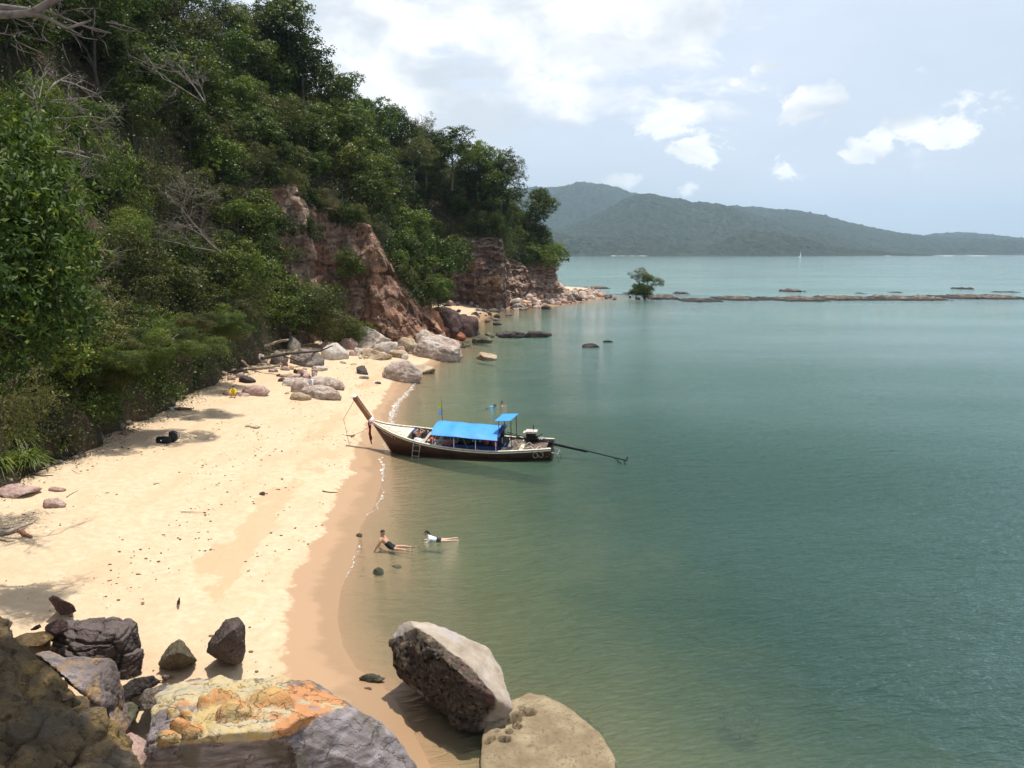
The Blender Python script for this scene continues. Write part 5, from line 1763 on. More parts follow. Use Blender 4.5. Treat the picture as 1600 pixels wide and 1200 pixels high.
pA, pB, pC = np.array(G(632, 978, 2.15)), np.array(G(796, 1112, .95)), np.array(G(700, 1040, 1.2))


def side_val(V):
    """positive on the smooth light slope of the big boulder, negative on its broken face"""
    a, b = pA[:2], pB[:2]
    d = (b - a) / np.linalg.norm(b - a)
    n = np.array([-d[1], d[0]])
    return (V[:, :2] - a) @ n


def big_pits(V, N_):
    f = np.clip(-side_val(V) / .15, 0, 1)
    a1, a2, av = cells(V * 5.0, 7)
    b1, b2, bv = cells(V * 2.2 + 4, 9)
    h = -(np.clip(.45 - a1, 0, 1) * .42) * (av > .3) + (bv - .5) * .20
    a, b = pA, pB
    u = ((V - a) @ (b - a)) / ((b - a) @ (b - a))
    rough_top = np.clip((.62 - u) / .2, 0, 1)
    c1, c2, cv_ = cells(V * 1.5 + 2.5, 21)
    h = h - np.clip(.62 - c1, 0, 1) * .42 * (cv_ > .35) - np.clip(1 - (c2 - c1) / .10, 0, 1) * .05
    lay = V @ np.array([.55, .2, .8]) * 5
    h2 = np.where(lay - np.floor(lay) < .3, -.035, .012)
    return f * (h * (.35 + .65 * rough_top) + h2 * (1 - rough_top)) + (1 - f) * 0


o = hull_rock('boulder', [[(620, 976, 1.95), (640, 968, 2.25), (668, 972, 2.1), (700, 985, 1.9), (730, 1002, 1.5), (762, 1014, 1.2), (785, 1046, .7), (800, 1108, .75),
                           (790, 1118, .55), (745, 1144, .0), (720, 1140, .1), (690, 1108, .3), (655, 1085, .45), (628, 1062, .6), (610, 1030, 1.2), (607, 1000, 1.6),
                           (680, 1018, 2.15), (735, 1066, 1.75), (660, 1075, .1), (720, 1120, -.5), (775, 1075, -.5), (720, 1020, -.5), (670, 1040, -.5)]],
              .035, pitted_boulder_mat(), 'big boulder, smooth and pale above, dark and pitted on its near side, in the shallows', 3, disp=.045, fine=.006, pits=big_pits, smooth_it=6)
_v = np.empty(len(o.data.vertices) * 3, np.float32)
o.data.vertices.foreach_get('co', _v)
attr(o.data, 'side', side_val(_v.reshape(-1, 3) + np.array(o.location)))

# flat slab with holes
holes = [(825, 1110, .20), (808, 1115, .13), (803, 1122, .17), (792, 1105, .12), (808, 1132, .11), (783, 1133, .09), (795, 1140, .09), (788, 1152, .14), (776, 1140, .06), (768, 1152, .10), (762, 1158, .09), (830, 1165, .16), (815, 1104, .08)]
hl = [(np.array(G(a, b, .42)), r_) for a, b, r_ in holes]


def slab_pits(V, N_):
    h = np.zeros(len(V))
    for i, (c, r_) in enumerate(hl):
        d = np.hypot((V[:, 0] - c[0]) * .85, V[:, 1] - c[1])
        h = np.minimum(h, -np.clip((r_ - d) / (r_ * .22), 0, 1) * (.05 if i == 11 else .30) * (N_[:, 2] > .3))
    return h


m_slab = rock_mat('olive sand coloured slab', (.19, .14, .082), (.26, .20, .12), (.34, .27, .165), (.16, .115, .065), pits=.0, bumpd=.07, scale=1.6)
hull_rock('boulder', [[(752, 1160, .35), (757, 1130, .40), (790, 1100, .45), (826, 1084, .40), (850, 1087, .3), (880, 1100, .25), (915, 1128, .25), (940, 1150, .25), (962, 1190, .2),
                       (960, 1215, .2), (750, 1215, .35), (752, 1160, -.6), (800, 1095, -.6), (850, 1085, -.6), (940, 1140, -.6), (965, 1215, -.6), (750, 1215, -.6)]],
          .028, m_slab, 'flat sandy slab with round holes at the bottom edge, beside the big boulder', 5, disp=.03, fine=.008, pits=slab_pits, smooth_it=3)

# orange and yellow rock
def orange_mat():
    mt, t = mat('ochre weathered rock with grey flank')
    g_ = t.n('ShaderNodeNewGeometry')
    pos = g_.outputs['Position']
    s_ = t.n('ShaderNodeAttribute', attribute_name='side').outputs['Fac']
    wp = t.vmath('ADD', pos, t.vmath('SCALE', t.noise(pos, 1.5, 4, out=1), .7))
    n1 = t.noise(wp, 1.5, 6, .6)
    n2 = t.noise(pos, 6, 6, .65)
    band = t.noise(t.vmath('MULTIPLY', wp, (.8, 2.6, 1.5)), 1.2, 4, .55)
    px_ = t.n('ShaderNodeSeparateXYZ', inp={0: pos}).outputs[0]
    xr = t.smooth(px_, -5.9, -4.0)
    flow = t.noise(t.vmath('MULTIPLY', wp, (.35, 1.6, 2.2)), 1.1, 5, .55)
    c = t.ramp(flow, [(.34, (.25, .215, .15)), (.44, (.40, .34, .23)), (.52, (.46, .37, .20)), (.60, (.42, .36, .25)), (.70, (.30, .27, .21))])
    c = t.mix(t.smooth(t.math('ADD', n1, t.math('MULTIPLY', xr, .22)), .60, .70), c, (.46, .22, .095))
    c = t.mix(t.smooth(t.math('ADD', n1, t.math('MULTIPLY', xr, .10)), .50, .40, 0, .7), c, (.47, .34, .13))
    c = t.mix(t.smooth(n2, .54, .70, 0, .55), c, (.17, .125, .075))
    nod = t.n('ShaderNodeAttribute', attribute_name='nodule').outputs['Fac']
    c = t.mix(t.math('MULTIPLY', nod, .85), c, t.mix(t.smooth(n1, .42, .58), (.46, .19, .065), (.46, .31, .12)))
    gy = t.ramp(t.noise(t.vmath('MULTIPLY', pos, (1.2, 1.2, 4)), 1.5, 5, .6), [(.35, (.12, .10, .095)), (.5, (.20, .172, .168)), (.66, (.30, .265, .265))])
    gy = t.mix(t.smooth(t.noise(pos, .8, 5), .5, .6, 0, .8), gy, (.10, .085, .06))
    f = t.smooth(t.math('ADD', s_, t.math('MULTIPLY_ADD', n2, .2, -.1)), -.04, .05)
    c = t.mix(f, c, gy)
    cr = t.smooth(t.math('ABSOLUTE', t.math('SUBTRACT', t.noise(t.vmath('MULTIPLY', wp, (.7, 1.3, 1)), 1.3, 5, .55), .5)), .010, 0)
    c = t.mix(t.math('MULTIPLY', cr, .25), c, (.07, .05, .03))
    p = principled(t, Base_Color=c, Roughness=.88)
    h = t.math('ADD', n2, t.math('ADD', t.math('MULTIPLY', t.noise(pos, 25, 4), .25), t.math('MULTIPLY', cr, -.6)))
    t.set(p, 'Normal', bump(t, h, .06))
    outp(t, p.outputs[0])
    return mt


m_orange = orange_mat()
nods = [(342, 1087, .42), (366, 1120, .36), (300, 1138, .22), (430, 1085, .34), (440, 1098, .25), (282, 1128, .2), (262, 1140, .22), (405, 1100, .2), (290, 1112, .15), (268, 1098, .16), (255, 1108, .12), (318, 1100, .14)]
nd = [(np.array(G(a, b, 3.2)), r_ * .62) for a, b, r_ in nods]


def nod_field(V):
    h = np.zeros(len(V))
    for c, r_ in nd:
        d = np.sqrt(((V[:, 0] - c[0]) * .72) ** 2 + ((V[:, 1] - c[1]) * 1.15) ** 2 + ((V[:, 2] - c[2]) * .3) ** 2) / r_
        h = np.maximum(h, np.clip(1.25 - d, 0, 1) ** .5)
    return h


def nod_pits(V, N_):
    d_ = nod_field(V)
    q1, q2, qv = cells(V * 2.6 + 8, 5)
    top_ = (N_[:, 2] > .4)
    edge_x = np.clip((np.array(G(520, 1120, 3))[0] - V[:, 0]) / .5, 0, 1)
    rim = np.clip(1 - np.abs(d_ - .22) / .22, 0, 1) * (d_ > .01)
    fl = fbm(V * np.array([.5, 1.8, 1.0]) + 6, 3)
    return (d_ * .26 - rim * .10 + fl * .07 * (d_ < .1)) * top_ + ((qv - .5) * .05 - np.clip(1 - (q2 - q1) / .12, 0, 1) * .03) * edge_x * top_


o = hull_rock('boulder', [
    [(222, 1195, 2.4), (248, 1085, 2.7), (262, 1070, 2.6), (330, 1064, 2.65), (430, 1062, 2.7), (480, 1066, 2.7), (512, 1076, 2.7), (535, 1095, 2.7), (505, 1112, 3.0), (470, 1125, 3.15), (440, 1140, 3.15),
     (330, 1110, 3.3), (400, 1105, 3.32), (330, 1152, 3.15), (250, 1158, 2.95), (230, 1150, 2.75), (240, 1230, 1.0), (470, 1240, 1.0), (520, 1150, .4), (260, 1090, .4), (480, 1085, .4)],
    [(505, 1080, 2.7), (535, 1092, 2.8), (560, 1108, 2.7), (590, 1130, 2.4), (620, 1155, 2.1), (650, 1190, 1.7), (665, 1230, 1.3), (470, 1240, 1.8), (450, 1150, 2.9), (500, 1112, 3.05), (545, 1105, .2), (640, 1200, .0), (500, 1220, 0.0)]],
    .035, m_orange, 'ochre and orange weathered rock with rounded lumps and a grey flank, at the bottom edge', 7, disp=.05, fine=.008, pits=nod_pits, smooth_it=3)
_v = np.empty(len(o.data.vertices) * 3, np.float32)
o.data.vertices.foreach_get('co', _v)
_v = _v.reshape(-1, 3) + np.array(o.location)
ga, gb, gc = np.array(G(545, 1090, 2.9)), np.array(G(450, 1150, 3.1)), np.array(G(230, 1175, 3.1))
def seg_side(V, a, b):
    d = (b - a)[:2] / np.linalg.norm((b - a)[:2])
    return -((V[:, :2] - a[:2]) @ np.array([-d[1], d[0]])) * -1
s1_ = seg_side(_v, ga, gb)
s2_ = seg_side(_v, gb, gc)
lowz = np.clip(2.92 + fbm(_v * 1.2, 3) * .12 - _v[:, 2] - .25 * (_v[:, 1] > np.array(G(400, 1100, 3))[1]), -1, 1)  # low front joins the grey flank: its shade put into the colour mask
attr(o.data, 'side', np.maximum(np.minimum(s1_, 9), lowz))
attr(o.data, 'nodule', np.clip(nod_field(_v) * 1.6, 0, 1) * (_v[:, 2] > 2.6))

m_moss = rock_mat('ochre brown mossy rock', (.085, .06, .032), (.165, .115, .06), (.34, .225, .085), (.03, .022, .012), bumpd=.16, scale=1.1, lichen=(.12, .10, .075))
hull_rock('boulder', [[(-60, 930, 5.4), (0, 978, 5.2), (30, 1010, 5.15), (75, 1045, 5.0), (120, 1080, 4.9), (155, 1110, 4.7), (180, 1150, 4.5), (212, 1200, 4.2), (225, 1240, 3.8), (-80, 1260, 5.2), (-80, 1000, 2), (120, 1240, 2), (60, 1100, 2.0), (200, 1230, 2)]],
          .045, m_moss, 'mossy ochre brown rock filling the lower left corner', 11, disp=.15, fine=.015, cellamp=.13, smooth_it=3)
m_layer = rock_mat('dark layered block stone', (.05, .038, .034), (.085, .062, .052), (.15, .12, .10), (.022, .016, .013), strata=.6, bumpd=.09, scale=1.2, top=(.16, .125, .115))  # dark front under a paler top: the block's own shade put into colour
hull_rock('boulder', [[(75, 985, 1.7), (92, 972, 1.95), (130, 968, 2.0), (180, 966, 2.0), (200, 972, 1.95), (208, 978, 1.9), (214, 1000, 1.5), (221, 1030, 1.1), (224, 1060, .6), (190, 1068, .7), (150, 1062, 1.0), (95, 1020, 1.5), (180, 990, 2.05),
                       (90, 1000, .3), (210, 1040, .3), (120, 985, .4), (195, 990, .3)]],
          .03, m_layer, 'dark layered block with a pale right edge behind the mossy rock', 13, disp=.05, fine=.012, strata=((-.1, -.2, 1), 8, .028), smooth_it=1, cellamp=.14)
hull_rock('boulder', [[(18, 1000, 2.1), (40, 988, 2.2), (82, 985, 2.2), (84, 996, 2.1), (60, 1010, 2.2), (30, 1012, 2.3), (30, 1000, .8), (80, 1000, .8)]],
          .03, rock_mat('orange flat stone', (.34, .19, .07), (.44, .27, .11), (.48, .34, .17), (.16, .10, .06), bumpd=.04), 'flat orange stone left of the dark layered block', 15, disp=.03, smooth_it=2)
hull_rock('boulder', [[(70, 985, 2.3), (72, 975, 2.4), (92, 966, 2.5), (105, 972, 2.4), (106, 985, 2.2), (85, 992, 2.2), (85, 980, 1.2)], [(48, 984, 2.2), (62, 973, 2.3), (66, 980, 2.2), (58, 985, 2.0)]],
          .03, RM['purple'], 'lumpy dark brown stone on top of the left end of the layered block', 17, disp=.05, smooth_it=1)
m_greypink = rock_mat('grey pink stone with ochre top', (.14, .11, .10), (.22, .18, .17), (.32, .275, .265), (.08, .06, .05), bumpd=.07, lichen=(.33, .20, .08))
hull_rock('boulder', [[(55, 1022, 3.6), (75, 1018, 3.65), (100, 1022, 3.6), (135, 1032, 3.5), (172, 1034, 3.4), (180, 1050, 3.1), (184, 1065, 2.8), (190, 1090, 2.4), (195, 1110, 2.2), (160, 1105, 3.0), (120, 1075, 3.6), (80, 1040, 3.8), (170, 1080, 1), (80, 1040, 1.5), (180, 1100, 1)],
                      [(165, 1095, 2.7), (188, 1080, 2.4), (195, 1110, 2.2), (205, 1135, 2.0), (192, 1148, 2.2), (175, 1140, 2.6), (180, 1120, 1), (200, 1140, 1)]],
          .03, m_greypink, 'grey pink rock with an ochre top wedged behind the mossy rock', 19, disp=.05, smooth_it=2, cellamp=.04)
hull_rock('boulder', [[(190, 1150, 2.7), (205, 1145, 2.6), (235, 1160, 2.4), (248, 1162, 2.4), (245, 1185, 2.3), (215, 1200, 2.6), (200, 1190, 2.8), (220, 1180, 1), (235, 1190, 1)]],
          .03, RM['pink'], 'smooth pinkish rock in the gap between the mossy and the ochre rock', 23, disp=.03)
for k_, (pts, lab, m_) in enumerate([
        ([(188, 1075, 1.2), (205, 1062, 1.4), (240, 1055, 1.6), (250, 1066, 1.4), (228, 1082, 1.2), (195, 1095, 1.0), (215, 1075, .4)], 'dark slab bridging the gap behind the ochre rock', 'dark'),
        ([(215, 1095, 1.5), (225, 1078, 1.7), (258, 1068, 1.9), (268, 1072, 1.8), (262, 1090, 1.6), (250, 1105, 1.5), (225, 1112, 1.4), (240, 1090, .4)], 'smooth grey slab tilted against the ochre rock', 'grey'),
        ([(185, 1105, 1.3), (205, 1098, 1.4), (220, 1104, 1.3), (215, 1125, 1.1), (202, 1132, 1.2), (190, 1120, 1.2), (205, 1115, .4)], 'rounded grey green stone in the gap', 'green'),
        ([(226, 1152, .8), (236, 1143, 1.0), (250, 1146, 1.0), (250, 1158, .8), (235, 1160, .7), (240, 1150, .3)], 'little brown stone in the sandy gap', 'grey'),
        ([(250, 1060, .8), (254, 1054, .9), (264, 1056, .9), (264, 1063, .8), (256, 1064, .5)], 'small grey stone behind the tilted slab', 'grey')]):
    hull_rock('rock', [pts], .025, RM[m_], lab, 29 + k_, disp=.03, smooth_it=1, category='rock')
hull_rock('rock', [[(77, 935, 1.75), (82, 930, 1.85), (90, 933, 1.85), (115, 945, 1.6), (120, 955, 1.4), (95, 962, 1.25), (85, 948, 1.5), (98, 950, .9), (116, 957, 1.0)]],
          .02, RM['purple'], 'brown wedge shaped rock leaning on the sand behind the layered block', 37, disp=.02, smooth_it=1, category='rock')
hull_rock('rock', [[(249, 1038, .95), (252, 1025, 1.15), (266, 1008, 1.35), (280, 997, 1.6), (290, 1005, 1.4), (300, 1022, 1.1), (309, 1032, .85), (285, 1043, .85), (265, 1045, .8), (280, 1020, 1.6), (260, 1040, .3), (300, 1032, .3)]],
          .025, rock_mat('brown green stone', (.06, .05, .03), (.12, .10, .06), (.19, .16, .10), (.035, .028, .02), bumpd=.06, scale=1.4), 'pointed greenish brown rock on the sand behind the ochre one', 41, disp=.04, smooth_it=1, category='rock')
hull_rock('rock', [[(322, 1020, 1.0), (324, 1003, 1.3), (345, 990, 1.7), (352, 968, 2.1), (372, 963, 2.2), (381, 974, 2.0), (383, 1010, 1.35), (378, 1035, .8), (368, 1040, .7), (352, 1036, .8), (345, 1028, 1.0), (340, 1005, 1.7), (365, 985, 2.1), (350, 1035, .2), (380, 1030, .2)]],
          .025, rock_mat('dark grey standing stone', (.05, .036, .032), (.095, .07, .06), (.15, .12, .105), (.03, .022, .02), bumpd=.05, scale=1.3), 'dark grey rock standing upright on the sand', 43, disp=.03, smooth_it=1, category='rock')
hull_rock('rock', [[(560, 1060, .12), (572, 1053, .25), (585, 1054, .22), (603, 1060, .1), (590, 1066, .05), (570, 1064, .05), (580, 1060, -.2)]], .02, RM['green'], 'small green flat stone at the waterline left of the big boulder', 47, disp=.02, smooth_it=1, category='rock')
hull_rock('rock', [[(568, 1073, .12), (580, 1071, .16), (582, 1077, .08), (572, 1078, .05), (575, 1075, -.1)]], .015, RM['pink'], 'tiny pinkish stone below the green flat one', 48, disp=.01, smooth_it=1, category='rock')
hull_rock('boulder', [[(1120, 1110, -.45), (1150, 1098, -.28), (1175, 1104, -.28), (1192, 1120, -.4), (1185, 1145, -.75), (1165, 1160, -.9), (1130, 1140, -.8), (1150, 1125, -2), (1170, 1140, -2)]],
          .05, RM['tan'], 'sunken boulder seen dimly under the green water near the bottom edge', 51, disp=.06, smooth_it=2)
# ---------------------------------------------------------------- foam along the waterline
foam_m, t = mat('sea foam')
pos = t.n('ShaderNodeNewGeometry').outputs['Position']
ed = t.n('ShaderNodeAttribute', attribute_name='edge').outputs['Fac']
n1 = t.noise(pos, 5.0, 5, .7, .6)
vo = t.smooth(t.voro(t.vmath('ADD', pos, t.vmath('SCALE', t.noise(pos, 3, 3, out=1), .3)), 4.5, 'DISTANCE_TO_EDGE'), .09, .02)
a_ = t.math('ADD', t.math('MULTIPLY', n1, 1.0), t.math('MULTIPLY', vo, .28))
al = t.smooth(t.math('ADD', a_, ed), 1.02, 1.16, 0, .9)
d_ = t.n('ShaderNodeBsdfDiffuse', inp={0: (.80, .77, .72)})
tr_ = t.n('ShaderNodeBsdfTransparent')
mx = t.n('ShaderNodeMixShader', inp={0: al, 1: tr_.outputs[0], 2: d_.outputs[0]})
outp(t, mx.outputs[0])


def foam(px_pts, width, label, dens=.5, seed=1):
    pts = [G(a, b, 0) for a, b in px_pts]
    fine = []
    for a, b in zip(pts[:-1], pts[1:]):
        n = max(2, int((b - a).length / .12))
        fine += [a.lerp(b, i / n) for i in range(n)]
    fine.append(pts[-1])
    A = np.array(fine)
    n = len(A)
    A[:, 0] += fbm(np.stack([A[:, 1] * .8, 0 * A[:, 1] + seed, 0 * A[:, 1]], -1), 3) * .25
    u = np.linspace(0, 1, n)
    wv = width * (np.sin(PI * u) ** .5) * (.8 + .6 * fbm(np.stack([u * 9, 0 * u + seed, 0 * u], -1), 3)) + .03
    V, E = [], []
    for j, s_ in enumerate((-.12, .05, .3, .6, 1.0)):
        P_ = A.copy()
        P_[:, 0] += wv * s_
        P_[:, 2] = .012 + np.maximum(0, ground(P_[:, 0], P_[:, 1]) + .012)
        V.append(P_)
        E.append((np.full(n, (-.2, .42, .36, .15, -.25)[j]) + (dens - .5)) * np.clip(np.sin(PI * u) * 6, .2, 1))
    V = np.stack(V, 1).reshape(-1, 3)
    me = mesh_np('foam', V, grid_faces(n, 5)[:, ::-1])
    attr(me, 'edge', np.stack(E, 1).ravel())
    o = put('foam', me, foam_m, kind='stuff', label=label, category='foam')
    return o


foam([(603, 690), (607, 655), (612, 636), (622, 626), (640, 606), (650, 596)], 1.1, 'lacy white foam between the prow and the rounded boulder', .60, 1)
foam([(597, 756), (595, 735), (596, 712)], .34, 'short bright foam streak just below the bow of the boat', .62, 2)
foam([(567, 809), (584, 795), (594, 775), (598, 760)], .28, 'curved thin foam streak nearer than the bright one', .52, 3)
foam([(537, 908), (545, 892), (552, 878), (556, 862), (558, 850)], .28, 'thin foam line beside the sitting bather', .46, 4)
foam([(736, 520), (738, 514), (737, 507)], .8, 'small white wavelet in the cove', .6, 6)
foam([(605, 712), (601, 700), (598, 688)], .35, 'foam against the stem of the boat', .55, 7)

# ---------------------------------------------------------------- long-tail boat
Bw, Sw = G(604, 703, 0), G(864, 716, 0)
L_B = (Sw - Bw).length
ax = (Sw - Bw).normalized()
HEEL = math.radians(9)
boat = empty('longtail_boat', Bw)
tag(boat, 'brown wooden long-tail boat with blue awning moored with its bow on the sand', 'boat')
Mx = Matrix.Rotation(math.atan2(ax.y, ax.x), 4, 'Z') @ Matrix.Rotation(HEEL, 4, 'X')
boat.matrix_world = Matrix.Translation(Bw + Vector((0, 0, .05))) @ Mx
M_B = boat.matrix_world.copy()
Mi = M_B.inverted()
sx = [-.9, -.4, .1, .8, 1.6, 2.5, 3.7, 5.2, 7.0, 8.8, L_B]
s_z = [1.92, 1.66, 1.48, 1.30, 1.15, 1.00, .86, .74, .68, .74, .84]
s_b = [.04, .20, .38, .66, .92, 1.10, 1.22, 1.26, 1.20, .96, .74]
xs_b = np.linspace(-.9, L_B, 56)


def cr(x, xp, yp):
    """smooth interpolation through the station values"""
    x = np.atleast_1d(x)
    fine = np.linspace(xp[0], xp[-1], 200)
    y = np.interp(fine, xp, yp)
    k = np.ones(15) / 15
    yp_ = np.pad(y, 7, mode='reflect', reflect_type='odd')
    return np.interp(x, fine, np.convolve(yp_, k, 'valid'))


def zs_(x): return cr(x, sx, s_z)
def bs_(x): return np.maximum(cr(x, sx, s_b), .035)
def zk_(x): return np.where(np.atleast_1d(x) < .45, 1.90 + (np.atleast_1d(x) + .9) * (-2.25 / 1.35), -.35 + np.clip((np.atleast_1d(x) - 8) / 2.2, 0, 1) * .15)


def hull_grid(off, zoff, top=0.0):
    tt_ = np.linspace(0, 1, 12)
    rows = []
    for x in xs_b:
        b, z1, z0 = bs_(x)[0] - off, zs_(x)[0] - top, min(zk_(x)[0] + zoff, zs_(x)[0] - .02)
        b = max(b, .01)
        y = b * np.sin(tt_ * PI / 2) ** .85
        z = z0 + (z1 - z0) * (1 - np.cos(tt_ * PI / 2)) ** .9
        row = [(x, yy, zz_) for yy, zz_ in zip(-y[::-1], z[::-1])] + [(x, yy, zz_) for yy, zz_ in zip(y[1:], z[1:])]
        rows.append(row)
    return np.array(rows)


m_hull = plain('varnished dark hull planks', (.058, .025, .014), .38, .3, scale=3, spec=.5)
m_hin = plain('grey painted boat inside', (.18, .17, .15), .75, .3, scale=4)
m_cream = plain('cream boat paint', (.60, .54, .42), .6, .2, scale=5)
m_whitep = plain('white boat paint', (.74, .73, .70), .5, .08, scale=5)
m_brownp = plain('brown deck boards', (.13, .095, .075), .7, .25, scale=5)
m_blue = plain('blue tarpaulin', (.045, .27, .72), .5, .07, scale=2.5, spec=.3)
m_navy = plain('navy cloth', (.01, .03, .12), .8, .2)
m_black = plain('black greasy metal', (.012, .012, .013), .45, .3, metal=.3)
m_steel = plain('galvanised tube', (.42, .43, .44), .35, .15, metal=.6)
m_prow = plain('varnished prow wood', (.20, .085, .035), .35, .25, scale=4, spec=.5)
m_or = plain('orange life jacket cloth', (.75, .10, .03), .7, .15)
m_rope = plain('pale rope', (.50, .43, .32), .9, .2)

R_ = hull_grid(0, 0)
nx_, ny_ = R_.shape[:2]
Vh, Fh = R_.reshape(-1, 3), [tuple(q) for q in grid_faces(nx_, ny_)]
tr_base = (nx_ - 1) * ny_
Fh.append(tuple(range(tr_base, tr_base + ny_)))             # transom
put('hull', poly_mesh('hull', Vh, Fh), m_hull, boat)
R2 = hull_grid(.05, .10, .0)
Vi, Fi = R2.reshape(-1, 3), [tuple(q[::-1]) for q in grid_faces(nx_, ny_)]
put('inner_planking', poly_mesh('inner_planking', Vi, Fi), m_hin, boat)


def box_np(x0, x1, y0, y1, z0, z1):
    V = np.array([(x, y, z) for z in (z0, z1) for y in (y0, y1) for x in (x0, x1)], float)
    Fs = [(0, 2, 3, 1), (4, 5, 7, 6), (0, 1, 5, 4), (2, 6, 7, 3), (0, 4, 6, 2), (1, 3, 7, 5)]
    return V, Fs


def sweep(path, prof, closed=True):
    """rectangular or other profile (dy, dz) swept along path points"""
    path = np.array(path)
    n, m_ = len(path), len(prof)
    V = np.array([(p_[0], p_[1] + a, p_[2] + b) for p_ in path for a, b in prof])
    Fs = []
    for i in range(n - 1):
        for j in range(m_ if closed else m_ - 1):
            a, b = i * m_ + j, i * m_ + (j + 1) % m_
            Fs.append((a, b, b + m_, a + m_))
    if closed:
        Fs += [tuple(range(m_))[::-1], tuple(range((n - 1) * m_, n * m_))]
    return V, Fs


for sgn in (-1, 1):
    path = [(x, sgn * (bs_(x)[0] + .01), zs_(x)[0] + .012) for x in xs_b]
    put('gunwale', poly_mesh('gunwale', *sweep(path, [(-.065, 0), (.055, 0), (.055, .05), (-.065, .05)]), smooth=False), m_cream, boat)
    path = [(x, sgn * (bs_(x)[0] + .045), zs_(x)[0] - .085) for x in xs_b[1:]]
    put('rubbing_strip', poly_mesh('rubbing_strip', *sweep(path, [(-.02, 0), (.02, 0), (.02, .06), (-.02, .06)]), smooth=False), m_whitep, boat)
    path = [(x, sgn * (bs_(x)[0] + .038), zs_(x)[0] - .030) for x in xs_b[1:]]
    put('dark_strip', poly_mesh('dark_strip', *sweep(path, [(-.02, 0), (.016, 0), (.016, .035), (-.02, .035)]), smooth=False), m_black, boat)

# bow deck: planks running lengthwise, slightly cambered
for j in range(7):
    rows = []
    for x in np.linspace(-.72, 1.62, 16):
        b = bs_(x)[0] - .09
        y0, y1 = -b + 2 * b * j / 7 + .006, -b + 2 * b * (j + 1) / 7 - .006
        zc = zs_(x)[0] - .02 + .05 * (1 - ((y0 + y1) / 2 / max(b, .05)) ** 2)
        rows.append([(x, y0, zc), (x, y1, zc), (x, y1, zc - .03), (x, y0, zc - .03)])
    V = np.array(rows).reshape(-1, 3)
    Fs = [(i * 4 + a, i * 4 + (a + 1) % 4, i * 4 + 4 + (a + 1) % 4, i * 4 + 4 + a) for i in range(15) for a in range(4)] + [(0, 1, 2, 3), (63, 62, 61, 60)]
    put('plank', poly_mesh('plank', V, Fs, False), m_cream, boat)
# bulkhead closing the bow deck
b = bs_(1.62)[0] - .08
_V, _F = box_np(1.60, 1.65, -b, b, .12, zs_(1.62)[0] - .03)
_V[:4, 1] *= .55
put('bulkhead', poly_mesh('bulkhead', _V, _F, smooth=False), m_hin, boat)
put('floor', poly_mesh('floor', *sweep([(x, 0, .02) for x in (1.66, 4, 7.7)], [(-.62, 0), (.62, 0), (.62, .04), (-.62, .04)]), smooth=False), plain('floor boards', (.20, .16, .12), .8, .25), boat)
for i, x in enumerate(np.linspace(1.95, 9.4, 17)):
    for sgn in (-1, 1):
        tt_ = np.linspace(.42, .97, 6)
        b, z1, z0 = bs_(x)[0] - .075, zs_(x)[0] - .01, zk_(x)[0] + .13
        pth = [(x, sgn * b * math.sin(q * PI / 2) ** .85, z0 + (z1 - z0) * (1 - math.cos(q * PI / 2)) ** .9) for q in tt_]
        put('rib', poly_mesh('rib', *tube_np(pth, .035, 5)), m_whitep, boat)
for x, w_ in ((2.55, .16), (3.35, .14), (7.62, .22), (8.45, .14)):
    b = bs_(x)[0] - .07
    put('thwart', poly_mesh('thwart', *box_np(x, x + w_, -b, b, zs_(x)[0] - .17, zs_(x)[0] - .12), smooth=False), m_hin if x > 5 else plain('worn thwart', (.38, .34, .28), .8), boat)
put('bench', poly_mesh('bench', *box_np(2.3, 4.6, -.22, .10, .72, .77), smooth=False), plain('worn pink plank', (.42, .34, .29), .8), boat)
for sgn in (-1, 1):
    put('bench', poly_mesh('bench', *box_np(4.2, 7.4, .55 * sgn - .22, .55 * sgn + .22, .38, .44), smooth=False), m_navy, boat)
for j in range(8):
    x = 7.86 + j * .27
    b0, b1 = bs_(x)[0] - .08, bs_(x + .25)[0] - .08
    z = zs_(x)[0] - .10
    V = np.array([(x, -b0, z), (x + .25, -b1, z), (x + .25, b1, z), (x, b0, z), (x, -b0, z + .03), (x + .25, -b1, z + .03), (x + .25, b1, z + .03), (x, b0, z + .03)])
    put('plank', poly_mesh('plank', V, [(3, 2, 1, 0), (4, 5, 6, 7), (0, 1, 5, 4), (1, 2, 6, 5), (2, 3, 7, 6), (3, 0, 4, 7)], False), m_brownp if j != 2 else m_cream, boat)

# prow post with its ribbons
prow = [(-.72, 0, 1.72), (-.95, 0, 2.05), (-1.2, 0, 2.45), (-1.50, 0, 2.92), (-1.74, 0, 3.34)]
V, Fs = [], []
for i, (x, y, z) in enumerate(prow):
    hw, tk = (.09, .11, .12, .12, .13)[i], (.16, .15, .13, .13, .14)[i]
    V += [(x - tk * .85, -hw, z - tk * .5), (x - tk * .85, hw, z - tk * .5), (x + tk * .85, hw, z + tk * .5), (x + tk * .85, -hw, z + tk * .5)]
Fs = [(i * 4 + a, i * 4 + (a + 1) % 4, i * 4 + 4 + (a + 1) % 4, i * 4 + 4 + a) for i in range(4) for a in range(4)] + [(3, 2, 1, 0), (16, 17, 18, 19)]
pp_ = put('prow_post', poly_mesh('prow_post', np.array(V), Fs, False), m_prow, boat)
put('cap', poly_mesh('cap', *box_np(-1.92, -1.62, -.15, .15, 3.36, 3.42), smooth=False), m_whitep, pp_)
put('edge_trim', poly_mesh('edge_trim', *tube_np([(x + .13, .10, z + .07) for x, y, z in prow], .02, 5)), plain('pale trim', (.6, .5, .42), .6), pp_)
pinkm, whitm, redm = plain('pink ribbon', (.62, .25, .24), .7), plain('white ribbon', (.75, .74, .8), .7), plain('dark red ribbon', (.20, .008, .012), .7, .3)
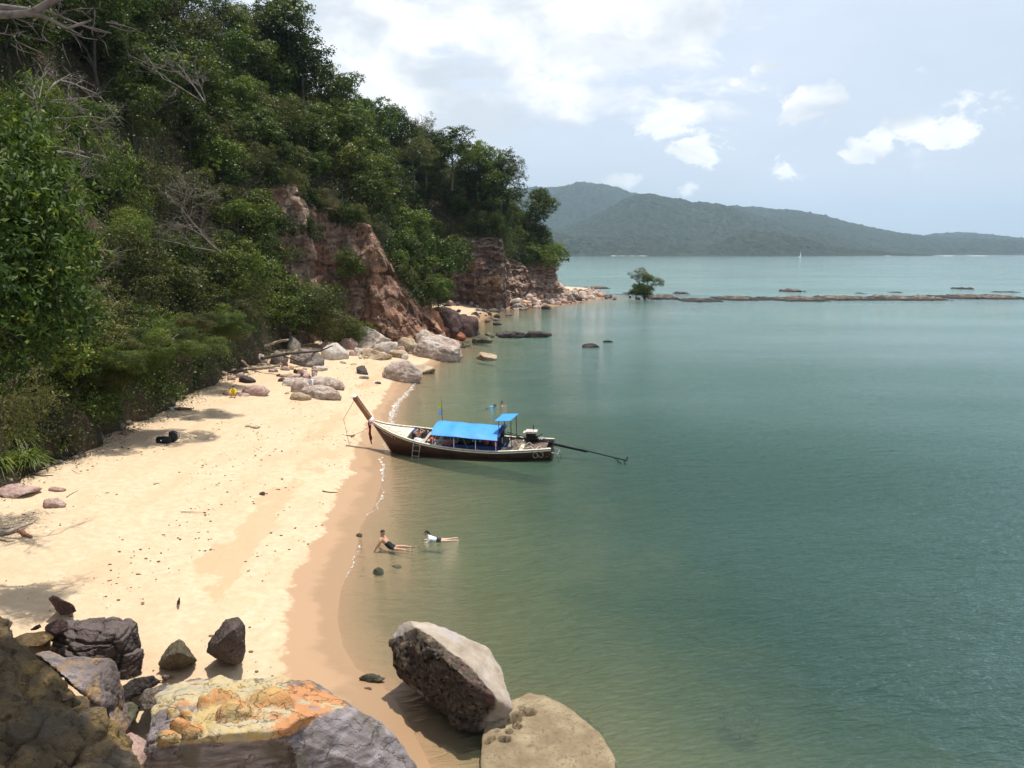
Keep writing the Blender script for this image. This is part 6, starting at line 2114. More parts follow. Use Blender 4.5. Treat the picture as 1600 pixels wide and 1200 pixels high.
for z, m_, nm in ((1.80, pinkm, 'ribbon'), (1.93, whitm, 'ribbon')):
    put(nm, poly_mesh(nm, *tube_np([(-.62 - (z - 1.72) * .75, 0, z - .07), (-.72 - (z - 1.72) * .75, 0, z + .05)], .185, 12)), m_, pp_)
for dy, m_, l in ((-.14, redm, 1.45), (-.06, redm, 1.2), (-.20, redm, 1.05), (-.10, whitm, .55)):
    P_ = [(-.92 + .03 * math.sin(i * 1.3 + dy * 9), dy + .02 * math.cos(i * 2 + dy * 5), 1.80 - i * l / 7) for i in range(8)]
    put('ribbon', poly_mesh('ribbon', *tube_np(P_, [.03, .05, .055, .05, .055, .05, .045, .035], 5)), m_, pp_)

# registration painted on the bow, as far as it can be read
fc = bpy.data.curves.new('letters', 'FONT')
fc.body = 'VIWAVA 1'
fc.size = .20
fc.offset = .009
fc.extrude = .001
fc.space_character = 1.15
tmp = bpy.data.objects.new('letters', fc)
COL.objects.link(tmp)
dg = bpy.context.evaluated_depsgraph_get()
lm_ = bpy.data.meshes.new_from_object(tmp.evaluated_get(dg))
bpy.data.objects.remove(tmp)
n = len(lm_.vertices)
co = np.empty(n * 3, np.float32); lm_.vertices.foreach_get('co', co); co = co.reshape(-1, 3)
X = -.12 + co[:, 0] * 1.0
Zt = -.30 + co[:, 1]
newc = []
for x, dz in zip(X, Zt):
    z1, z0, b = zs_(x)[0], zk_(x)[0], bs_(x)[0]
    zz_ = z1 + dz
    c_ = 1 - max(0, min(1, (zz_ - z0) / (z1 - z0))) ** (1 / .9)
    t_a = math.acos(max(-1, min(1, c_)))
    newc.append((x, -(b * math.sin(t_a) ** .85) - .035, zz_))
lm_.vertices.foreach_set('co', np.array(newc, np.float32).ravel())
lm_.materials.clear()
lm_.update()
put('lettering', lm_, plain('faded pink letters', (.62, .45, .42), .7), boat)

# awning
rows = []
for x in np.linspace(3.25, 7.25, 40):
    for q in np.linspace(-1, 1, 13):
        sag = .015 * math.sin(x * 6) * (1 - abs(q))
        sag += .018 * math.sin(x * 2.3 + q * 3) * math.cos(q * 5 + x) - .03 * math.cos((x - 3.35) / 1.3 * 2 * PI) * -(1 - q * q)
        z = 1.62 - .045 * (x - 3.25) + .17 * math.cos(q * PI / 2) - (.05 if abs(q) == 1 else 0) + sag
        rows.append((x, q * 1.16, z))
V = np.array(rows)
Vb = V.copy(); Vb[:, 2] -= .02
Fs = [tuple(q) for q in grid_faces(40, 13)]
n_ = len(V)
Fs2 = Fs + [tuple(i + n_ for i in q[::-1]) for q in Fs]
put('awning', poly_mesh('awning', np.concatenate([V, Vb]), Fs2), m_blue, boat)
for x in (3.35, 4.65, 5.95, 7.15):
    for sgn in (-1, 1):
        b = bs_(x)[0]
        put('awning_post', poly_mesh('awning_post', *tube_np([(x, sgn * (b - .05), zs_(x)[0]), (x, sgn * 1.10, 1.58 - .045 * (x - 3.25))], .022, 6)), m_steel, boat)
    put('awning_bow', poly_mesh('awning_bow', *tube_np([(x, q * 1.12, 1.58 - .045 * (x - 3.25) + .17 * math.cos(q * PI / 2)) for q in np.linspace(-1, 1, 9)], .02, 5)), m_steel, boat)
put('brace', poly_mesh('brace', *tube_np([(5.2, -1.12, 1.48), (5.45, -1.15, .80)], .016, 5)), m_steel, boat)
put('side_cloth', poly_mesh('side_cloth', *box_np(3.9, 7.3, -1.13, -1.09, .68, .98), smooth=False), m_navy, boat)
put('side_cloth', poly_mesh('side_cloth', *box_np(3.6, 7.2, 1.09, 1.13, .70, 1.35), smooth=False), m_navy, boat)
put('rolled_cloth', poly_mesh('rolled_cloth', *tube_np([(7.28, q, 1.46 + .15 * math.cos(q * 1.4)) for q in np.linspace(-1.0, 1.05, 8)], [.05, .09, .11, .10, .12, .14, .16, .12], 8)), m_navy, boat)
# helmsman's little sunshade
sh = put('sunshade', poly_mesh('sunshade', *(lambda q: (np.concatenate([q, q - np.array([0, 0, .018])]), [(0, 1, 2, 3), (7, 6, 5, 4), (0, 4, 5, 1), (1, 5, 6, 2), (2, 6, 7, 3), (3, 7, 4, 0)]))(
    np.array([(6.95, -.35, 2.28), (7.95, -.55, 2.42), (8.25, .50, 2.50), (7.25, .70, 2.36)])), smooth=False), m_blue, boat)
for (x, y, z) in ((7.20, -.30, 2.31), (7.95, -.40, 2.40), (7.35, .55, 2.36), (8.10, .42, 2.47)):
    put('shade_post', poly_mesh('shade_post', *tube_np([(x, y, z), (x, y * 1.2, .75)], .022, 6)), m_black, boat)
put('shade_rail', poly_mesh('shade_rail', *tube_np([(7.2, -.5, 1.62), (8.1, -.5, 1.5), (8.5, -.4, 1.35)], .03, 5)), m_black, boat)

# engine on its pivot, long shaft, guard and propeller
Tl = Mi @ G(976, 719, .22)
Ec = Mi @ GY(834, 684, 45.9)
eng = put('engine', poly_mesh('engine', *merge([
    box_np(Ec.x - .55, Ec.x + .30, Ec.y - .20, Ec.y + .20, Ec.z - .14, Ec.z + .02), box_np(Ec.x - .42, Ec.x + .14, Ec.y - .17, Ec.y + .17, Ec.z + .02, Ec.z + .33),
    tube_np([(Ec.x - .5, Ec.y, Ec.z - .10), (Ec.x + .9, Ec.y + (Tl.y - Ec.y) * .12, Ec.z - .30)], .10, 8),
    tube_np([(Ec.x - .30, Ec.y - .22, Ec.z + .08), (Ec.x + .05, Ec.y - .24, Ec.z + .06), (Ec.x + .32, Ec.y - .24, Ec.z + .22)], .045, 6),
    tube_np([(Ec.x - .02, Ec.y, Ec.z + .5), (Ec.x + .01, Ec.y, Ec.z + .82)], .025, 6),
    tube_np([(Ec.x - .05, Ec.y, -.0 + .7), (Ec.x - .02, Ec.y, Ec.z - .1)], .05, 6),
    tube_np([(Ec.x + .2, Ec.y - .1, Ec.z + .05), (Ec.x + .55, Ec.y - .1, Ec.z + .32)], .03, 6)]), smooth=False), m_black, boat)
put('engine_cover', poly_mesh('engine_cover', *merge([box_np(Ec.x - .46, Ec.x + .22, Ec.y - .21, Ec.y + .21, Ec.z + .34, Ec.z + .46), box_np(Ec.x - .62, Ec.x - .44, Ec.y - .18, Ec.y + .18, Ec.z + .06, Ec.z + .36)]), smooth=False), plain('worn white engine cowl', (.52, .47, .42), .5, .3), eng)
for k_ in range(3):
    put('hose', poly_mesh('hose', *tube_np([(Ec.x + .25 + k_ * .12, Ec.y - .12, Ec.z - .04), (Ec.x + .33 + k_ * .12, Ec.y - .05, Ec.z + .10), (Ec.x + .42 + k_ * .12, Ec.y + .06, Ec.z - .06)], .025, 6)), plain('pale hose', (.5, .47, .42), .6), eng)
put('tiller', poly_mesh('tiller', *tube_np([(Ec.x - .5, Ec.y, Ec.z + .0), (Ec.x - 1.15, Ec.y - .05, Ec.z + .20), (Ec.x - 1.6, Ec.y - .05, Ec.z + .30)], [.03, .025, .025], 6)), m_black, eng)
put('tiller', poly_mesh('tiller', *tube_np([(Ec.x - .5, Ec.y - .1, Ec.z - .08), (Ec.x - 1.05, Ec.y - .15, Ec.z + .04)], [.03, .02], 6)), m_black, eng)
Sh0 = Vector((Ec.x + .2, Ec.y, Ec.z - .16))
mid = Sh0.lerp(Tl, .58)
put('shaft_sleeve', poly_mesh('shaft_sleeve', *tube_np([Sh0, mid], [.085, .065], 8)), m_black, boat)
sf = put('propeller_shaft', poly_mesh('propeller_shaft', *tube_np([Sh0.lerp(Tl, .5) + Vector((0, 0, .06)), Tl], .032, 7)), m_black, boat)
put('shaft_guard', poly_mesh('shaft_guard', *merge([tube_np([Sh0.lerp(Tl, .88), Tl + Vector((-.12, 0, -.28))], .02, 5), tube_np([Tl + Vector((-.05, 0, .0)), Tl + Vector((.02, 0, -.30))], .025, 5), tube_np([Sh0.lerp(Tl, .93), Tl + Vector((-.42, 0, -.22))], .015, 5)])), m_black, sf)
dirv = (Tl - Sh0).normalized()
for k_ in range(2):
    a = k_ * PI + .9
    u_ = dirv.cross(Vector((0, 0, 1))).normalized()
    v_ = dirv.cross(u_)
    d_ = u_ * math.cos(a) + v_ * math.sin(a)
    e_ = dirv.cross(d_)
    c_ = Tl + dirv * .1
    q = [c_ + d_ * .03 - e_ * .02, c_ + d_ * .16 - e_ * .07 + dirv * .03, c_ + d_ * .27, c_ + d_ * .16 + e_ * .06 - dirv * .03, c_ + d_ * .03 + e_ * .02]
    V = np.array([list(p_) for p_ in q] + [list(p_ + dirv * .012) for p_ in q])
    put('blade', poly_mesh('blade', V, [(0, 1, 2, 3, 4), (9, 8, 7, 6, 5)] + [(i, (i + 1) % 5, (i + 1) % 5 + 5, i + 5) for i in range(5)], False), m_black, sf)
put('hub', poly_mesh('hub', *tube_np([Tl - dirv * .05, Tl + dirv * .17], [.045, .02], 7)), m_black, sf)

# rudder frame, fender and ropes at the stern
put('stern_frame', poly_mesh('stern_frame', *merge([tube_np([(L_B, -.5, .55), (L_B + .35, -.5, .45), (L_B + .45, -.45, -.1)], .025, 5), tube_np([(L_B, .1, .6), (L_B + .42, -.1, .55), (L_B + .46, -.12, .0)], .025, 5), tube_np([(L_B + .35, -.5, .45), (L_B + .42, -.1, .55)], .02, 5)])), m_steel, boat)
for k_ in range(3):
    P_ = [(L_B - .9 + k_ * .3 + .14 * math.cos(q), -.88 + .12 * k_ - .03, .48 + .17 * math.sin(q)) for q in np.linspace(0, 2 * PI, 14)]
    put('rope_coil', poly_mesh('rope_coil', *tube_np(P_, .018, 5)), m_rope, boat)
P_ = [(8.3 + i * .16, -.55 + .22 * math.sin(i * 1.7), .78 + .05 * math.cos(i * 2.3)) for i in range(13)]
put('rope', poly_mesh('rope', *tube_np(P_, .03, 5)), m_rope, boat)
P_ = [(8.0 + .15 * i, .1 + .25 * math.sin(i * 2.1 + 1), .76 + .04 * math.cos(i * 1.3)) for i in range(9)]
put('rope', poly_mesh('rope', *tube_np(P_, .025, 5)), m_rope, boat)
put('rope', poly_mesh('rope', *tube_np([(9.3, -.85, .80), (9.8, -.8, .62), (L_B + .1, -.6, .55), (L_B + .25, -.4, .35)], .02, 5)), m_rope, boat)

# flag pole with two small flags
fp = put('flag_pole', poly_mesh('flag_pole', *tube_np([(3.42, .85, 1.6), (3.45, .85, 3.15)], [.022, .01], 6)), m_black, boat)
def flag(x, y, z, w_, h_, m_):
    V = np.array([(x - w_ * i / 6, y + .04 * math.sin(i * 1.5), z - h_ * j + .02 * math.sin(i + j)) for i in range(7) for j in (0, 1)])
    V2 = V + np.array([0, .006, 0])
    Fs = [(2 * i, 2 * i + 2, 2 * i + 3, 2 * i + 1) for i in range(6)]
    put('flag', poly_mesh('flag', np.concatenate([V, V2]), Fs + [tuple(a + 14 for a in f_[::-1]) for f_ in Fs]), m_, fp)
flag(3.44, .85, 2.85, .24, .30, plain('yellow green flag', (.65, .68, .10), .7))
flag(3.44, .85, 2.42, .24, .36, plain('pale blue flag', (.30, .58, .75), .7))

# ladder hooked over the near side
A0, A1 = Mi @ G(654, 713, .02), Vector((2.25, -(bs_(2.25)[0] + .06), zs_(2.25)[0] + .06))
A0 = Vector((2.02, -1.50, -.12))
lad = empty('ladder', (0, 0, 0))
lad.matrix_world = M_B
tag(lad, 'short aluminium ladder hooked over the near side of the boat', 'ladder')
tops, bots = [], []
for k_ in (0, 1):
    top, bot = Vector((2.18 + .42 * k_, -(bs_(2.3)[0] + .07), zs_(2.3 + .3 * k_)[0] + .05)), Vector((2.05 + .42 * k_, -1.48, -.13))
    tops.append(top); bots.append(bot)
    put('rail', poly_mesh('rail', *tube_np([top + Vector((0, .18, .03)), top + Vector((0, .06, .06)), top, bot], .02, 6)), m_steel, lad)
for i in range(4):
    q = .18 + .25 * i
    put('rung', poly_mesh('rung', *tube_np([tops[0].lerp(bots[0], q), tops[1].lerp(bots[1], q)], .016, 6)), m_steel, lad)

# things carried in the boat (each lies loose in it)
def in_boat(name, V, Fs, m_, label, category, group=None, smooth=True):
    o = put(name, poly_mesh(name, V, Fs, smooth), m_)
    o.matrix_world = M_B
    return tag(o, label, category, group)


def blob(c, s_, seed, sub=2):
    V, Fx = ico(sub)
    V = V * (1 + .25 * fbm(V * 1.5 + seed, 2))[:, None] * np.array(s_) + np.array(c)
    return V, [tuple(f) for f in Fx]


in_boat('sack', *blob((2.15, -.28, .62), (.34, .30, .34), 3, 3), plain('white sack cloth', (.72, .71, .70), .8), 'white sack lying in the hold beside the boatman', 'sack')
in_boat('cloth', *blob((1.78, .42, 1.0), (.16, .2, .24), 5), plain('blue towel', (.03, .09, .32), .8), 'dark blue cloth hanging over the edge of the bow deck', 'cloth')
in_boat('life_jacket', *blob((2.95, .45, .98), (.13, .16, .26), 6), m_or, 'orange life jacket standing by the far side ahead of the bench', 'life jacket')
in_boat('life_jacket', *blob((3.0, -.15, .84), (.15, .12, .16), 7), m_or, 'orange life jacket lying against the near end of the bench', 'life jacket')
in_boat('life_jacket', *blob((4.1, -.45, .72), (.22, .18, .13), 8), m_or, 'orange life jacket in the shade at the front end of the awning', 'life jacket')
in_boat('life_jacket', *blob((6.3, .1, .85), (.18, .16, .30), 9), m_or, 'orange life jacket hanging under the rear end of the awning', 'life jacket')
in_boat('life_jacket', *blob((6.9, -.2, .75), (.14, .14, .16), 12), m_or, 'orange life jacket lowest under the rear end of the awning', 'life jacket')
in_boat('bag', *blob((3.6, -.5, .55), (.26, .2, .2), 10), plain('tan bag', (.45, .38, .30), .8), 'tan bag on the boat floor before the awning', 'bag')
in_boat('bag', *blob((5.0, .3, .62), (.32, .25, .2), 11), plain('olive bag', (.08, .09, .03), .8), 'olive bag under the awning', 'bag')

# ---------------------------------------------------------------- anchor and mooring lines
iron = plain('rusty iron', (.09, .055, .04), .8, .3)
an0 = on_ground(547, 682)
an = empty('anchor', an0)
tag(an, 'small rusty anchor lying on the sand left of the bow', 'anchor')
put('shank', poly_mesh('shank', *tube_np([(-.42, .12, .03), (.10, -.02, .06)], .028, 6)), iron, an)
for dx_, dy_ in ((.30, .16), (.16, -.22), (.26, -.06)):
    put('fluke', poly_mesh('fluke', *tube_np([(.08, -.02, .05), (dx_ * .9, dy_, .03), (dx_ * .6, dy_ * 1.4, .12)], [.03, .03, .012], 6)), iron, an)
put('ring', poly_mesh('ring', *tube_np([(-.46 + .06 * math.cos(a), .13, .06 + .06 * math.sin(a)) for a in np.linspace(0, 2 * PI, 10)], .012, 5)), iron, an)


def rope(pts, r_, label, name='rope', sag=.0):
    P_ = []
    for a, b in zip(pts[:-1], pts[1:]):
        a, b = Vector(a), Vector(b)
        for u in np.linspace(0, 1, 12)[:-1]:
            q = a.lerp(b, u); q.z -= sag * 4 * u * (1 - u) * (b - a).length
            P_.append(q)
    P_.append(Vector(pts[-1]))
    P_ = np.array([list(q) for q in P_])
    c0 = P_.mean(0)
    o = put(name, poly_mesh(name, *tube_np(P_ - c0, r_, 5)), m_rope)
    o.location = c0
    return tag(o, label, 'rope')


rope([M_B @ Vector((-1.70, 0, 3.28)), on_ground(537, 655) + Vector((0, 0, .02))], .02, 'taut rope running from the prow tip down to the beach', sag=.0)
rope([M_B @ Vector((-.80, -.1, 1.55)), an0 + Vector((.05, 0, .06))], .022, 'mooring rope from the stem of the boat to the anchor', sag=.03)

# ---------------------------------------------------------------- people
skin_c = {'tan': plain('tanned skin', (.50, .28, .18), .55, .1), 'fair': plain('fair skin', (.60, .38, .27), .55, .08), 'brown': plain('brown skin', (.22, .11, .065), .55, .1)}
hair_m = plain('dark hair', (.014, .011, .010), .6, .2)


def person(label, origin, rz, J, clothes, skin='fair', hair='short', s=1.0, look=(1, 0, 0), face_down=0.0):
    """J: joint positions in a frame with +X ahead of the person; clothes: list of (bones, material)"""
    edges = [('pelvis', 'waist'), ('waist', 'chest'), ('chest', 'neck'), ('neck', 'head'), ('head', 'crown'),
             ('chest', 'sl'), ('sl', 'el'), ('el', 'wl'), ('wl', 'hl'), ('chest', 'sr'), ('sr', 'er'), ('er', 'wr'), ('wr', 'hr'),
             ('pelvis', 'pl'), ('pl', 'kl'), ('kl', 'al'), ('al', 'tl'), ('pelvis', 'pr'), ('pr', 'kr'), ('kr', 'ar'), ('ar', 'tr')]
    rad = dict(pelvis=(.155, .125), waist=(.15, .115), chest=(.175, .125), neck=(.055, .055), head=(.098, .108), crown=(.06, .068), sl=(.068, .068), el=(.050, .050), wl=(.034, .034), hl=(.034, .018),
               pl=(.090, .090), kl=(.058, .058), al=(.037, .037), tl=(.036, .024))
    for k_ in ('s', 'e', 'w', 'h', 'p', 'k', 'a', 't'):
        rad[k_ + 'r'] = rad[k_ + 'l']
    names = list(J)
    bm = bmesh.new()
    sk = bm.verts.layers.skin.verify()
    vs = {}
    for k_ in names:
        v = bm.verts.new(Vector(J[k_]) * s)
        v[sk].radius = (rad[k_][0] * s, rad[k_][1] * s)
        v[sk].use_root = (k_ == 'pelvis')
        vs[k_] = v
    for a, b in edges:
        bm.edges.new((vs[a], vs[b]))
    me = bpy.data.meshes.new('body')
    bm.to_mesh(me)
    bm.free()
    o = bpy.data.objects.new('t', me)
    COL.objects.link(o)
    o.modifiers.new('s', 'SKIN').use_smooth_shade = True
    o.modifiers.new('u', 'SUBSURF').levels = 2
    dg = bpy.context.evaluated_depsgraph_get()
    m2 = bpy.data.meshes.new_from_object(o.evaluated_get(dg))
    bpy.data.objects.remove(o)
    n = len(m2.vertices)
    co = np.empty(n * 3, np.float32); m2.vertices.foreach_get('co', co); co = co.reshape(-1, 3)
    Fv = [tuple(p_.vertices) for p_ in m2.polygons]
    parts = [(co, Fv)]
    # fingers and thumb on each hand
    for sd_ in ('l', 'r'):
        w_, h_ = Vector(J['w' + sd_]) * s, Vector(J['h' + sd_]) * s
        d_ = (h_ - w_).normalized()
        side = d_.cross(Vector((0, 0, 1)))
        side = side.normalized() if side.length > .1 else Vector((0, 1, 0))
        nrm = side.cross(d_)
        for f_ in range(4):
            b_ = h_ + side * (.024 - .016 * f_) * s
            l_ = (.062, .072, .066, .05)[f_] * s
            parts.append(tube_np([b_ - d_ * .02, b_ + d_ * l_ * .55 - nrm * .004, b_ + d_ * l_ - nrm * .016], [.0095 * s, .009 * s, .006 * s], 6))
        parts.append(tube_np([w_.lerp(h_, .5), w_.lerp(h_, .75) + side * .045 * s, h_ + side * .055 * s + d_ * .015], [.012 * s, .011 * s, .007 * s], 6))
    # face: nose, ears
    hd, lk = Vector(J['head']) * s, Vector(look).normalized()
    upv = (Vector(J['crown']) - Vector(J['neck'])).normalized()
    sdv = lk.cross(upv).normalized()
    parts.append(tube_np([hd + lk * .085 * s + upv * .02 * s, hd + lk * .112 * s - upv * .015 * s, hd + lk * .09 * s - upv * .03 * s], [.008 * s, .014 * s, .010 * s], 6))
    for q in (-1, 1):
        parts.append(tube_np([hd + sdv * q * .085 * s + upv * .02 * s, hd + sdv * q * .096 * s, hd + sdv * q * .085 * s - upv * .025 * s], [.008 * s, .014 * s, .007 * s], 6))
    V, Fs = merge(parts)
    me = poly_mesh('body', V, Fs)
    me.materials.append(skin_c[skin])
    segs, mi = [], []
    for bones, m_ in clothes:
        me.materials.append(m_)
        for a, b in bones:
            segs.append((np.array(J[a], float) * s, np.array(J[b], float) * s, len(me.materials) - 1))
    for a, b in edges:
        if not any((a, b) in bones for bones, _ in clothes):
            segs.append((np.array(J[a], float) * s, np.array(J[b], float) * s, 0))
    cen = np.array([V[list(p_.vertices)].mean(0) for p_ in me.polygons])
    best = np.full(len(cen), 9e9); idx = np.zeros(len(cen), int)
    for a, b, m_i in segs:
        ab = b - a
        u = np.clip(((cen - a) @ ab) / (ab @ ab + 1e-9), 0, 1)
        d = np.linalg.norm(cen - (a + u[:, None] * ab), axis=1) - (.05 if m_i else 0) * s * .5
        nb = d < best
        best = np.where(nb, d, best); idx = np.where(nb, m_i, idx)
    me.polygons.foreach_set('material_index', idx.astype(np.int32))
    root = empty('person', origin, rz)
    tag(root, label, 'person')
    b_ = put('body', me, None, root)
    # hair
    Vh_, Fh_ = ico(3)
    Vh_ = Vh_.copy()
    k_ = Vh_ @ np.array(lk) > .35
    lo = Vh_ @ np.array(upv)
    mask = (~(k_ & (lo < .45))) & (lo > (-.15 if hair == 'short' else -.5))
    keep = [tuple(f) for f in Fh_ if mask[list(f)].all()]
    Hm = np.array(hd) + np.array(upv) * .028 * s + Vh_ * np.array([.108, .102, .118]) * s * (1 + .05 * fbm(Vh_ * 4, 2))[:, None] - np.array(lk) * .012 * s
    hp = [(Hm, keep)]
    if hair == 'long':
        hp.append(tube_np([hd - lk * .06 * s + upv * .02 * s, hd - lk * .10 * s - upv * .08 * s, hd - lk * .07 * s - upv * .19 * s + sdv * .03 * s], [.075 * s, .06 * s, .03 * s], 8))
    put('hair', poly_mesh('hair', *merge(hp)), hair_m, root)
    # eyes and mouth
    fm = [tube_np([hd + lk * .083 * s + sdv * q * .03 * s + upv * .018 * s, hd + lk * .092 * s + sdv * q * .03 * s + upv * .018 * s], [.011 * s, .008 * s], 6) for q in (-1, 1)]
    fm.append(tube_np([hd + lk * .086 * s - sdv * .02 * s - upv * .05 * s, hd + lk * .090 * s - upv * .052 * s, hd + lk * .086 * s + sdv * .02 * s - upv * .05 * s], .006 * s, 5))
    put('face', poly_mesh('face', *merge(fm)), plain('eyes and lips', (.10, .03, .025), .5), root)
    return root


black_c, white_c, navy_c = plain('black swim trunks', (.008, .008, .010), .7), plain('white shirt', (.74, .74, .78), .8), plain('dark shorts', (.015, .018, .03), .8)
yellow_c, bluec = plain('yellow shirt', (.85, .62, .03), .8), plain('blue swim shirt', (.05, .30, .62), .6)
TORSO = [('waist', 'chest'), ('chest', 'neck'), ('chest', 'sl'), ('chest', 'sr')]
TORSO2 = TORSO + [('pelvis', 'waist')]
HIPS = [('pelvis', 'pl'), ('pelvis', 'pr')]
SLEEVE = [('sl', 'el'), ('sr', 'er')]
THIGH = [('pl', 'kl'), ('pr', 'kr')]

pz = G(611, 856, -.02)
pz.z = -.12
person('bare chested man in black trunks sitting in the shallows, leaning back on his hands', pz, math.radians(-6),
       dict(pelvis=(0, 0, .12), waist=(-.13, 0, .25), chest=(-.30, 0, .45), neck=(-.37, 0, .60), head=(-.33, 0, .72), crown=(-.33, 0, .80),
            sl=(-.34, .19, .50), el=(-.50, .25, .27), wl=(-.60, .27, .04), hl=(-.66, .29, .01), sr=(-.34, -.19, .50), er=(-.50, -.27, .27), wr=(-.62, -.30, .03), hr=(-.68, -.33, .0),
            pl=(.10, .10, .11), kl=(.50, .17, .12), al=(.92, .22, .07), tl=(1.02, .25, .14), pr=(.10, -.10, .10), kr=(.50, -.14, .09), ar=(.92, -.20, .05), tr=(1.02, -.23, .12)),
       [(HIPS + [('pelvis', 'waist')], black_c)], 'tan', 'short', s=1.0, look=(.8, -.5, -.1))
pz = G(684, 845, -.02)
person('child in a white shirt lying on the stomach in the shallows with legs stretched out', Vector((pz.x, pz.y, -.05)), math.radians(4),
       dict(pelvis=(0, 0, .06), waist=(-.14, 0, .09), chest=(-.33, 0, .18), neck=(-.44, 0, .30), head=(-.50, 0, .40), crown=(-.50, 0, .48),
            sl=(-.36, .16, .18), el=(-.48, .20, .02), wl=(-.68, .12, .02), hl=(-.76, .10, .02), sr=(-.36, -.16, .18), er=(-.46, -.20, .02), wr=(-.66, -.16, .02), hr=(-.74, -.17, .02),
            pl=(.08, .08, .05), kl=(.44, .16, .03), al=(.82, .26, .05), tl=(.94, .30, .04), pr=(.08, -.08, .05), kr=(.46, -.05, .03), ar=(.86, -.04, .04), tr=(.99, -.04, .03)),
       [(TORSO + [('sl', 'el'), ('sr', 'er')], white_c), (HIPS, navy_c)], 'fair', 'long', s=.92, look=(-.9, -.35, -.25))
pz = G(772, 635, 0)
person('swimmer in a blue shirt with dark hair, left of two beyond the boat', Vector((pz.x, pz.y, -.21)), 0,
       dict(pelvis=(-.55, 0, .03), waist=(-.42, 0, .10), chest=(-.22, 0, .19), neck=(-.06, 0, .22), head=(.06, 0, .26), crown=(.10, 0, .33),
            sl=(-.18, .18, .18), el=(.08, .26, .08), wl=(.30, .26, .02), hl=(.38, .26, .02), sr=(-.18, -.18, .18), er=(.08, -.26, .08), wr=(.30, -.24, .02), hr=(.38, -.24, .02),
            pl=(-.62, .09, .0), kl=(-.95, .12, -.1), al=(-1.3, .14, -.12), tl=(-1.4, .14, -.12), pr=(-.62, -.09, .0), kr=(-.95, -.12, -.1), ar=(-1.3, -.14, -.12), tr=(-1.4, -.14, -.12)),
       [(TORSO2 + SLEEVE, bluec), (HIPS, navy_c)], 'fair', 'long', look=(.9, -.3, -.1))
pz = G(784, 634, 0)
person('swimmer with only head and shoulders showing, right of two beyond the boat', Vector((pz.x, pz.y, -1.14)), 0,
       dict(pelvis=(0, 0, .62), waist=(0, 0, .80), chest=(0, 0, 1.05), neck=(0, 0, 1.26), head=(0, 0, 1.38), crown=(0, 0, 1.46),
            sl=(0, .19, 1.16), el=(.10, .34, 1.08), wl=(.28, .30, 1.14), hl=(.35, .28, 1.15), sr=(0, -.19, 1.16), er=(.12, -.34, 1.06), wr=(.30, -.30, 1.14), hr=(.37, -.28, 1.15),
            pl=(0, .1, .56), kl=(.14, .12, .18), al=(0, .12, -.15), tl=(.1, .13, -.18), pr=(0, -.1, .56), kr=(.10, -.12, .18), ar=(-.05, -.12, -.15), tr=(.05, -.13, -.18)),
       [(HIPS + [('pelvis', 'waist')], navy_c)], 'tan', 'short', look=(-.5, -.8, 0))
bo = M_B @ Vector((2.02, .12, .10))
person('bare chested person crouching in the boat with both arms raised to the head', bo, math.radians(-60),
       dict(pelvis=(-.08, 0, .50), waist=(-.04, 0, .66), chest=(.02, 0, .88), neck=(.08, 0, 1.04), head=(.13, 0, 1.16), crown=(.14, 0, 1.25),
            sl=(.04, .20, .98), el=(.22, .36, 1.08), wl=(.18, .16, 1.20), hl=(.17, .11, 1.24), sr=(.04, -.20, .98), er=(.22, -.38, 1.06), wr=(.20, -.17, 1.18), hr=(.18, -.12, 1.23),
            pl=(-.04, .11, .46), kl=(.34, .17, .48), al=(.22, .16, .06), tl=(.36, .17, .02), pr=(-.04, -.11, .46), kr=(.34, -.15, .46), ar=(.20, -.15, .06), tr=(.34, -.16, .02)),
       [(HIPS + THIGH + [('pelvis', 'waist')], navy_c)], 'tan', 'short', look=(.8, 0, -.4))
pz = on_ground(486, 616)
person('person in a white top and dark shorts sitting on the long sloping rock', Vector((pz.x, pz.y, pz.z)), math.radians(-115),
       dict(pelvis=(-.10, 0, .62), waist=(-.10, 0, .78), chest=(-.04, 0, 1.02), neck=(.0, 0, 1.20), head=(.05, 0, 1.32), crown=(.05, 0, 1.41),
            sl=(-.03, .19, 1.10), el=(.08, .24, .84), wl=(.28, .14, .76), hl=(.36, .10, .76), sr=(-.03, -.19, 1.10), er=(.08, -.24, .84), wr=(.28, -.12, .76), hr=(.36, -.08, .76),
            pl=(-.02, .10, .60), kl=(.40, .14, .60), al=(.46, .14, .16), tl=(.60, .16, .12), pr=(-.02, -.10, .60), kr=(.40, -.12, .58), ar=(.36, -.12, .14), tr=(.50, -.13, .10)),
       [(TORSO2 + SLEEVE, white_c), (HIPS + THIGH, navy_c)], 'tan', 'short', look=(.9, .2, -.2))
pz = on_ground(280, 641)
person('person in a white shirt lying on the back in the shade of the overhanging shrub', Vector((pz.x, pz.y, pz.z + .0)), math.radians(-2),
       dict(pelvis=(0, 0, .12), waist=(-.16, 0, .13), chest=(-.42, 0, .15), neck=(-.60, 0, .14), head=(-.73, 0, .14), crown=(-.82, 0, .13),
            sl=(-.50, .19, .12), el=(-.66, .36, .08), wl=(-.84, .22, .08), hl=(-.90, .16, .10), sr=(-.50, -.19, .12), er=(-.26, -.26, .10), wr=(-.06, -.20, .14), hr=(.02, -.16, .18),
            pl=(.06, .10, .11), kl=(.48, .12, .12), al=(.90, .13, .07), tl=(.94, .14, .20), pr=(.06, -.10, .11), kr=(.48, -.13, .10), ar=(.90, -.16, .07), tr=(.94, -.18, .20)),
       [(TORSO2 + SLEEVE, white_c), (HIPS, navy_c)], 'brown', 'short', look=(.1, 0, 1))
pz = on_ground(365, 620)
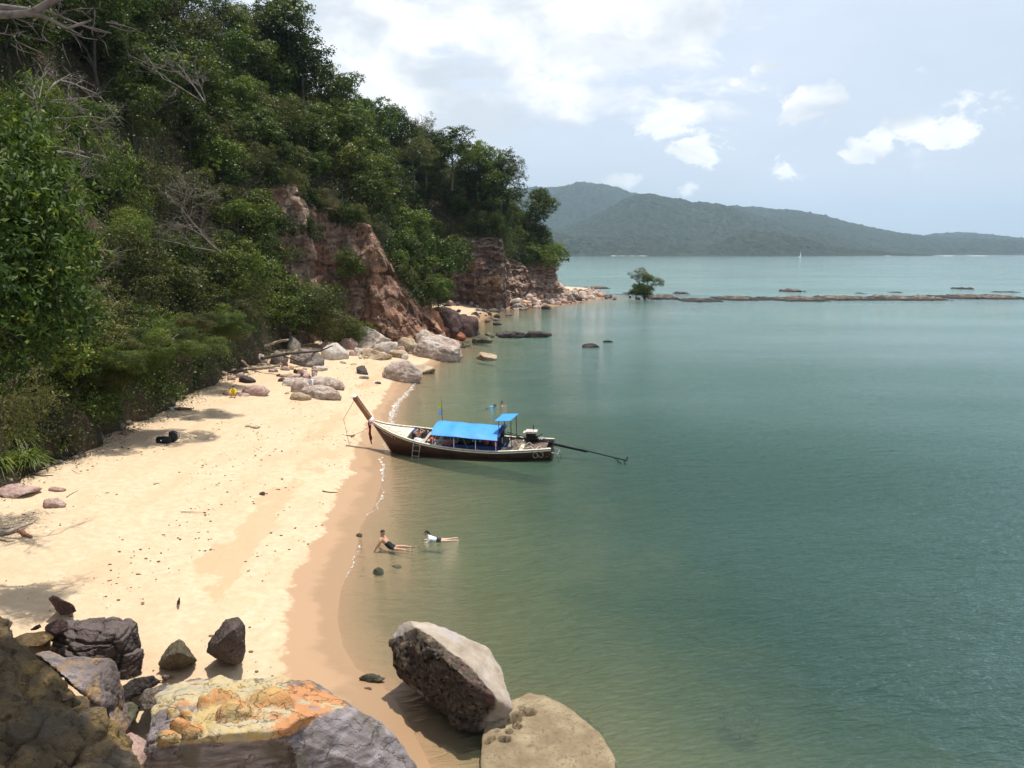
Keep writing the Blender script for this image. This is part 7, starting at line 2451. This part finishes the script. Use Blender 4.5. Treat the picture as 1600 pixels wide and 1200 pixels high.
person('small child in yellow clothes squatting on the sand beside the pale pink rock', pz, math.radians(-80),
       dict(pelvis=(-.10, 0, .20), waist=(-.08, 0, .34), chest=(.0, 0, .56), neck=(.06, 0, .72), head=(.10, 0, .84), crown=(.12, 0, .93),
            sl=(.0, .18, .64), el=(.16, .26, .44), wl=(.36, .20, .30), hl=(.42, .18, .22), sr=(.0, -.18, .64), er=(.16, -.26, .44), wr=(.36, -.18, .30), hr=(.42, -.16, .22),
            pl=(-.04, .10, .20), kl=(.32, .18, .46), al=(.08, .17, .06), tl=(.24, .18, .02), pr=(-.04, -.10, .20), kr=(.32, -.18, .46), ar=(.08, -.17, .06), tr=(.24, -.18, .02)),
       [(TORSO2 + SLEEVE + HIPS + THIGH, yellow_c)], 'tan', 'short', s=.85, look=(.8, 0, -.5))


# ---------------------------------------------------------------- bags on the beach
def rounded(c, s_, bev, rz=0., tiltx=0.):
    bm = bmesh.new()
    bmesh.ops.create_cube(bm, size=1)
    bmesh.ops.subdivide_edges(bm, edges=bm.edges, cuts=3, use_grid_fill=True)
    V = np.array([v.co[:] for v in bm.verts])
    Fs = [tuple(v.index for v in f.verts) for f in bm.faces]
    bm.free()
    Ln = np.linalg.norm(V, axis=1)[:, None]
    V = V * (1 - bev) + V / Ln * .58 * bev
    V = V * np.array(s_)
    V = V @ np.array(Matrix.Rotation(tiltx, 3, 'X').transposed()) @ np.array(Matrix.Rotation(rz, 3, 'Z').transposed())
    return V + np.array(c), Fs


bagm, bagm2 = plain('black nylon', (.007, .007, .009), .6, .2), plain('charcoal nylon', (.020, .019, .018), .7, .2)
b1 = on_ground(256, 692)
bg_ = empty('backpack', b1)
tag(bg_, 'black bag with a small white badge lying flat in the tree shade', 'bag')
put('body', poly_mesh('body', *rounded((0, 0, .18), (.78, .42, .36), .5)), bagm, bg_)
put('pocket', poly_mesh('pocket', *rounded((-.05, -.20, .16), (.5, .14, .24), .5)), bagm, bg_)
put('badge', poly_mesh('badge', *rounded((-.02, -.285, .20), (.07, .02, .07), .6)), plain('white badge', (.7, .75, .8), .5), bg_)
put('handle', poly_mesh('handle', *tube_np([(-.12, 0, .34), (-.06, 0, .42), (.06, 0, .42), (.12, 0, .34)], .014, 5)), bagm, bg_)
b2 = on_ground(269, 690)
bg_ = empty('backpack', b2 + Vector((.05, .05, 0)))
tag(bg_, 'charcoal backpack standing upright beside the flat black bag', 'bag')
put('body', poly_mesh('body', *rounded((0, 0, .30), (.42, .34, .58), .5, tiltx=-.15)), bagm2, bg_)
put('pocket', poly_mesh('pocket', *rounded((-.02, -.20, .22), (.3, .14, .3), .5)), bagm2, bg_)
for sgn in (-1, 1):
    put('strap', poly_mesh('strap', *tube_np([(.16, .1 * sgn, .54), (.30, .1 * sgn, .46), (.32, .1 * sgn, .22), (.18, .1 * sgn, .08)], .022, 5)), plain('grey strap', (.22, .20, .18), .8), bg_)
put('handle', poly_mesh('handle', *tube_np([(-.05, 0, .58), (0, 0, .65), (.06, 0, .58)], .014, 5)), bagm2, bg_)

# ---------------------------------------------------------------- far sailing boat
sb = G(1250, 402.0, 0)
sbo = empty('sailboat', sb, .4)
tag(sbo, 'tiny white sailing boat far out below the hills', 'sailboat')
V, Fs = [], []
for i, u in enumerate(np.linspace(-1, 1, 9)):
    b = 1.7 * (1 - abs(u) ** 2.4) + .05
    V += [(u * 6, -b, 1.3), (u * 5.6, -b * .5, -.3), (u * 5.6, b * .5, -.3), (u * 6, b, 1.3)]
Fs = [(i * 4 + a, i * 4 + a + 1, i * 4 + a + 5, i * 4 + a + 4) for i in range(8) for a in range(3)] + [(i * 4 + 3, i * 4, i * 4 + 4, i * 4 + 7) for i in range(8)]
put('hull', poly_mesh('hull', np.array(V), Fs), m_whitep, sbo)
put('mast', poly_mesh('mast', *tube_np([(0, 0, 1), (0, 0, 15)], [.16, .08], 6)), m_whitep, sbo)
V = np.array([(0.1, 0, 2.6), (4.6, .3, 2.8), (.1, 0, 14), (0.1, .08, 2.6), (4.6, .38, 2.8), (.1, .08, 14)])
put('sail', poly_mesh('sail', V, [(0, 1, 2), (5, 4, 3), (0, 3, 4, 1), (1, 4, 5, 2), (2, 5, 3, 0)], False), m_whitep, sbo)
put('cabin', poly_mesh('cabin', *box_np(-2.2, 1.6, -.8, .8, 1.3, 2.0), smooth=False), m_whitep, sbo)

# ---- where several trees still read alike, say which one by its order from the left
bpy.context.view_layer.update()
same = {}
for o in COL.objects:
    if o.get('category') in ('tree', 'shrub', 'rock') and o.get('label'):
        same.setdefault(o['label'], []).append(o)
ordn = ['first', 'second', 'third', 'fourth', 'fifth', 'sixth', 'seventh', 'eighth', 'ninth', 'tenth', 'eleventh', 'twelfth']
for lab, obs in same.items():
    if 1 < len(obs) <= 12 and len(lab.split()) <= 13:
        obs.sort(key=lambda o: pix(o.matrix_world.translation)[0])
        for i, o in enumerate(obs):
            o['label'] = '%s, %s from left' % (lab.replace(', left half', ' left half').replace(', right half', ' right half'), ordn[i])
